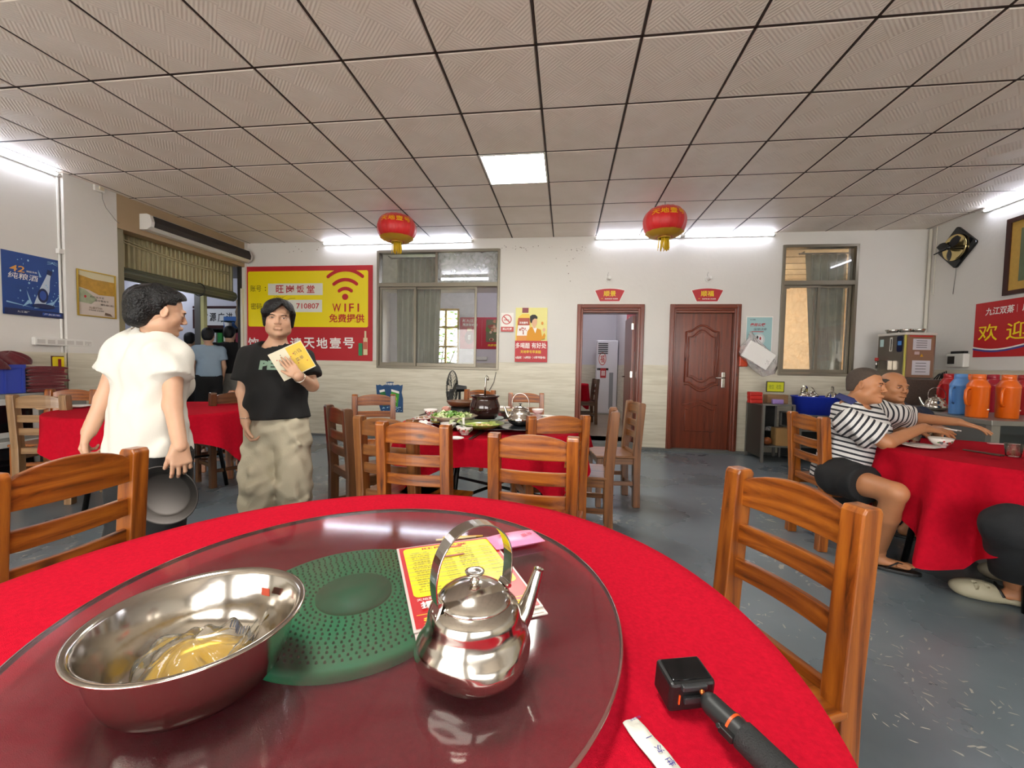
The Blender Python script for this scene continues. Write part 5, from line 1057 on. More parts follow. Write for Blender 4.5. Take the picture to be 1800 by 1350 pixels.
mb = MB(); mb.box(ctr+Vy*(h_/2+.001)-Nz*.004, (w_*.55, .006, .007), rot=Rm); mb.box(ctr+Vy*(h_/2+.002)-Nz*.020, (w_*.42, .005, .009), rot=Rm); mb.obj('latch', mat('latch_grey', '#2b2d2f', .4), e, bev=.0015)
mb = MB(); mb.box(ctr+Vy*(h_/2+.0005)-Nz*.020-Ux*w_*.30, (.0015, .002, .012), rot=Rm); mb.obj('orange_mark', mat('camera_orange', '#d9501c', .4), e)
g0, g1 = L3(1250, 1238, .783), L3(1400, 1385, .772); gd_ = (g1-g0).normalized(); e2 = empty('camera_grip', tuple(ci), 'black extending grip with an orange ring joined to the action camera', 'camera grip')
mb = MB(); mb.cyl(g0, g0+gd_*.038, .0115, .0125, n=24); mb.sphere(g0, .0115, 16); mb.obj('neck', mat('grip_grey', '#1c1f20', .45), e2)
MB().cyl(g0+gd_*.0255, g0+gd_*.028, .0130, n=24).obj('orange_ring', mat('camera_orange', '#d9501c', .4), e2)
MB().cyl(g0+gd_*.038, g0+gd_*.17, .0148, .0155, n=28).obj('handle', mat('grip_rubber', '#141617', .6, bump=.4, bscale=700), e2)
mb = MB(); pv = gd_.cross(Z).normalized(); mb.tube([g0+gd_*.012+pv*-.010, g0+gd_*.02-pv*.018+Vector((0, 0, -.004)), g0+gd_*.040-pv*.018+Vector((0, 0, -.006))][::1], [.004, .006, .0045], 8, flat=(1, .6)); mb.obj('lever', mat('latch_grey', '#2b2d2f', .4), e2)
mb = MB(); mb.box(g0+gd_*.030+pv*.014, (.016, .008, .008), rot=gd_.to_track_quat('X', 'Z').to_matrix()); mb.cyl(g0+gd_*.022+pv*.014, g0+gd_*.022+pv*.018+Vector((0, 0, .003)), .003, n=8); mb.obj('hinge_block', black_plastic, e2, bev=.001)
MB().sphere(g0-gd_*.012+Vector((0, 0, .004)), .003, 10).obj('screw', mat('screw_copper', '#c8743a', .3, .8), e2)
# ---------------------------------------------------------------- middle table: turntable and dishes
MZ = .782
tt = empty('turntable', (-.487, 2.853, .7525), 'dark glass turntable carrying dishes on the middle table', 'turntable')
MB().lathe([(.020, 0), (.020, .445), (.024, .449), (.0285, .447), (.0285, 0)], n=96).obj('glass_plate', mat('dark_glass', '#2c2e33', .08, coat=.5), tt)
MB().lathe([(0, 0), (0, .15), (.020, .15)], n=48).obj('base', black_plastic, tt)
cer = mat('white_ceramic', '#e6e2dc', .15, coat=.4); dkc = mat('brown_glaze', '#2b1512', .12, noise=.5, nscale=14, coat=.5)
def plate(q, R, m, lab, rim=None, h=.03, inner=None, cat='plate', group=None, wob=None, name='plate'):
    e = empty(name, tuple(q), lab, cat, group); MB().lathe([(0, 0), (0, R*.55), (h*.35, R*.72), (h, R), (h+.002, R-.001), (h*.42, R*.70), (.003, R*.5), (.003, 0)], n=48, wob=wob).obj('dish', m, e)
    if inner: MB().lathe([(h*.46, R*.705), (h*.99, R*.985)][::-1], n=48).obj('rim_band', inner, e)
    return e
def on(px, py, z=MZ): return at(px, py, 2, z)
def food(e, q, R, n, ms, s=.02, h=.02, z0=.008, seed=1, nm='food', flat=.5):
    rnd = random.Random(seed); mb = MB()
    for k in range(n):
        a = rnd.uniform(0, 6.28); r_ = R*rnd.random()**.5; c = (r_*math.cos(a), r_*math.sin(a), z0+h*(1-(r_/R)**2)*rnd.uniform(.5, 1)); mb.sphere(c, s*rnd.uniform(.6, 1.2), 7, rnd.randrange(len(ms)), (1, rnd.uniform(.5, 1), flat), Matrix.Rotation(rnd.uniform(0, 3), 3, 'Z') @ Matrix.Rotation(rnd.uniform(-.6, .6), 3, 'X'))
    return mb.obj(nm, ms, e, kind='stuff')
# clay pot with ladle
q = on(852, 735); e = empty('clay_pot', tuple(q), 'dark brown glazed clay pot on the middle turntable', 'pot')
MB().lathe([(0, 0), (0, .075), (.01, .088), (.05, .108), (.09, .108), (.13, .094), (.148, .090), (.156, .103), (.164, .104), (.164, .094), (.14, .084), (.09, .095), (.02, .08), (.01, 0)], n=48).obj('pot_body', dkc, e)
MB().lathe([(.125, 0), (.125, .085)], n=32).obj('soup', mat('soup_brown', '#3a241a', .2), e)
MB().lathe([(-.002, 0), (-.002, .11), (.008, .135), (.0, .136)], n=40).obj('saucer', mat('saucer_grey', '#7c8a80', .3), e)
lq = q+Vector((-.005, .02, .13)); mb = MB(); mb.tube([(0, 0, 0), (.002, 0, .10), (.005, 0, .16), (.012, 0, .175), (.020, 0, .165), (.020, 0, .14)], .0065, 8); mb.obj('ladle', steel, loc=tuple(lq), label='steel ladle standing in the dark clay pot', cat='ladle')
# brown wide wok dish behind, on its stand
q = on(812, 728); q = Vector((q.x-.06, 3.30, .7525)); e = empty('clay_wok', tuple(q), 'wide brown clay dish on a black stand behind the lettuce', 'dish'); e.scale = (.78, .78, .66)
MB().lathe([(.09, 0), (.09, .05), (.10, .09), (.135, .135), (.165, .155), (.170, .158), (.165, .16), (.13, .14), (.10, .10), (.10, 0)], n=48).obj('dish', mat('clay_brown', '#5e3b24', .35, noise=.4, nscale=10), e); MB().lathe([(.0, .10), (.0, .12), (.10, .11), (.10, .095)], n=32).obj('stand', black_plastic, e)
# lettuce
q = on(797, 742); e = plate(q, .155, mat('bowl_taupe', '#9c8d7a', .3), 'scalloped dish heaped with green lettuce on the middle turntable', h=.045, wob=lambda a, z: 1+(.05*math.sin(a*9) if z > .02 else 0), name='lettuce_dish', cat='dish')
mb = MB(); rnd = random.Random(8); lm = [mat('lettuce_light', '#b9cf7c', .5), mat('lettuce_green', '#6fa23c', .5), mat('lettuce_pale', '#d6dfae', .5)]
for k in range(38):
    a = rnd.uniform(0, 6.28); r_ = .12*rnd.random()**.5; c = Vector((r_*math.cos(a), r_*math.sin(a), .03+.03*(1-r_/.12)+rnd.uniform(0, .012))); R_ = Matrix.Rotation(rnd.uniform(0, 6), 3, 'Z') @ Matrix.Rotation(rnd.uniform(-.9, .9), 3, 'X'); s_ = rnd.uniform(.03, .05); f1 = rnd.uniform(0, 6)
    mb.grid(lambda u, v: c+R_ @ Vector(((u-.5)*s_*1.6, (v-.5)*s_*(1.2+.3*math.sin(u*9+f1)), .009*math.sin(u*14+f1)+.007*math.sin(v*12))), 8, 5, rnd.randrange(3))
mb.obj('lettuce_leaves', lm, e, kind='stuff')
# green plate
gp = mat('lime_glaze', '#a9bf52', .2, coat=.4); q = on(846, 752); e = plate(q, .140, mat('glaze_brown_green', '#5c6a2a', .3), 'lime green plate with leftover food at the front of the middle turntable', h=.03, inner=gp, name='green_plate')
MB().lathe([(.0035, 0), (.0145, .098)], n=40).obj('dish_inside', gp, e); food(e, q, .07, 26, [mat('egg_bits', '#d9b27a', .6), mat('pale_bits', '#e2d29a', .6)], .011, .010, .010, 4)
kettle(tuple(on(914, 748)+Vector((0, 0, .007))), 1.10, math.pi*.98, 'round steel kettle with black knob on the middle turntable', knob=black_plastic, dent=False)
plate(on(914, 752)-Vector((0, 0, .0)), .14, mat('tray_dark', '#24272c', .15), 'round dark tray under the steel kettle on the middle turntable', h=.006, name='tray', cat='tray')
plate(on(893, 727), .10, mat('plate_taupe', '#a89c88', .3), 'taupe plate with food behind the kettle on the middle turntable', h=.03, name='plate')
food(bpy.data.objects[[o.name for o in bpy.data.objects if o.get('label', '').startswith('taupe plate')][0]], None, .06, 20, [mat('egg_bits', '#d9b27a', .6), mat('lettuce_light', '#b9cf7c', .5)], .013, .02, .015, 6)
plate(on(880, 719), .085, cer, 'white plate at the rear of the middle turntable behind the clay pot', h=.018, name='plate')
# rooster bowls, cups, glass
def bowl(q, R, lab, fill=None, spoon=False, mark=True, group='rice bowls'):
    e = empty('rice_bowl', tuple(q), lab, 'bowl', group); H_ = R*.95
    MB().lathe([(0, 0), (0, R*.42), (R*.10, R*.45), (R*.14, R*.42), (R*.2, R*.55), (R*.55, R*.86), (H_, R), (H_+.001, R-.0015), (R*.55, R*.82), (R*.2, R*.5), (R*.17, 0)], n=40).obj('bowl_body', cer, e)
    if mark:
        mb = MB(); mi = [mat('rooster_black', '#22201f', .3), mat('rooster_red', '#a83028', .3), mat('leaf_green', '#4d7a45', .3)]
        for k in range(5):
            a0 = -2.2+k*.75
            for j, (da, dz_, w_, h2) in enumerate(((0, .62, .17, .20), (.20, .72, .09, .12), (-.22, .55, .12, .07), (.05, .42, .10, .06))):
                zc = R*dz_; rr_ = np.interp(zc, [R*.2, R*.55, H_], [R*.55, R*.86, R])+.0008
                mb.add([((rr_+(.0003)*j+(q_*(R*.14/H_)*.0))*math.cos(a0+da+w_*math.cos(t)), (rr_+.0003*j)*math.sin(a0+da+w_*math.cos(t)), zc+R*h2*math.sin(t)) for q_, t in [(0, k2*math.pi/4) for k2 in range(8)]], [tuple(range(8))], (k+j) % 3)
        mb.obj('rooster_pattern', mi, e)
    if fill: MB().lathe([(R*.5, 0), (R*.5, R*.80)], n=30).obj('contents', fill, e)
    if spoon:
        c = Vector(q)+Vector((0, .0, R*.6)); mb = MB(); mb.grid(lambda u, v: (-.022+.044*u, -.013+.026*v, -.0+.010*((2*u-1)**2+(2*v-1)**2)*.5), 8, 6); mb.tube([(.015, 0, .008), (.045, 0, .035), (.05, 0, .06)], [.008, .006, .007], 8, flat=(1, .5)); o = mb.obj('china_spoon', cer, sol=.002); o.location = c; o.rotation_euler = (0, 0, 2.0); tag(o, 'white china spoon in the '+lab[:60].split(' on ')[0].split(' at ')[0], 'spoon')
    return e
bowl(on(817, 764, .754), .052, 'rooster-patterned bowl with a spoon at the front of the middle table', spoon=True)
bowl(on(788, 757, .754), .050, 'white bowl just left of the rooster-patterned bowl with the spoon', mark=True)
bowl(on(757, 731, .754), .055, 'rooster-patterned bowl at the rear left of the middle table', spoon=False)
e = plate(on(744, 737, .754), .075, cer, 'small white plate with scraps at the left of the middle table', h=.012, name='plate'); food(e, None, .05, 14, [mat('scrap_brown', '#9a7550', .6), mat('scrap_pink', '#d9a898', .6)], .010, .012, .008, 9)
e = plate(on(801, 772, .754), .045, cer, 'small white saucer in front of the two bowls on the middle table', h=.008, name='saucer', cat='saucer')
q = on(745, 742, .76)+Vector((.05, -.10, .0)); mb = MB(); mb.grid(lambda u, v: (-.05+.10*u+.01*math.sin(v*7), -.04+.08*v, .012+.016*math.sin(u*9+v*5)*math.sin(v*8+u*3)), 14, 12); mb.obj('crumpled_tissue', foam, loc=tuple(q), sol=.001, label='crumpled white tissue at the left edge of the middle table', cat='tissue')
q = on(772, 728, .754); mb = MB(); mb.sphere((0, 0, .03), .035, 14, 0, (1.2, .8, .8)); mb.sphere((.05, .01, .028), .028, 12, 0, (1, .9, .8)); mb.obj('food_bag', mat('bag_pink', '#d49a88', .3), loc=tuple(q+Vector((.03, .1, 0))), label='small pinkish plastic-wrapped snack behind the rear left bowl', cat='snack')
gls = thin_glass('drinking_glass', (.97, .96, .93, 1), .10, '#efe9dc', fr=1.2)
def tumbler(q, R, H_, lab, liquid=None):
    e = empty('glass_tumbler', tuple(q), lab, 'glass', 'small glass tumblers'); MB().lathe([(0, 0), (0, R*.8), (H_, R), (H_, R-.002), (.006, R*.74), (.006, 0)], n=28).obj('glass_body', gls, e)
    if liquid: MB().lathe([(.007, 0), (.007, R*.73), (H_*.45, R*.82), (H_*.45, 0)], n=28).obj('tea', liquid, e)
    return e
tea = thin_glass('tea', (.9, .6, .2, 1), .4, '#b0701a', rough=.05, fr=1.33)
tumbler(on(867, 756, .754), .033, .06, 'small clear tumbler at the front edge of the middle turntable')
def chopsticks(a, b_, z, m, lab, r=.0035):
    a, b_ = Vector((a[0], a[1], z)), Vector((b_[0], b_[1], z)); d = (b_-a); n_ = Vector((-d.y, d.x, 0)).normalized()
    o = empty('chopsticks', tuple(a), lab, 'chopsticks', 'pairs of chopsticks')
    for k in (-1, 1): MB().cyl(n_*k*.005, d+n_*k*.012, r, r*1.3, n=6).obj('chopstick', m, o)
bw_ = mat('chopstick_dark', '#3a2013', .4)
chopsticks(on(826, 772, .757)[:2], on(850, 757, .757)[:2], .757, bw_, 'dark chopsticks beside the rooster-patterned bowl with the spoon'); chopsticks(on(738, 730, .757)[:2], on(756, 725, .757)[:2], .757, bw_, 'dark chopsticks at the far left edge of the middle table')
bowl(on(945, 729, .754), .05, 'white bowl at the right of the middle table behind the honey chair', mark=False); plate(on(961, 734, .754), .08, cer, 'white plate at the right edge of the middle table', h=.012)
# ---------------------------------------------------------------- left table
e = plate(on(138, 716, .754), .09, cer, 'white plate on the far side of the left table', h=.015, name='plate'); plate(on(75, 720, .754), .04, mat('saucer_tan', '#d8b890', .3), 'small tan saucer on the far side of the left table', h=.01, name='saucer', cat='saucer')
# ---------------------------------------------------------------- right table
RZ = .7245
def onr(px, py): return at(px, py, 2, RZ)
e = bowl(onr(1653, 786), .058, 'white bowl with a folded tissue and chopsticks on the right table', mark=True, group='bowls on the right table')
chopsticks(onr(1632, 768)[:2], onr(1684, 778)[:2], .80, cer, 'white chopsticks lying across the bowl on the right table', .003)
e = plate(onr(1617, 786), .09, cer, 'white plate under the tea glass on the right table', h=.012, name='plate'); tumbler(onr(1607, 780)+Vector((0, 0, .006)), .03, .05, 'tea glass on the white plate before the man in stripes', tea); tumbler(onr(1651, 772)+Vector((.02, .12, 0)), .03, .05, 'tea glass under the hand of the man in stripes', tea)
tumbler(onr(1781, 802), .036, .068, 'tumbler of tea at the right edge of the right table', tea)
chopsticks(onr(1693, 797)[:2], onr(1762, 808)[:2], .745, bw_, 'dark chopsticks lying near the front edge of the right table', .004)
o = MB().box((0, 0, .003), (.20, .022, .006)).obj('chopstick_sleeve', mat('sleeve_pink', '#c98a92', .5), loc=tuple(onr(1772, 782)), label='pale pink paper sleeve on the far side of the right table', cat='chopstick sleeve', bev=.001); o.rotation_euler = (0, 0, -.1)
# ---------------------------------------------------------------- steel cabinets under the right window
e = empty('steel_table', (0, 0, 0), 'open steel cabinet with a tea set on top beside the closed door', 'cabinet'); cx0, cx1, cy0, cy1, ct = 2.46, 2.84, 5.50, 5.98, .74
mb = MB(); mb.b2((cx0, cy0, ct-.02), (cx1, cy1, ct)); mb.obj('table_top', steel_dull, e, bev=.004)
for x_ in (cx0, cx1-.03):
    for y_ in (cy0, cy1-.03): MB().b2((x_, y_, 0), (x_+.03, y_+.03, ct-.02)).obj('leg', steel_dull, e)
MB().b2((cx0+.03, cy0, .20), (cx1-.03, cy1, .215)).obj('shelf_board', steel_dull, e); MB().b2((cx0+.005, cy0+.03, .06), (cx0+.012, cy1-.03, ct-.02)).obj('side_panel', mat('panel_grey', '#4d4a44', .5, .5), e)
MB().b2((cx0+.03, cy1-.04, .215), (cx1-.03, cy1-.032, ct-.02)).obj('back_panel', mat('panel_dark', '#1e1e1e', .5), e)
MB().box((0, 0, .11), (.17, .15, .22)).obj('carton', mat('carton', '#b08a58', .7, noise=.1, nscale=5), bev=.003, loc=(2.74, 5.62, .2155), label='brown cardboard box on the lower shelf of the steel cabinet', cat='box')
mb = MB(); mb.sphere((0, 0, .05), .055, 12, 0, (1, .9, .9)); mb.obj('wrapped_goods', mat('wrap_orange', '#a0582c', .4, noise=.5, nscale=25), loc=(2.57, 5.60, .2155), label='orange wrapped goods on the lower shelf of the steel cabinet', cat='goods')
mb = MB(); mb.grid(blob(.07, .05, .05, .2, 9), 24, 8, wu=True); mb.obj('film_bag', bagm, loc=(2.66, 5.75, .38), label='crumpled clear bag hanging inside the steel cabinet', cat='bag')
def onc(px, py, y): return at(px, py, 1, y)
for k in range(3):
    q = onc(1328, 705-k*7.0, 5.6); MB().box((0, 0, .024), (.15, .10, .047)).obj('red_box', mat('box_red', '#c3261c', .4, noise=.15, nscale=30), bev=.008, loc=(q.x, 5.62, ct+.001+k*.048), label=('bottom', 'middle', 'top')[k]+' red packet of the stack on the steel cabinet', cat='box', group='stacked red packets')
MB().box((0, 0, .055), (.25, .12, .11)).obj('brown_box', mat('carton_dark', '#8a6848', .7), bev=.003, loc=(onc(1361, 700, 5.75).x, 5.72, ct+.001), label='open brown carton behind the lilac box on the steel cabinet', cat='box')
o = MB().box((0, 0, .09), (.22, .012, .14)).obj('yellow_sign', mat('sign_dark', '#2b2a16', .4), bev=.002, loc=(onc(1363, 685, 5.75).x, 5.76, ct+.12), label='small yellow price sign standing on the brown carton', cat='sign'); p = Panel((-.10, -.0065, .03), X, Z); p.l = .001; p.rect(0, 0, .20, .12, mat('sign_lime', '#c9cc20', .4)); p.text('微信', .05, .06, .06, mat('sign_green', '#5f7a1c', .4), .06); p.text('收款', .14, .06, .06, mat('sign_green', '#5f7a1c', .4), .06)
for k, (mb, ms) in list(p.parts.items()): mb.obj(k, ms, o)
MB().box((0, 0, .03), (.12, .06, .06)).obj('lilac_box', mat('lilac', '#9a7fc0', .4), bev=.006, loc=(onc(1364, 705, 5.6).x, 5.56, ct+.001), label='small lilac box at the front of the steel cabinet', cat='box')
MB().lathe([(0, 0), (0, .025), (.07, .025), (.075, .018), (.095, .018), (.095, 0)], n=20).obj('dark_jar', black_plastic, loc=(2.79, 5.72, ct+.001), label='small black jar at the right end of the steel cabinet', cat='jar')
e = empty('wire_rack', (0, 0, 0), 'low steel rack holding the blue basin under the right window', 'rack'); rx0, rx1, rt = 2.87, 3.55, .62
for z_ in (rt-.015, .42, .22):
    MB().b2((rx0, 5.45, z_), (rx1, 5.95, z_+.015)).obj('shelf_board', steel_dull, e)
for x_ in (rx0, rx1-.025):
    for y_ in (5.45, 5.925): MB().b2((x_, y_, 0), (x_+.025, y_+.025, rt-.015)).obj('leg', steel_dull, e)
MB().b2((rx0+.025, 5.925, .02), (rx1-.025, 5.935, rt-.016)).obj('back_panel', mat('panel_dark', '#1e1e1e', .5), e)
bx_, by_ = 3.17, 5.68; e = empty('blue_basin', (bx_, by_, rt+.001), 'blue plastic tub full of steel kettles on the low rack', 'tub'); bl = mat('blue_plastic', '#2038b4', .4)
MB().lathe([(0, 0), (0, .25), (.21, .275), (.215, .29), (.225, .29), (.225, .275), (.012, .24), (.012, 0)], n=48, wob=lambda a, z: 1+.012*abs(math.sin(a*12)), sy=.75).obj('tub_body', bl, e)
for k, (dx, dy, a) in enumerate(((-.17, -.03, .4), (-.01, .03, 2.2), (.16, -.04, 4.0))): 
    ek = kettle((bx_+dx*.95, by_+dy, rt+.185), .95, a, ('left kettle in the blue tub, knob up', 'middle kettle heaped highest in the blue tub', 'right kettle in the blue tub')[k], dent=False, group='kettles in the blue tub'); ek.rotation_euler = (0, (.0, .5, -.2)[k], a)
# ---------------------------------------------------------------- right counters, boiler, thermoses
gran = mat('granite', '#4b3a33', .3, noise=.7, nscale=120)
MB().b2((3.80, 5.22, 0), (RX-.013, 6.03, 1.09)).obj('granite_counter', gran, bev=.006, label='speckled brown granite counter in the corner under the water boiler', cat='counter')
e = empty('water_boiler', (4.11, 5.62, 1.0912), 'steel water boiler with printed notices on the granite counter', 'water boiler', rz=math.radians(9))
S_ = .37; st2 = mat('boiler_steel', '#a39b90', .28, .9)
MB().box((0, 0, .27), (S_, S_*.95, .50)).obj('body', st2, e, bev=.006); MB().box((0, 0, .0), (S_*.9, S_*.85, .04)).obj('base', steel_dull, e); MB().box((0, 0, .535), (S_+.02, S_*.97, .03)).obj('top', mat('boiler_top', '#cfcac0', .4), e, bev=.005)
MB().b2((-S_/2-.003, -S_*.475-.003, .02), (-S_/2+.012, -S_*.475+.012, .52)).obj('corner_strip', mat('boiler_strip', '#d9cf6a', .3, .3), e)
# left face (towards -x): normal -x side seen at left; right face: -y
def face_panels():
    yx = -S_*.475-.001
    p = Panel((-S_/2, yx, 0), X, Z); p.l = .001; p.rect(.05, .36, .26, .16, mat('boiler_red', '#9a4a30', .4)) if 0 else None
    p.rect(.02, .02, .33, .50, mat('boiler_copper', '#8c6a55', .3)); 
    for z_, h_ in ((.345, .13), (.05, .17)):
        p.rect(.09, z_, .22, h_, mat('notice_grey', '#c9c6cc', .5)); 
        for k in range(4): p.rect(.13, z_+h_*(.2+.2*k), .13, .006, black_print)
    p.poly([(.18, .265), (.22, .265), (.20, .30)], mat('warn_yellow', '#d8a020', .4)); p.rect(.11, .29, .06, .035, mat('notice_pink', '#c0a8a8', .5)); p.rect(.04, .50, .28, .012, red_print); p.done(e)
    p = Panel((-S_/2-.001, S_*.475, 0), -Y, Z); p.l = .001; p.rect(.03, .39, .05, .09, mat('boiler_label', '#bcd6d2', .5)); p.rect(.16, .33, .035, .17, mat('gauge_white', '#d8d2c4', .4)); p.rect(.172, .34, .012, .14, black_print); p.rect(.25, .32, .07, .19, mat('control_navy', '#141a38', .3), r=.02); p.rect(.262, .40, .046, .05, mat('control_blue', '#4f8ad0', .3)); p.done(e)
face_panels()
MB().box((-S_/2-.03, .03, .16), (.06, .12, .12)).obj('tap_box', steel, e, bev=.006); MB().tube([(-S_/2-.01, .13, .21), (-S_/2-.05, .13, .21), (-S_/2-.05, .13, .12)], .012, 10).obj('tap', steel, e); MB().box((-S_/2-.05, .13, .235), (.03, .03, .04)).obj('tap_knob', mat('tap_red', '#a01818', .4), e, bev=.004)
for k, (dx, dy) in enumerate(((-.13, .06), (-.03, -.02), (.09, -.06))):
    q = Vector((4.11, 5.62, 1.0912+.552))+Vector((dx*.9, dy, 0)); MB().lathe([(0, 0), (0, .045), (.045, .07), (.047, .068), (.004, .042), (.004, 0)], n=24).obj('steel_cup', steel, loc=tuple(q), label=('left', 'middle', 'right')[k]+' small steel bowl on top of the water boiler', cat='bowl', group='steel bowls on the boiler')
e = empty('steel_counter', (0, 0, 0), 'steel counter in the right corner carrying the thermos flasks', 'counter')
MB().b2((3.33, 3.68, .76), (RX-.014, 5.21, .80)).obj('counter_top', steel_dull, e, bev=.004); MB().b2((3.345, 3.72, .05), (3.36, 5.2, .76)).obj('side_panel', mat('counter_side', '#6d6e6c', .4, .5), e); MB().b2((3.34, 3.69, 0), (3.40, 3.735, .76)).obj('leg', steel_dull, e); MB().b2((RX-.08, 3.69, 0), (RX-.02, 3.735, .76)).obj('leg', steel_dull, e); MB().b2((3.37, 3.9, .04), (RX-.02, 3.915, .75)).obj('dark_back', mat('counter_dark', '#20282a', .4), e); MB().b2((3.40, 3.70, .69), (RX-.08, 3.72, .76)).obj('apron', mat('counter_dark', '#20282a', .4), e)
def thermos(q, c, lab, rz):
    e = empty('thermos_flask', tuple(q), lab, 'thermos', 'thermos flasks on the steel counter', rz=rz); m = mat('thermos_'+c, c, .3, coat=.3)
    e.scale = (.84, .84, 1)
    MB().lathe([(0, 0), (0, .076), (.006, .080), (.25, .083), (.256, .086), (.262, .083), (.275, .080), (.305, .060), (.32, .050), (.322, .052), (.352, .050), (.358, .040), (.36, 0)], n=40).obj('flask_body', m, e)
    MB().tube([(-.078, 0, .24), (-.105, 0, .245), (-.125, 0, .22), (-.128, 0, .16), (-.115, 0, .11), (-.080, 0, .10)], [.014, .014, .013, .013, .012, .012], 10, flat=(1, .8)).obj('handle', m, e)
    MB().lathe([(.352, .052), (.357, .053), (.362, .045), (.362, 0)], n=32).obj('stopper', m, e); MB().box((.02, -.0805, .07), (.022, .003, .010)).obj('badge', white_print, e); return e
for px, py, c, lab, rz in ((1685, 728, '#5a8fd0', 'light blue thermos flask, the only blue one on the steel counter', .3), (1716, 733, '#e0640e', 'left orange thermos flask beside the light blue one', .15), (1769, 735, '#e0640e', 'right orange thermos flask near the right edge of the picture', .5), (1742, 724, '#a01028', 'crimson thermos flask between the two orange ones', .2), (1797, 729, '#9c1c20', 'dark red thermos flask cut by the right edge of the picture', .2), (1665, 718, '#b01c20', 'red thermos flask with visible handle at the left end of the row', .1)):
    q = at(px, py, 2, .801); thermos(q, c, lab, rz)
for px, py, c, lab in ((1700, 716, '#e0640e', 'orange thermos flask in the rear row behind the blue one'), (1732, 715, '#a01028', 'crimson thermos flask in the rear row behind the orange ones')):
    thermos(at(px, py, 2, .801), c, lab, 0)
kettle(tuple(at(1644, 722, 2, .801)), 1.25, 2.6, 'large steel kettle left of the thermos flasks on the counter', knob=steel, dent=False)
MB().lathe([(0, 0), (0, .02), (.05, .024), (.05, .02), (.004, .018), (.004, 0)], n=20).obj('white_cup', cer, loc=(3.44, 4.82, .801), label='small white cup left of the large kettle on the counter', cat='cup')
q = at(1648, 655, 1, 5.6); mb = MB()
for k in range(5): mb.tube([(.0+.03*k, 0, 0), (.03+.02*k, -.02, .06+.01*k), (.07+.02*k, .01, .07-.02*k), (.09, 0, 0)], .006, 6)
mb.obj('coiled_hose', black_plastic, loc=(4.34, 5.5, 1.092), label='tangle of black cable beside the water boiler', cat='cable')
# ---------------------------------------------------------------- left wall: crate, folded cloths, cabinet
mar = mat('maroon_cloth', '#5e0f18', .9, noise=.25, nscale=30, bump=.3, bscale=120, sheen=.3)
q = at(45, 675, 0, -4.72); print('crate edge', q)
yE = q.y; e = empty('steel_cabinet', (0, 0, 0), 'grey metal cabinet with black-framed doors against the left wall', 'cabinet'); MB().b2((-5.10, yE-1.0, 0), (-4.66, yE+.42, .84)).obj('body', mat('cabinet_grey', '#8b8d88', .4, .3), e, bev=.006)
for z0_, z1_ in ((.06, .44), (.47, .80)):
    for k in range(2): 
        d_ = MB().b2((-4.66, yE-.95+k*.52, z0_), (-4.645, yE-.48+k*.52, z1_)).obj('door', mat('cabinet_frame', '#a9aaa6', .4), e, bev=.02); MB().b2((-4.645, yE-.90+k*.52, z0_+.05), (-4.641, yE-.53+k*.52, z1_-.05)).obj('door_window', black_gloss, d_, bev=.001)
e = empty('blue_crate', (0, 0, 0), 'blue plastic crate on the cabinet against the left wall', 'crate'); mb = MB(); x0_, x1_, y0_, y1_, z0_, z1_ = -5.08, -4.72, yE-.62, yE, .842, 1.09; t = .01
mb.b2((x0_, y0_, z0_), (x1_, y1_, z0_+t)); mb.b2((x0_, y0_, z0_+t), (x0_+t, y1_, z1_)); mb.b2((x1_-t, y0_, z0_+t), (x1_, y1_, z1_)); mb.b2((x0_+t, y0_, z0_+t), (x1_-t, y0_+t, z1_)); mb.b2((x0_+t, y1_-t, z0_+t), (x1_-t, y1_, z1_)); mb.obj('crate_wall', mat('crate_blue', '#2b3f9e', .5), e)
for k in range(6): MB().b2((x1_, y0_+.02+k*.115, z0_), (x1_+.006, y0_+.032+k*.115, z1_)).obj('crate_rib', mat('crate_blue', '#2b3f9e', .5), e)
MB().b2((x1_, y0_, z1_-.03), (x1_+.010, y1_, z1_)).obj('crate_rim', mat('crate_blue', '#2b3f9e', .5), e)
def heap(c, rx, ry, h, seed, lab):
    rnd = random.Random(seed); ph = [rnd.uniform(0, 6) for _ in range(8)]; mb = MB()
    def f(u, v):
        a = u*6.2832; t = v*math.pi/2; w = 1+.16*math.sin(2*a+ph[0]+t)+.10*math.sin(5*a+ph[1]+4*t)+.05*math.sin(9*a+8*t); k = math.cos(t)
        return (c[0]+rx*k*w*math.cos(a), c[1]+ry*k*w*math.sin(a), c[2]+h*math.sin(t)*(1+.10*math.sin(6*a+ph[2]+5*t)))
    mb.grid(f, 60, 20, wu=True); o = mb.obj('crumpled_cloth', mar); tag(o, lab, 'cloth')
heap((-4.85, yE-.35, 1.05), .19, .29, .20, 3, 'crumpled maroon cloth heaped in the left part of the blue crate'); heap((-4.84, yE-.02, 1.09), .12, .13, .11, 5, 'rolled maroon cloth drooping over the right corner of the blue crate')
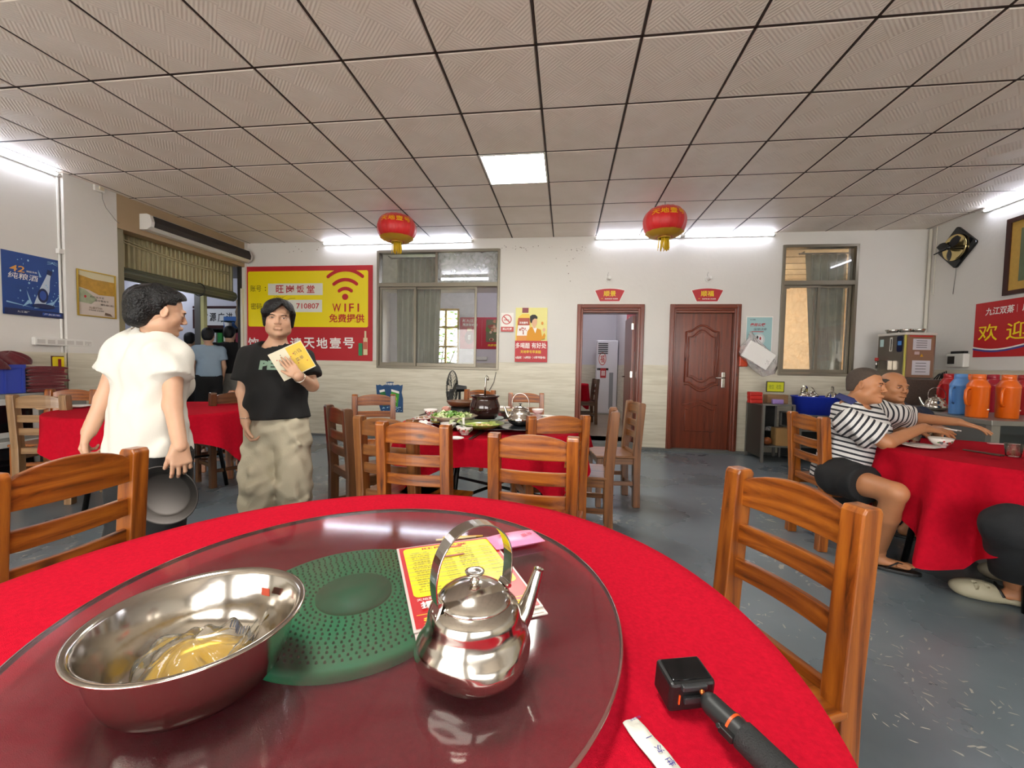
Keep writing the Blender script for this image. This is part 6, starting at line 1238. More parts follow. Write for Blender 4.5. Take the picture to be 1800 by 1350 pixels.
for k in range(8):
    rnd = random.Random(k+20); mb = MB(); cx_, cy_ = -4.90+rnd.uniform(-.01, .02), yE+.155+rnd.uniform(-.012, .012); w0, d0 = .17, .142+rnd.uniform(-.012, .02); z_ = .842+k*.0285; ph = rnd.uniform(0, 6)
    def f(u, v, z_=z_, cx_=cx_, cy_=cy_, w0=w0, d0=d0, ph=ph):
        a = v*6.2832; x = cx_+(u-.5)*2*w0; cyq = math.copysign(abs(math.cos(a))**.35, math.cos(a)); return (x, cy_+d0*cyq, z_+.0145+.0135*math.sin(a)+.012*math.sin(1.6*(d0*cyq)/d0+1.5)*(k/9)*.9)
    mb.grid(f, 10, 26); mb.add([f(0, v/26) for v in range(26)], [tuple(range(26))]); mb.add([f(1, v/26) for v in range(26)], [tuple(reversed(range(26)))]); mb.obj('folded_cloth', mar, label=('bottom folded maroon cloth of the stack beside the blue crate' if k == 0 else 'top folded maroon cloth of the stack beside the blue crate' if k == 7 else 'folded maroon cloth, %s from the bottom of the stack by the crate' % ('second', 'third', 'fourth', 'fifth', 'sixth', 'seventh')[k-1]), cat='folded cloth', group='stacked folded maroon cloths')
# ---------------------------------------------------------------- floor fan, stools
e = empty('floor_fan', (-1.50, 5.30, 0), 'black standing fan seen side-on below the left window', 'fan'); fz = 1.16-.285
fz = (at(795, 650, 1, 5.30).z+at(795, 715, 1, 5.30).z)/2; FR = .235; fx = at(795, 680, 1, 5.30).x; e.location.x = fx+.06
def cage(x, sgn):
    mb = MB()
    for k in range(26):
        a = 2*math.pi*k/26; mb.tube([(x+sgn*.055*math.cos(t*math.pi/2), FR*math.sin(t*math.pi/2)*math.cos(a), fz+FR*math.sin(t*math.pi/2)*math.sin(a)) for t in (.12, .4, .7, .9, 1)], .0022, 4)
    for r_ in (.5, 1.0): mb.tube([(x+sgn*.055*math.cos(math.asin(r_*.999)), FR*r_*math.cos(t), fz+FR*r_*math.sin(t)) for t in np.linspace(0, 6.2832, 33)[:-1]], .0035, 5, closed=True)
    return mb
for s_ in (-1, 1):
    o = cage(-.06, s_).obj('fan_grille', black_plastic, e)
mb = MB(); mb.cyl((.0, 0, fz), (.13, 0, fz), .05, .035, n=20); mb.obj('motor', black_plastic, e, bev=.0); MB().cyl((.04, 0, fz-.03), (.04, 0, .05), .016, n=14).obj('pole', black_plastic, e); MB().lathe([(0, 0), (0, .2), (.02, .2), (.04, .05), (.06, .03)], (.04, 0, 0), n=32).obj('base', black_plastic, e)
for k in range(3):
    a = k*2.094; d = Vector((0, math.cos(a), math.sin(a))); n_ = Vector((0, -math.sin(a), math.cos(a))); mb = MB(); mb.grid(lambda u, v: Vector((-.06+.03*(v-.5), 0, fz))+d*(.02+.18*u)+n_*(v-.5)*(.05+.09*math.sin(u*2.6)), 8, 5); mb.obj('blade', mat('blade_grey', '#3a3c3e', .4), e, sol=.003)
MB().tube([at(872, 654, 1, WY-.03), at(868, 672, 1, WY-.03), at(858, 690, 1, WY-.03), at(853, 720, 1, WY-.03)], .005, 6).obj('hanging_cable', mat('cable_dark', '#55524c', .5), label='thin dark cable hanging down from the left window corner', cat='cable')
st = empty('red_stool', (-2.78, 3.55, 0), 'red plastic stool between the left table and the woman in black', 'stool'); rp = mat('stool_red', '#b5121c', .4)
mb = MB(); mb.box((0, 0, .44), (.30, .30, .03)); mb.obj('seat', rp, st, bev=.01)
for sx in (-1, 1):
    for sy in (-1, 1): MB().tube([(sx*.12, sy*.12, .43), (sx*.15, sy*.15, 0)], [.018, .022], 8).obj('leg', rp, st)
# crocs/table things handled with the people
# ================================================================ PEOPLE: smooth-blended bodies turned into one surface
def nv(a): a = np.asarray(a, float); return a/np.linalg.norm(a)
class Field:
    def __init__(s): s.p = []
    def cap(s, a, b, ra, rb=None, k=.02, mode=1, fr=None, kf=1.0, tg=0):
        a, b = np.array(a, float), np.array(b, float); rb = ra if rb is None else rb; R = max(ra, rb)
        s.p.append((0, a, b, ra, rb, fr, kf, k, mode, np.minimum(a, b)-R, np.maximum(a, b)+R, tg)); return s
    def ell(s, c, M, r, k=.02, mode=1, tg=0):
        """M rows = local axes"""
        c = np.array(c, float); r = np.array(r, float); R = max(r)
        s.p.append((1, c, np.array(M, float), r, None, None, 1, k, mode, c-R, c+R, tg)); return s
    def bounds(s, pad=.03):
        lo = np.min([q[9] for q in s.p if q[8] == 1], axis=0)-pad; hi = np.max([q[10] for q in s.p if q[8] == 1], axis=0)+pad; return lo, hi
    def ev(s, lo, n, h, noise=None, want=False):
        F = np.full(n, .08, np.float32); ax = [lo[i]+h*np.arange(n[i]) for i in range(3)]; T_ = np.zeros(n, np.int16) if want else None
        for q in s.p:
            ty, A, B, ra, rb, fr, kf, k, mode, l, u, tg = q; m = .05
            i0 = [max(0, int((l[i]-m-lo[i])/h)) for i in range(3)]; i1 = [min(n[i], int((u[i]+m-lo[i])/h)+2) for i in range(3)]
            if any(i1[i] <= i0[i] for i in range(3)): continue
            sl = tuple(slice(i0[i], i1[i]) for i in range(3))
            G = np.stack(np.meshgrid(*[ax[i][sl[i]] for i in range(3)], indexing='ij'), -1)
            if ty == 0:
                ba = B-A; t = np.clip(((G-A)@ba)/max(ba@ba, 1e-9), 0, 1); v = G-A-t[..., None]*ba
                if fr is not None:
                    f = np.array(fr); d = v@f; v = v+f*(d*(1/kf-1))[..., None]
                D = np.sqrt((v*v).sum(-1))-(ra+(rb-ra)*t)
                if fr is not None: D = D*min(1, kf+.15)
            else:
                v = (G-A)@B.T; k0 = np.sqrt(((v/ra)**2).sum(-1)); k1 = np.sqrt(((v/ra**2)**2).sum(-1)); D = k0*(k0-1)/np.maximum(k1, 1e-6)
            C = F[sl]
            if mode == 1:
                if want:
                    w = D < C; T_[sl][w] = tg
                if k > 0: hh = np.maximum(k-np.abs(C-D), 0)/k; F[sl] = np.minimum(C, D)-hh*hh*k*.25
                else: F[sl] = np.minimum(C, D)
            else:
                D = -D; hh = np.maximum(k-np.abs(C-D), 0)/max(k, 1e-6); F[sl] = np.maximum(C, D)+hh*hh*k*.25
        return (F, T_) if want else F
def surfnet(F, lo, h):
    s = F < 0; n = F.shape
    c = np.zeros((n[0]-1, n[1]-1, n[2]-1), np.int8)
    for dx in (0, 1):
        for dy in (0, 1):
            for dz in (0, 1): c += s[dx:n[0]-1+dx, dy:n[1]-1+dy, dz:n[2]-1+dz]
    act = (c > 0) & (c < 8); idx = -np.ones(act.shape, np.int64); I = np.argwhere(act); idx[act] = np.arange(len(I))
    if not len(I): return np.zeros((0, 3)), []
    P = np.zeros((len(I), 3)); W_ = np.zeros(len(I))
    E_ = []
    for ax in range(3):
        o = [a for a in range(3) if a != ax]
        for p_ in (0, 1):
            for q_ in (0, 1):
                a = np.zeros(3, int); a[o[0]] = p_; a[o[1]] = q_; b = a.copy(); b[ax] = 1; E_.append((a, b))
    for a, b in E_:
        fa = F[I[:, 0]+a[0], I[:, 1]+a[1], I[:, 2]+a[2]]; fb = F[I[:, 0]+b[0], I[:, 1]+b[1], I[:, 2]+b[2]]
        m = (fa < 0) != (fb < 0); t = np.where(m, fa/np.where(fa == fb, 1, fa-fb), 0)
        P += np.where(m[:, None], a+(b-a)*t[:, None], 0); W_ += m
    V_ = lo+h*(I+P/W_[:, None]); faces = []
    for ax in range(3):
        o = [a for a in range(3) if a != ax]
        sl0 = [slice(None)]*3; sl1 = [slice(None)]*3; sl0[ax] = slice(0, n[ax]-1); sl1[ax] = slice(1, n[ax])
        A = s[tuple(sl0)]; B = s[tuple(sl1)]; ch = A != B
        J = np.argwhere(ch); ok = (J[:, o[0]] > 0) & (J[:, o[1]] > 0) & (J[:, o[0]] < n[o[0]]-1) & (J[:, o[1]] < n[o[1]]-1); J = J[ok]
        inside = A[J[:, 0], J[:, 1], J[:, 2]]
        def id_(d0, d1): K = J.copy(); K[:, o[0]] += d0; K[:, o[1]] += d1; return idx[K[:, 0], K[:, 1], K[:, 2]]
        Q = np.stack([id_(-1, -1), id_(0, -1), id_(0, 0), id_(-1, 0)], 1)
        fl = inside if ax != 1 else ~inside
        Q[~fl] = Q[~fl][:, ::-1]; faces.append(Q)
    return V_, np.concatenate(faces)
class Acc:
    def __init__(s): s.V = []; s.Q = []; s.n = 0; s.A = []
    def add(s, V_, Q, attr=None):
        if not len(V_): return
        s.V.append(V_); s.Q.append(Q+s.n); s.n += len(V_); s.A.append(attr if attr is not None else np.zeros(len(V_)))
    def obj(s, name, m, parent, attr=None, smooth=1):
        V_ = np.concatenate(s.V); Q = np.concatenate(s.Q); Q = Q[(Q >= 0).all(1)]
        me = bpy.data.meshes.new(name); me.vertices.add(len(V_)); me.loops.add(len(Q)*4); me.polygons.add(len(Q))
        off = np.array(parent.location) if parent else np.zeros(3)
        me.vertices.foreach_set('co', (V_-off).ravel()); me.loops.foreach_set('vertex_index', Q.ravel()); me.polygons.foreach_set('loop_start', np.arange(len(Q))*4); me.polygons.foreach_set('loop_total', np.full(len(Q), 4)); me.polygons.foreach_set('use_smooth', np.ones(len(Q), bool))
        me.update(calc_edges=True); me.validate()
        if attr: a = me.attributes.new(attr, 'FLOAT', 'POINT'); a.data.foreach_set('value', np.concatenate(s.A).astype(np.float32))
        me.materials.append(m); o = bpy.data.objects.new(name, me); COL.objects.link(o); o.parent = parent
        if smooth: md = o.modifiers.new('s', 'SMOOTH'); md.factor = .5; md.iterations = smooth
        return o
def block(fld, lo, hi, h, cut=None, want=False, noise=None):
    lo = np.array(lo, float); n = tuple(int(v) for v in np.ceil((np.array(hi)-lo)/h).astype(int)+1)
    r = fld.ev(lo, n, h, want=want); F, T_ = r if want else (r, None)
    if cut or noise:
        G = np.stack(np.meshgrid(*[lo[i]+h*np.arange(n[i]) for i in range(3)], indexing='ij'), -1)
        if noise: F = F+noise(G)
        if cut: F = cut(G, F)
    F[0] = F[-1] = .05; F[:, 0] = F[:, -1] = .05; F[:, :, 0] = F[:, :, -1] = .05
    V_, Q = surfnet(F, lo, h)
    if want:
        I = np.clip(np.round((V_-lo)/h).astype(int), 0, np.array(n)-1); return V_, Q, T_[I[:, 0], I[:, 1], I[:, 2]]
    return V_, Q
def wrinkle(amp, seed, sc=1.0, an=(1, 1, .6)):
    r = np.random.RandomState(seed); K = [(nv(r.normal(size=3)*np.array(an))*r.uniform(22, 95)*sc, r.uniform(0, 6)) for _ in range(9)]
    def f(G):
        o = np.zeros(G.shape[:-1])
        for k, ph in K: o += np.sin(G@k+ph+1.2*np.sin(G@(k[::-1]*.4)+ph))*(25/np.linalg.norm(k)/sc)**.5
        return amp*o/2.0-amp*.45
    return f
skin_f = mat('skin_fair', '#c0967a', .5, sss=.12, noise=.06, nscale=25); skin_t = mat('skin_tan', '#b27a54', .5, sss=.1, noise=.08, nscale=25)
hair_b = mat('black_hair', '#070607', .42, spec=.35, bump=.7, bscale=120); hair_g = mat('grey_hair', '#453a32', .85, noise=.35, nscale=90, bump=.3, bscale=300)
lipm = mat('lips', '#a05c4c', .4); eyew = mat('eye_white', '#cfc4b8', .25); eyed = mat('iris_dark', '#150d0a', .1); browm = mat('eyebrow', '#2b2019', .7)
def head(fld, c, f, u, s=1.0, fat=1.0, lid=.0):
    """c eye-level centre, f forward, u up"""
    f = nv(f); u = nv(np.array(u)-f*np.dot(u, f)); r = np.cross(f, u); M = np.array([r, f, u]); L = lambda x, y, z: np.array(c)+(r*x+f*y+u*z)*s
    E = lambda p_, rr, k, mode=1: fld.ell(L(*p_), M, np.array(rr)*s, k*s, mode)
    E((0, -.022, .034), (.073*fat, .091, .080), 0); E((0, .018, -.030), (.060*fat, .062, .088), .03); E((0, .036, -.085), (.038*fat, .036, .030), .03)
    for sx in (-1, 1):
        E((sx*.040, .046, -.028), (.022, .020, .022), .025); E((sx*.048*fat, .005, -.065), (.020, .030, .026), .03)
    fld.cap(L(-.030, .077, .017), L(.030, .077, .017), .0105*s, k=.014*s)
    fld.cap(L(0, .080, .008), L(0, .099, -.030), .0065*s, .0105*s, k=.012*s)
    for sx in (-1, 1): fld.ell(L(sx*.0125, .090, -.036), M, np.array((.0085, .010, .0075))*s, .006*s)
    for sx in (-1, 1): E((sx*.031, .088, -.001), (.017, .014, .011), .012, -1)
    for sx in (-1, 1): fld.ell(L(sx*.031, .0665, -.002), M, np.array((.0145, .0135, .0115))*s, .004*s)
    E((0, .082, -.066), (.024, .013, .012), .012); E((0, .093, -.0615), (.020, .006, .0035), .003); E((0, .092, -.070), (.018, .007, .0045), .003); E((0, .100, -.0655), (.022, .006, .0012), .002, -1)
    E((0, .070, -.100), (.020, .018, .014), .02)
    for sx in (-1, 1):
        q = L(sx*.076*fat, -.008, -.008); ra = nv(r*sx*.9-f*.45); Me = np.array([ra, nv(np.cross(u, ra)), u]); fld.ell(q, Me, np.array((.008, .017, .030))*s, .006*s); fld.ell(q+ra*.007*s, Me, np.array((.006, .010, .020))*s, .003*s, -1)
    return L, M
def face_bits(L, M, s, e, brow=browm, open_=1.0, look=0.0):
    R_ = Matrix([list(M[0]), list(M[1]), list(M[2])]).transposed(); off = np.array(e.location)
    def pl(p_): return Vector(L(*p_)-off)
    for sx in (-1, 1):
        mb = MB(); mb.sphere(pl((sx*.031, .0735, -.003)), s, 14, 0, (.0115, .0085, .0042*open_), R_); o = mb.obj('eye', eyew, e)
        MB().sphere(pl((sx*.031+look, .0795, -.003)), s, 12, 0, (.0048, .0035, .0040*open_), R_).obj('iris', eyed, o)
        mb = MB(); mb.tube([pl((sx*.017, .0835, .012)), pl((sx*.030, .0850, .0165)), pl((sx*.046, .0745, .013))], [.0026*s, .0032*s, .0018*s], 6, flat=(1, 1)); mb.obj('eyebrow', brow, e)
        mb = MB(); mb.tube([pl((sx*.0185, .0800, -.0015)), pl((sx*.0305, .0835, .0025)), pl((sx*.044, .0745, -.0015))], [.0009*s, .0014*s, .0009*s], 5); mb.obj('eyelid_line', browm, e)
    mb = MB(); mb.tube([pl((-.021, .084, -.0655)), pl((-.010, .0935, -.0625)), pl((0, .095, -.0635)), pl((.010, .0935, -.0625)), pl((.021, .084, -.0655))], [.0008*s, .0030*s, .0027*s, .0030*s, .0008*s], 8, flat=(1, .8)); mb.tube([pl((-.019, .084, -.0665)), pl((-.009, .0925, -.0705)), pl((0, .0945, -.0712)), pl((.009, .0925, -.0705)), pl((.019, .084, -.0665))], [.0008*s, .0032*s, .0038*s, .0032*s, .0008*s], 8, flat=(1, .8)); mb.obj('lips', lipm, e)
def hand(fld, w, d, n, side, curl=(.25, .3, .35, .4), th=.4, s=1.0, spread=.06):
    """w wrist, d hand direction, n palm normal, side = direction of the thumb; returns fingertip points"""
    d = nv(d); n = nv(np.array(n)-d*np.dot(n, d)); t = nv(np.array(side)-d*np.dot(side, d)-n*np.dot(side, n)); w = np.array(w, float)
    tips = []; X_ = [.030, .010, -.010, -.028]; LN = [(.040, .024, .020), (.044, .028, .021), (.041, .026, .020), (.032, .020, .018)]
    for i in range(4):
        kx = X_[i]; kn = w+d*(.082-abs(i-1)*.004)*s+t*kx*s; fld.cap(w+d*.006*s+t*kx*.55*s, kn, .0135*s, .0100*s, k=.016*s)
        a = curl[i]*.6; dd = nv(d+t*(1.5-i)*spread); p_ = kn; r_ = [.0088, .0078, .0070, .0060]
        if i == 3: r_ = [x*.88 for x in r_]
        for j in range(3):
            D = nv(dd*math.cos(a)+n*math.sin(a)); q = p_+D*LN[i][j]*s; fld.cap(p_, q, r_[j]*s, r_[j+1]*s, k=.0035*s); p_ = q; a += curl[i]*(1.1 if j == 0 else .8)
        tips.append(p_)
    p0 = w+d*.018*s+t*.020*s; dt = nv(d*math.cos(.75-th*.3)+t*math.sin(.75-th*.3)+n*.25*th); p1 = p0+dt*.036*s; fld.cap(p0, p1, .0155*s, .0120*s, k=.014*s)
    dt2 = nv(dt*.8+d*.5+n*th*.7); p2 = p1+dt2*.030*s; fld.cap(p1, p2, .0115*s, .0098*s, k=.004*s); p3 = p2+nv(dt2+n*th*.5)*.024*s; fld.cap(p2, p3, .0098*s, .0078*s, k=.003*s); tips.append(p3)
    return tips
def foot(fld, a, d, s=1.0, toes=True):
    a = np.array(a, float); d = nv([d[0], d[1], 0]); t = np.array([-d[1], d[0], 0.]); g = a.copy(); g[2] = .028*s+a[2]-.085*s
    fld.cap(a, g-d*.03*s+[0, 0, .012*s], .036*s, .030*s, k=.03); fld.cap(g-d*.03*s, g+d*.12*s+[0, 0, -.002], .032*s, .024*s, k=.03, fr=(0, 0, 1), kf=.85)
    for i in range(5):
        p0 = g+d*(.125-.010*i)*s+t*(.030-.015*i)*s; fld.cap(p0, p0+d*.030*s+[0, 0, -.004], (.0125 if i == 0 else .0085)*s, (.011 if i == 0 else .0075)*s, k=.006)
def person(name, lab, J, sex='f', skin=skin_f, hs=1.0, coarse=.010, fine=.0032, hair=None, hairm=hair_b, face=True, tops=None, legs=None, hands=None, feet=None, fat=1.0, hfat=1.0, eo=1.0):
    """J: joints (x,y,z). tops/legs: dict with style of shirt and trousers"""
    J = {k: np.array(v, float) for k, v in J.items()}; base = J['base']; e = empty('person', (base[0], base[1], 0), lab, 'person')
    core = Field(); hd = Field(); f = J['bf']; f = nv(f)   # body forward
    sh_mid = (J['shL']+J['shR'])/2; hip_mid = (J['hipL']+J['hipR'])/2; up = nv(sh_mid-hip_mid); side = nv(J['shR']-J['shL'])
    L, M = head(hd, J['head'], J['hf'], J['hu'], hs, hfat); nb = J['neck']; nt = L(0, -.022, -.075)
    nr = (.047 if sex == 'f' else .056)*hs
    for F_ in (core, hd): F_.cap(nt, nb, nr, nr*1.08, k=.02)
    core.ell(L(0, -.01, 0), M, np.array((.068, .085, .095))*hs, .01)
    bw = (.145 if sex == 'f' else .165)*fat
    torso = Field()
    def tor(F_, g, tg=1):
        ch = sh_mid-up*.10; wa = hip_mid+up*.16
        for q_ in 'LR': F_.cap(nb-up*.035, J['sh'+q_]-up*.018, .050+g*.8, .044+g*.8, k=.05, tg=tg)
        F_.cap(J['shL']*.8+J['shR']*.2-up*.05, J['shR']*.8+J['shL']*.2-up*.05, .062+g*.8, k=.05, fr=f, kf=.85, tg=tg); F_.cap(nb-up*.04, ch, .06+g, bw*.86+g, k=.06, fr=f, kf=.68, tg=tg)
        F_.cap(ch, wa, bw*.95+g, bw*.86+g, k=.06, fr=f, kf=.70+(.12 if fat > 1.02 else 0), tg=tg); F_.cap(wa, hip_mid, bw*.86+g, bw*1.02+g, k=.06, fr=f, kf=.74+(.14 if fat > 1.02 else 0), tg=tg)
        if sex == 'f':
            for sx in (-1, 1): F_.cap(ch+side*sx*.060+f*.045-up*.045, ch+side*sx*.060+f*.058-up*.065, .048+g, k=.06, tg=tg)
    tor(core, -.008); ua = .043*fat if sex == 'f' else .050
    armr = lambda g=0: [(a+g) for a in (ua, ua*.86, ua*.84, .0275)]
    for sd in 'LR':
        r = armr(); core.cap(J['sh'+sd], J['el'+sd], r[0], r[1], k=.03); core.cap(J['el'+sd], J['wr'+sd]+nv(J['wr'+sd]-J['el'+sd])*.01, r[2], r[3], k=.02)
        core.cap(J['hip'+sd], J['kn'+sd], .082*fat, .056, k=.04); core.cap(J['kn'+sd], J['kn'+sd]*.62+J['an'+sd]*.38-nv(J.get('lf', f))*.006, .054, .054, k=.02); core.cap(J['kn'+sd]*.62+J['an'+sd]*.38, J['an'+sd], .052, .034, k=.02)
    acc = Acc()
    lo, hi = core.bounds(.02)
    acc.add(*block(core, lo, hi, coarse))
    c0 = L(0, 0, 0); R_ = .16*hs
    def hcut(G, F): return np.maximum(F, -((G-(nt+(nb-nt)*.75))@(-nv(nb-nt)))*1.0)
    hb_lo, hb_hi = np.minimum(c0-R_, nt-.08), np.maximum(c0+R_, nt+.08)
    acc.add(*block(hd, hb_lo, hb_hi, fine, cut=hcut))
    for sd, hq in (hands or {}).items():
        d, n, sdv, curl, th = hq[:5]; hsz, spr = (hq[5:]+(1.0, .06))[:2] if len(hq) > 5 else (1.0, .06)
        hf_ = Field(); w = J['wr'+sd]; r = armr(); hf_.cap(w-nv(w-J['el'+sd])*.06, w+nv(d)*.012, r[3]*1.10, .024, k=.01, fr=nv(n), kf=.85); hand(hf_, w, d, n, sdv, curl, th, (.98 if sex == 'f' else 1.08)*hsz, spr)
        hl, hh = hf_.bounds(.01); acc.add(*block(hf_, hl, hh, .0032 if fine < .005 else .005))
    for sd, d in (feet or {}).items():
        ff = Field(); foot(ff, J['an'+sd], d, 1.0 if sex == 'm' else .9); fl_, fh_ = ff.bounds(.01); acc.add(*block(ff, fl_, fh_, .004))
    body = acc.obj('body', skin, e)
    if face: face_bits(L, M, hs, e, browm, eo)
    if tops:
        T_ = Field(); g = .013; tor(T_, g, 1); r = armr(g+.012)
        hem = hip_mid+up*tops.get('hem', -.05); loose = tops.get('loose', .02); sl = tops.get('sleeve', .62)
        T_.cap(hip_mid+up*.18, hem-up*.08, bw*.92+g+loose*.5, bw*1.05+g+loose, k=.05, fr=f, kf=.80, tg=1)
        ndep = tops.get('neck', .05); wn = wrinkle(tops.get('wr', .0045), len(lab)*7)
        hem_n = nv(up*1.0+tops.get('hemtilt', 0)*side)
        S_F = Field()
        for i, sd in enumerate('LR'):
            a, b = J['sh'+sd], J['el'+sd]; S_F.cap(a-up*.012, a+(b-a)*(sl+.25), r[0]-.006, r[1]+.020, k=0, tg=2+i)
        lo1, hi1 = T_.bounds(.03); lo2, hi2 = S_F.bounds(.03); lo, hi = np.minimum(lo1, lo2), np.maximum(hi1, hi2); h = coarse*.85 if fine < .005 else coarse
        n = tuple(int(v) for v in np.ceil((hi-lo)/h).astype(int)+1); F1 = T_.ev(lo, n, h); F2, tg = S_F.ev(lo, n, h, want=True)
        G = np.stack(np.meshgrid(*[lo[i]+h*np.arange(n[i]) for i in range(3)], indexing='ij'), -1); NZ = wn(G); F1 = F1+NZ; F2 = F2+NZ
        F1 = np.maximum(F1, -((G-hem)@hem_n))
        for i, sd in enumerate('LR'):
            a, b = J['sh'+sd], J['el'+sd]; ax_ = nv(b-a); ln = np.linalg.norm(b-a)*sl; t = (G-a)@ax_; F2 = np.where(tg == 2+i, np.maximum(F2, t-ln), F2)
        arm = F2 < F1; hh = np.maximum(.035-np.abs(F1-F2), 0)/.035; F = np.minimum(F1, F2)-hh*hh*.035*.25
        dn = np.sqrt((((G-(nb+f*.012+up*.012))@np.array([side, f, up]).T/np.array((.078, .075, ndep)))**2).sum(-1)); F = np.maximum(F, (1-dn)*.05)
        F[0] = F[-1] = .05; F[:, 0] = F[:, -1] = .05; F[:, :, 0] = F[:, :, -1] = .05
        V_, Q = surfnet(F, lo, h); I = np.clip(np.round((V_-lo)/h).astype(int), 0, np.array(n)-1); tv = np.where(arm[I[:, 0], I[:, 1], I[:, 2]], tg[I[:, 0], I[:, 1], I[:, 2]], 1)
        at_ = np.where(tv == 2, (V_-J['shL'])@nv(J['elL']-J['shL'])+.02, np.where(tv == 3, (V_-J['shR'])@nv(J['elR']-J['shR'])+.02, (V_-hip_mid)@up))
        a2 = Acc(); a2.add(V_, Q, at_); a2.obj('shirt', tops['m'], e, attr='stripe', smooth=2)
    if legs:
        P_ = Field(); g = .014; P_.cap(hip_mid+up*.135, hip_mid, bw*.90, bw*1.03+g, k=.05, fr=f, kf=.78+(.14 if fat > 1.02 else 0))
        fl2 = legs.get('flare', .02)
        lk = legs.get('lk', .05)
        for sd in 'LR':
            P_.cap(J['hip'+sd], J['kn'+sd], .082*fat+g+legs.get('thigh', .0), .062+g+fl2, k=lk)
        for sd in 'LR':
            if legs.get('long'): P_.cap(J['kn'+sd], J['an'+sd], .060+g+fl2, .048+g+fl2*legs.get('fl', 1.0), k=min(lk, .04))
        def cutl(G, F):
            if legs.get('long'): return np.maximum(F, -(G[..., 2]-legs.get('hemz', .06)))
            for sd in 'LR':
                a, b = J['hip'+sd], J['kn'+sd]; ax_ = nv(b-a); ln = np.linalg.norm(b-a)*legs.get('len', .75); q = G-a; t = q@ax_; rad = np.sqrt(np.maximum((q*q).sum(-1)-t*t, 0)); F = np.where((rad < .14) & (t > ln-.03), np.maximum(F, t-ln), F)
            return F
        lo, hi = P_.bounds(.03); V_, Q = block(P_, lo, hi, coarse, cut=cutl, noise=wrinkle(legs.get('wr', .004), 5+len(lab))); a3 = Acc(); a3.add(V_, Q); a3.obj('trousers' if legs.get('long') else 'shorts', legs['m'], e, smooth=2)
    if hair: hair(L, M, hs, e, hairm)
    return e, L, M
def hair_obj(fn, e, m, lo, hi, h=.0045, amp=.002, nm='hair', seed=3):
    F_ = fn['f']; a = Acc(); V_, Q = block(F_, lo, hi, h, cut=fn.get('cut'), noise=wrinkle(amp, seed, 2.2, (1, 1, .25))); a.add(V_, Q); return a.obj(nm, m, e)
fw_n = BAS[2]
print('people start')
# ---------------------------------------------------------------- 1: woman in a white shirt walking away on the left
white_cot = mat('white_cotton', '#cbc8bf', .85, bump=.1, bscale=200); navy_cot = mat('navy_cotton', '#141c33', .85, bump=.1, bscale=200); black_cot = mat('black_cotton', '#0c0c0d', .85, bump=.1, bscale=200)
def pd(px, py, d): return np.array(fd(px, py, d))
fwd1 = nv([.10, 1, 0]); 
J1 = dict(base=pd(262, 900, 1.9), bf=fwd1, head=pd(286, 547, 1.86), hf=nv([.50, .86, -.22]), hu=(.05, 0, 1), neck=pd(264, 588, 1.88),
    shL=pd(217, 611, 1.86), shR=pd(306, 616, 1.86), elL=pd(184, 702, 1.84), elR=pd(303, 712, 1.80), wrL=pd(158, 756, 1.80), wrR=pd(316, 782, 1.74),
    hipL=pd(232, 800, 1.88), hipR=pd(294, 800, 1.88), knL=pd(228, 950, 1.9), knR=pd(282, 950, 1.95), anL=pd(225, 1085, 1.95), anR=pd(284, 1085, 1.98))
for k in ('anL', 'anR'): J1[k][2] = .09
def hair1(L, M, s, e, m):
    F_ = Field(); F_.ell(L(0, -.028, .040), M, np.array((.082, .100, .086))*s, 0); F_.ell(L(0, -.082, -.030), M, np.array((.062, .052, .062))*s, .04); F_.ell(L(0, -.085, -.062), M, np.array((.045, .04, .042))*s, .03); F_.ell(L(0, .035, .080), M, np.array((.055, .035, .026))*s, .03)
    F_.ell(L(0, -.11, .03), M, np.array((.06, .04, .05))*s, .03)
    def cut(G, F):
        q = (G-L(0, 0, 0))@M.T; x, y, z = q[..., 0], q[..., 1], q[..., 2]
        return np.maximum(F, -np.maximum(-(y+.012+.0*z), (z-.045+.35*np.minimum(0, y-.06)*-1)*1.0)) if 0 else np.maximum(F, np.where(y > .03, .052-z+.5*(y-.03), np.minimum(y+.005, .028-z+.2*y)))
    lo, hi = F_.bounds(.02); hair_obj(dict(f=F_, cut=cut), e, m, lo, hi, .0045, .0055)
e1, L1, M1 = person('p', 'woman seen from behind in a white T-shirt carrying a round steel lid', J1, 'f', skin_f, .90, hair=hair1, fat=.93, tops=dict(m=white_cot, sleeve=.50, hem=.015, loose=.022, wr=.009, neck=.045), legs=dict(m=black_cot, long=1, flare=.015),
    hands={'L': ((-.35, -.1, -1), (.6, .5, .1), (.4, -1, 0), (.9, 1.0, 1.1, 1.2), .5), 'R': ((.15, -.05, -1), (-.75, .55, 0), (-.5, -.8, 0), (.55, .65, .7, .8), .7)}, feet={'L': (.1, 1, 0), 'R': (.1, 1, 0)})
lidc = fd(293, 868, 1.785); e = empty('round_tray', tuple(lidc), 'round steel tray held low by the woman in the white T-shirt', 'tray'); mb = MB()
mb.lathe([(0, 0), (0, .088), (.006, .098), (.012, .102), (.016, .125), (.022, .1315), (.020, .133), (.013, .127), (.008, .105), (-.001, .09), (-.003, 0)], n=64); o = mb.obj('tray_plate', mat('tray_steel', '#4a4643', .45, 1), e)
R_ = Vector((.30, -.93, -.10)).to_track_quat('Z', 'Y'); e.rotation_mode = 'QUATERNION'; e.rotation_quaternion = R_
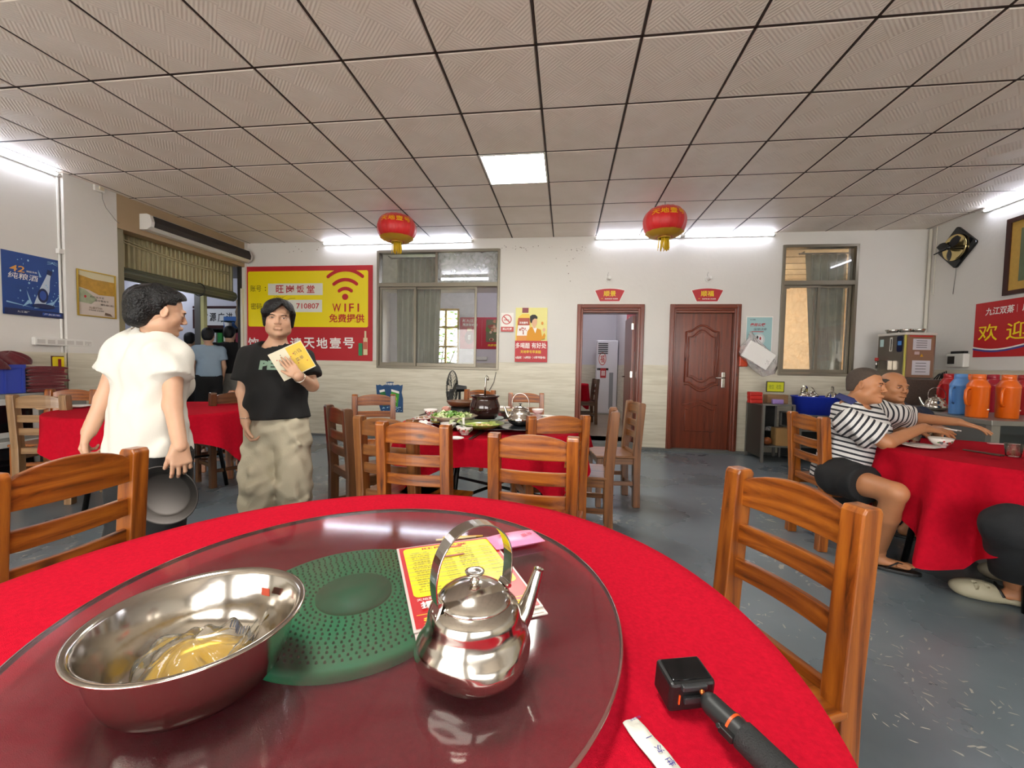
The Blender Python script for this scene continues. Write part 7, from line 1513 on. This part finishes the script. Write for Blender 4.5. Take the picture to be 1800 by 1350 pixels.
# ---------------------------------------------------------------- 2: woman in black with a menu
to_cam = nv([-J1['head'][0]*0+1.9*.62, -2.4*.85, 0]); f2 = nv(-np.array(pd(497, 600, 2.5))*np.array([1, 1, 0]))
f2b = nv(f2+np.array([.05, 0, 0]))
r2 = np.cross(f2b, [0, 0, 1])
J2 = dict(base=pd(485, 900, 2.55), bf=f2b, head=pd(490, 561, 2.53), hf=nv(f2b+np.array([-.10, .0, .03])), hu=(.03, .0, 1), neck=pd(486, 607, 2.56),
    shR=pd(438, 624, 2.55), shL=pd(534, 626, 2.57), elR=pd(427, 690, 2.54), elL=pd(549, 678, 2.55), wrR=pd(432, 740, 2.42), wrL=pd(525, 662, 2.365),
    hipR=pd(464, 752, 2.57), hipL=pd(511, 752, 2.57), knR=pd(458, 850, 2.52), knL=pd(516, 848, 2.56), anR=pd(452, 945, 2.60), anL=pd(522, 935, 2.66))
for k in ('anL', 'anR'): J2[k][2] = .09
def hair2(L, M, s, e, m):
    F_ = Field(); F_.ell(L(0, -.018, .040), M, np.array((.082, .103, .087))*s, 0); F_.ell(L(.0, .028, .062), M, np.array((.080, .075, .058))*s, .02)
    for sx in (-1, 1): F_.cap(L(sx*.074, .020, .035), L(sx*.072, -.005, -.040), .018*s, .010*s, k=.02)
    F_.cap(L(.0, .07, .098), L(-.06, .06, .05), .018*s, k=.02); F_.cap(L(-.01, .08, .09), L(.075, .045, .03), .017*s, k=.02)
    def cut(G, F):
        q = (G-L(0, 0, 0))@M.T; x, y, z = q[..., 0], q[..., 1], q[..., 2]
        edge = .080-1.0*np.abs(x+.022)          # side-swept fringe line
        facez = np.where(np.abs(x) < .062, np.maximum(-.12, edge), -.2)
        c = np.minimum(np.minimum(y-.028, facez-z), .074-np.abs(x)*1.0+.0)
        F = np.maximum(F, c); return np.maximum(F, -(z+.075-.6*np.maximum(0, np.abs(x)-.07)))
    lo, hi = F_.bounds(.02); hair_obj(dict(f=F_, cut=cut), e, m, lo, hi, .004, .0018)
    mb = MB(); rnd = random.Random(2); off = np.array(e.location)
    for k in range(9):
        a = L(rnd.uniform(-.04, .04), -.01, .118); b = L(rnd.uniform(-.09, .03), -.01+rnd.uniform(-.02, .04), .135+rnd.uniform(0, .015)); mb.tube([Vector(a-off), Vector((a+b)/2-off)+Vector((0, 0, .006)), Vector(b-off)], .0006, 4)
    mb.obj('stray_hair', m, e, kind='stuff')
khaki = mat('khaki_cloth', '#b8af98', .85, noise=.08, nscale=12, bump=.15, bscale=120)
dW = nv(J2['wrL']-J2['elL']); e2_, L2, M2 = person('p', 'woman in a black T-shirt and pale wide trousers holding a yellow menu', J2, 'f', skin_f, 1.0, hair=hair2, fat=.97, tops=dict(m=black_cot, sleeve=.70, hem=.062, loose=.02, wr=.008, neck=.055), legs=dict(m=khaki, long=1, flare=.030, thigh=.0, fl=1.0, wr=.010, hemz=.12, lk=.012),
    hands={'R': ((.02, .02, -1), tuple(r2*-1), tuple(f2b), (.9, 1.0, 1.1, 1.2), .6), 'L': (tuple(nv(-r2*-.35+np.array([-.35, .0, .9]))), tuple(-f2b), (-.9, 0, .3), (.12, .12, .15, .2), .3, .84, .015)}, feet={'L': (.3, -1, 0), 'R': (.1, -1, 0)}, eo=.85)
# shirt print, bracelets, necklace, menu card
def shirt_text(t, px, py, d, h, w, m, nm, e):
    c = np.array(fd(px, py, d)); p = Panel(c, -r2*-1 if 0 else Vector(r2)*-1 if 0 else Vector(nv(np.cross([0, 0, 1], f2b))), Z); p.l = 0; p.text(t, 0, 0, h, m, w, .06)
    off = Vector(e.location)
    for k, (mb, ms) in p.parts.items():
        mb.v = [tuple(Vector(v)-off) for v in mb.v]; o = mb.obj(nm, ms, e); md = o.modifiers.new('sub', 'SUBSURF'); md.subdivision_type = 'SIMPLE'; md.levels = 1; sw = o.modifiers.new('w', 'SHRINKWRAP'); sw.target = [c_ for c_ in e.children if c_.name.startswith('shirt')][0]; sw.wrap_method = 'PROJECT'; sw.use_project_z = False; sw.use_project_y = True; sw.use_negative_direction = True; sw.use_positive_direction = True; sw.offset = .003
shirt_text('PEA', 474, 642, 2.42, .055, .20, mat('print_sage', '#7f9a86', .7), 'shirt_print', e2_)
mc = np.array(fd(514, 634, 2.395)); card = empty('menu_card', tuple(mc), 'yellow and white square menu card held by the woman in black', 'menu card')
cu = Vector(nv(np.cross([0, 0, 1], f2b))); cu2 = (cu*math.cos(.50)+Z*math.sin(.50)).normalized(); cv2 = Vector(f2b).cross(cu2)*1.0
if cv2.z < 0: cv2 = -cv2
p = Panel(Vector((0, 0, 0))-cu2*.095-cv2*.085, cu2, cv2); p.board(.19, .17, mat('card_cream', '#d8d2b8', .5), card, 'card', .003); p.l = .0035; p.rect(.095, .005, .092, .16, mat('card_yellow', '#d9b83a', .5)); p.ell(.05, .09, .022, .018, mat('card_blot', '#b8a898', .5)); p.text('价目', .14, .12, .022, mat('print_brown', '#6b5544', .5), .045, rot=.2); p.text('菜单', .135, .08, .022, mat('print_brown', '#6b5544', .5), .045, rot=.1)
for k in range(9): p.ell(random.uniform(.02, .17), random.uniform(.02, .15), .003, .003, (red_print, dk)[k % 2], n=7)
p.done(card)
MB().tube([(np.array(J2['wrR'])+[.030*math.cos(a), .030*math.sin(a), .02]-np.array(e2_.location)).tolist() for a in np.linspace(0, 6.283, 20)[:-1]], .0022, 6, closed=True).obj('bracelet', chrome, e2_)
ax_ = Vector(dW); qx = ax_.orthogonal().normalized(); qy = ax_.cross(qx); cw = Vector(J2['wrL'])-ax_*.01-Vector(e2_.location); MB().tube([cw+qx*.031*math.cos(a)+qy*.031*math.sin(a) for a in np.linspace(0, 6.283, 20)[:-1]], .0028, 6, closed=True).obj('bracelet', chrome, e2_)
# ---------------------------------------------------------------- 3: man in a striped polo shirt, seated, reaching right
m, N, L_n, b = newmat('striped_polo'); at_n = N.new('ShaderNodeAttribute'); at_n.attribute_name = 'stripe'; d_ = N.new('ShaderNodeMath'); d_.operation = 'DIVIDE'; d_.inputs[1].default_value = .031; L_n.new(at_n.outputs['Fac'], d_.inputs[0]); f_ = N.new('ShaderNodeMath'); f_.operation = 'FRACT'; L_n.new(d_.outputs[0], f_.inputs[0])
rp_ = N.new('ShaderNodeValToRGB'); rp_.color_ramp.interpolation = 'CONSTANT'; rp_.color_ramp.elements[0].color = hx('#d3d1cf'); rp_.color_ramp.elements[1].position = .62; rp_.color_ramp.elements[1].color = hx('#22242c'); L_n.new(f_.outputs[0], rp_.inputs[0]); L_n.new(rp_.outputs[0], b.inputs['Base Color']); b.inputs['Roughness'].default_value = .85; polo = m
f3 = nv([.93, -.25, 0])
J3 = dict(base=pd(1480, 900, 2.7), bf=f3, head=pd(1524, 677, 2.62), hf=nv([.64, -.77, -.04]), hu=(.15, 0, 1), neck=pd(1497, 712, 2.70),
    shR=pd(1490, 738, 2.56), shL=pd(1538, 722, 2.86), elR=pd(1558, 778, 2.46), elL=pd(1606, 735, 2.94), wrR=pd(1622, 752, 2.52), wrL=pd(1684, 742, 2.90),
    hipR=pd(1472, 838, 2.62), hipL=pd(1500, 824, 2.88), knR=pd(1574, 866, 2.26), knL=pd(1600, 846, 2.86), anR=pd(1545, 962, 2.46), anL=pd(1600, 930, 2.9), lf=f3)
J3['anR'][2] = .10; J3['anL'][2] = .10
def buzz(dz=.0, bald=0.0, th=.0022):
    def fn(L, M, s, e, m):
        F_ = Field(); F_.ell(L(0, -.022, .034), M, np.array((.073+th, .091+th, .080+th))*s*np.array((hfat_[0], 1, 1)), 0); F_.ell(L(0, -.06, -.02), M, np.array((.062, .048, .065))*s, .02)
        def cut(G, F):
            q = (G-L(0, 0, 0))@M.T; x, y, z = q[..., 0], q[..., 1], q[..., 2]
            line = np.where(y > .0, .060+.55*y-bald*2*np.maximum(0, .0), np.where(y > -.03, .0-(y)*-1.0*.0+.012, -.045))
            line = .058*np.clip((y+.02)/.06, 0, 1)-.052*np.clip((-y-.02)/.03, 0, 1)+.006
            F = np.maximum(F, line-z)
            if bald: F = np.maximum(F, np.maximum(z-.058+.25*np.maximum(0, y), y-.035))
            return np.maximum(F, y-.062+.25*np.abs(x))
        lo, hi = F_.bounds(.02); hair_obj(dict(f=F_, cut=cut), e, m, lo, hi, .004, .0007)
    return fn
hfat_ = [1.0]
black_sh = mat('black_shorts', '#0d0e11', .8)
e3, L3_, M3 = person('p', 'grey-haired man in a striped polo shirt reaching across the right table', J3, 'm', skin_t, .96, hair=buzz(), hairm=hair_g, fat=1.12, hfat=1.0, tops=dict(m=polo, sleeve=.80, hem=-.10, loose=.02, wr=.010, neck=.05), legs=dict(m=black_sh, len=.55, flare=.03, thigh=.01),
    hands={'R': ((.95, -.05, -.12), (0, .3, -1), (0, .9, .5), (.10, .12, .25, .5), .2), 'L': ((.85, -.35, -.25), (-.2, .25, -1), (.2, .9, .4), (.10, .15, .22, .3), .1)}, feet={'R': (.85, -.5, 0), 'L': (.9, -.3, 0)}, eo=.6)
cl_n = Vector(J3['neck'])-Vector(e3.location); ax_ = Vector(nv(J3['neck']-(J3['hipL']+J3['hipR'])/2)*.75+np.array([.15, -.05, .5])).normalized(); ff_ = Vector(f3)
mb = MB()
qx = (ff_-ax_*ff_.dot(ax_)).normalized(); qy = ax_.cross(qx)
def colf(u, v):
    a = .35+u*(6.2832-.7); r_ = .072+.020*v+.006*math.sin(a*2); return cl_n+qx*(r_*math.cos(a)*1.08)+qy*r_*math.sin(a)*1.05+ax_*(.045-.050*v-.02*math.cos(a)*v-.022*math.cos(a))
mb.grid(colf, 40, 5); mb.obj('collar', mat('collar_navy', '#252c5c', .8), e3, sol=.004)
def sandal(an, d, lab, m, h=.018):
    d = Vector((d[0], d[1], 0)).normalized(); t = Vector((-d.y, d.x, 0)); e = empty('flip_flop', (an[0], an[1], 0), lab, 'flip-flop'); P = []
    for k in range(24):
        a = 2*math.pi*k/24; P.append((.045+.145*math.cos(a)*1.0, (.045+.006*math.cos(a))*math.sin(a)))
    mb = MB(); mb.prism(P, (0, 0, .001), d, t, (0, 0, h)); mb.obj('sole', m, e, bev=.004)
    mb = MB(); tp = Vector((0, 0, h))+d*.135+t*.010
    for s_ in (-1, 1): mb.tube([Vector((0, 0, h))+d*.03+t*s_*.044, Vector((0, 0, .062))+d*.085+t*s_*.028, tp+Vector((0, 0, .022))], .006, 6, flat=(1, .6))
    mb.obj('strap', m, e); return e
sandal(J3['anR'], (.85, -.5), 'black flip-flop on the near foot of the man in stripes', black_plastic); sandal(J3['anL'], (.9, -.3), 'black flip-flop on the far foot of the man in stripes', black_plastic)
for k in 'RL': pass
# ---------------------------------------------------------------- 4: bald man in navy behind him
f4 = nv([.45, -.9, 0]); hfat_ = [1.0]
J4 = dict(base=pd(1580, 900, 3.3), bf=f4, head=pd(1572, 680, 3.24), hf=nv([.12, -.99, -.03]), hu=(.05, 0, 1), neck=pd(1570, 710, 3.30),
    shR=pd(1532, 730, 3.25), shL=pd(1618, 728, 3.42), elR=pd(1545, 785, 3.1), elL=pd(1640, 780, 3.25), wrR=pd(1580, 778, 2.90), wrL=pd(1645, 772, 3.02),
    hipR=pd(1555, 824, 3.36), hipL=pd(1605, 822, 3.48), knR=pd(1590, 835, 2.98), knL=pd(1640, 832, 3.08), anR=pd(1590, 920, 3.0), anL=pd(1640, 920, 3.1), lf=f4)
J4['anR'][2] = .10; J4['anL'][2] = .10; J4['wrR'][2] = .765; J4['wrL'][2] = .765
e4, L4, M4 = person('p', 'bald man in a navy shirt sitting behind the right table', J4, 'm', skin_t, 1.0, hair=buzz(bald=1), hairm=hair_g, fat=1.0, tops=dict(m=navy_cot, sleeve=.85, hem=-.08, loose=.01, wr=.004, neck=.05), legs=dict(m=navy_cot, long=1, flare=.01), hands={'R': ((.6, -.8, .0), (0, 0, -1), (-.8, -.5, 0), (.3, .35, .4, .5), .3), 'L': ((-.2, -.95, .0), (0, 0, -1), (-.9, .2, 0), (.5, .6, .7, .8), .4)}, feet={'R': f4, 'L': f4}, eo=.7)
print('people 1-4')
# ---------------------------------------------------------------- 5: the person at the right edge, mostly outside the frame
f5 = nv([-.75, .62, 0]); B5 = np.array([2.33, 1.98, 0])
J5 = dict(base=B5, bf=f5, head=B5+[-.06, .05, 1.22], hf=f5, hu=(0, 0, 1), neck=B5+[-.03, .02, 1.07], shL=B5+[-.15, -.13, 1.01], shR=B5+[.10, .16, 1.01], elL=B5+[-.16, -.16, .78], elR=B5+[.14, .14, .78], wrL=B5+[-.10, .02, .64], wrR=B5+[.0, .12, .64],
    hipL=B5+[-.05, -.08, .50], hipR=B5+[.06, .07, .50], knL=pd(1772, 925, 1.84), knR=pd(1815, 905, 2.02), anL=pd(1782, 1032, 2.08), anR=pd(1830, 1010, 2.25), lf=f5)
J5['anL'][2] = .10; J5['anR'][2] = .10
if False: pass
trk = mat('charcoal_trousers', '#15171a', .9, bump=.2, bscale=150); hfat_ = [1.0]
e5, L5, M5 = person('p', 'seated person in dark trousers and beige clogs cut off at the right edge', J5, 'm', skin_t, 1.0, coarse=.012, fine=.006, hair=buzz(), hairm=hair_b, face=False, tops=dict(m=mat('grey_cotton', '#55575c', .85), sleeve=.8, hem=-.05), legs=dict(m=trk, long=1, flare=.010, thigh=.0, hemz=.16), hands={'L': (f5, (0, 0, -1), (.5, .8, 0), (.3, .3, .3, .3), .3), 'R': (f5, (0, 0, -1), (-.5, -.8, 0), (.3, .3, .3, .3), .3)}, feet={'L': (-.9, .42, 0), 'R': (-.8, .5, 0)}, fat=.98)
chair('honey', (B5[0]+.02, B5[1]-.28), (B5[0]+.26, B5[1]-.02), 'honey chair under the person in dark trousers, mostly beyond the right edge', GR)
clog_m = mat('clog_beige', '#a39c84', .6); 
def clog(an, d, lab):
    d = nv([d[0], d[1], 0]); t = np.array([-d[1], d[0], 0]); a = np.array([an[0], an[1], 0]); F_ = Field(); up_ = np.array([0, 0, 1.]); M = np.array([t, d, up_])
    F_.cap(a-d*.055+[0, 0, .026], a+d*.165+[0, 0, .024], .040, .045, k=.01, fr=(0, 0, 1), kf=.55); F_.ell(a+d*.125+[0, 0, .040], M, (.055, .108, .052), .02); F_.cap(a-d*.06+[0, 0, .035], a-d*.065+[0, 0, .065], .040, .038, k=.02)
    F_.cap(a+[0, 0, .12], a+d*.03+[0, 0, .055], .044, .040, k=.006, mode=-1)
    for k in range(7):
        x_ = (-.03, 0, .03, -.04, .022, .04, -.015)[k]; y_ = (.105, .105, .10, .14, .145, .14, .165)[k]; F_.cap(a+d*y_+t*x_*1.0+[0, 0, .13], a+d*y_+t*x_+[0, 0, .052], .0085, k=.0005, mode=-1)
    lo, hi = F_.bounds(.01); V_, Q = block(F_, lo, hi, .003, cut=lambda G, F: np.maximum(F, .002-G[..., 2])); ac = Acc(); ac.add(V_, Q); e = empty('clog', tuple(a), lab, 'clog'); ac.obj('clog_shell', clog_m, e)
    mb = MB(); mb.tube([Vector(d*.045+t*.05+[0, 0, .045]), Vector(d*.065+[0, 0, .098]), Vector(d*.045-t*.05+[0, 0, .045])], .007, 8, flat=(1, .5)); mb.obj('strap', black_plastic, e); return e
clog(J5['anL'], (-.9, .42), 'beige perforated clog on the floor at the right edge, nearer one'); clog(J5['anR'], (-.8, .5), 'beige perforated clog farther under the right table')
# ---------------------------------------------------------------- 6, 7, 8: three people standing in the hall
def stander(px, top_y, d, lab, top_m, leg_m, sex='f', hair_style=0, w=1.0, turn=0.0, sl=.6):
    c = np.array(fd(px, top_y, d)); H_ = c[2]; x, y = c[0], c[1]; f = nv([-.75+turn, .66, 0]); r = np.array([f[1], -f[0], 0]); o = np.array([x, y, 0.]); k = H_/1.62; S = .165*w*k if sex == 'f' else .195*w*k
    P_ = lambda s_, fw_, z: o+r*s_*k+f*fw_*k+np.array([0, 0, z*k])
    J = dict(base=o, bf=f, head=P_(0, .02, 1.50), hf=nv(f+np.array([.3, 0, -.1])), hu=(0, 0, 1), neck=P_(0, -.01, 1.345), shL=o-r*S+[0, 0, 1.30*k], shR=o+r*S+[0, 0, 1.30*k], elL=o-r*(S+.04)+f*.02+[0, 0, 1.02*k], elR=o+r*(S+.04)+f*.02+[0, 0, 1.02*k], wrL=o-r*(S+.02)+f*.10+[0, 0, .82*k], wrR=o+r*(S+.02)+f*.10+[0, 0, .82*k],
        hipL=P_(-.08, 0, .86), hipR=P_(.08, 0, .86), knL=P_(-.09, .02, .46), knR=P_(.09, .02, .46), anL=P_(-.09, 0, .085), anR=P_(.09, 0, .085))
    def hr_(L, M, s, e, m):
        F_ = Field(); F_.ell(L(0, -.020, .036), M, np.array((.082, .100, .086))*s, 0); F_.ell(L(0, -.06, -.02), M, np.array((.072, .055, .07))*s, .03)
        def cut(G, F): q = (G-L(0, 0, 0))@M.T; return np.maximum(np.maximum(F, np.minimum(q[..., 1]-.02, .04-q[..., 2])), -(q[..., 2]+.085))
        lo, hi = F_.bounds(.02); hair_obj(dict(f=F_, cut=cut), e, m, lo, hi, .007, .001)
    return person('p', lab, J, sex, skin_f, k, coarse=.014, fine=.007, hair=hr_, face=False, fat=w, tops=dict(m=top_m, sleeve=sl, hem=.02, loose=.01, wr=.003), legs=dict(m=leg_m, long=1, flare=.01), hands={'L': (f*.3+np.array([0, 0, -1]), r, f, (.6, .7, .8, .9), .4), 'R': (f*.3+np.array([0, 0, -1]), -r, f, (.6, .7, .8, .9), .4)}, feet={'L': f, 'R': f})
stander(366, 576, 6.45, 'woman in a light blue T-shirt seen from behind in the hall', mat('pale_blue_cotton', '#8fa3b3', .85), black_cot, 'f', w=.95)
stander(334, 584, 7.0, 'woman with dark hair mostly hidden behind the one in light blue', mat('teal_cotton', '#5f8f96', .85), black_cot, 'f', w=.95)
stander(404, 573, 6.95, 'man in a black T-shirt and pale trousers with his back turned in the hall', black_cot, mat('pale_trousers', '#8f8b82', .85), 'm', w=1.0, turn=.25, sl=.7)
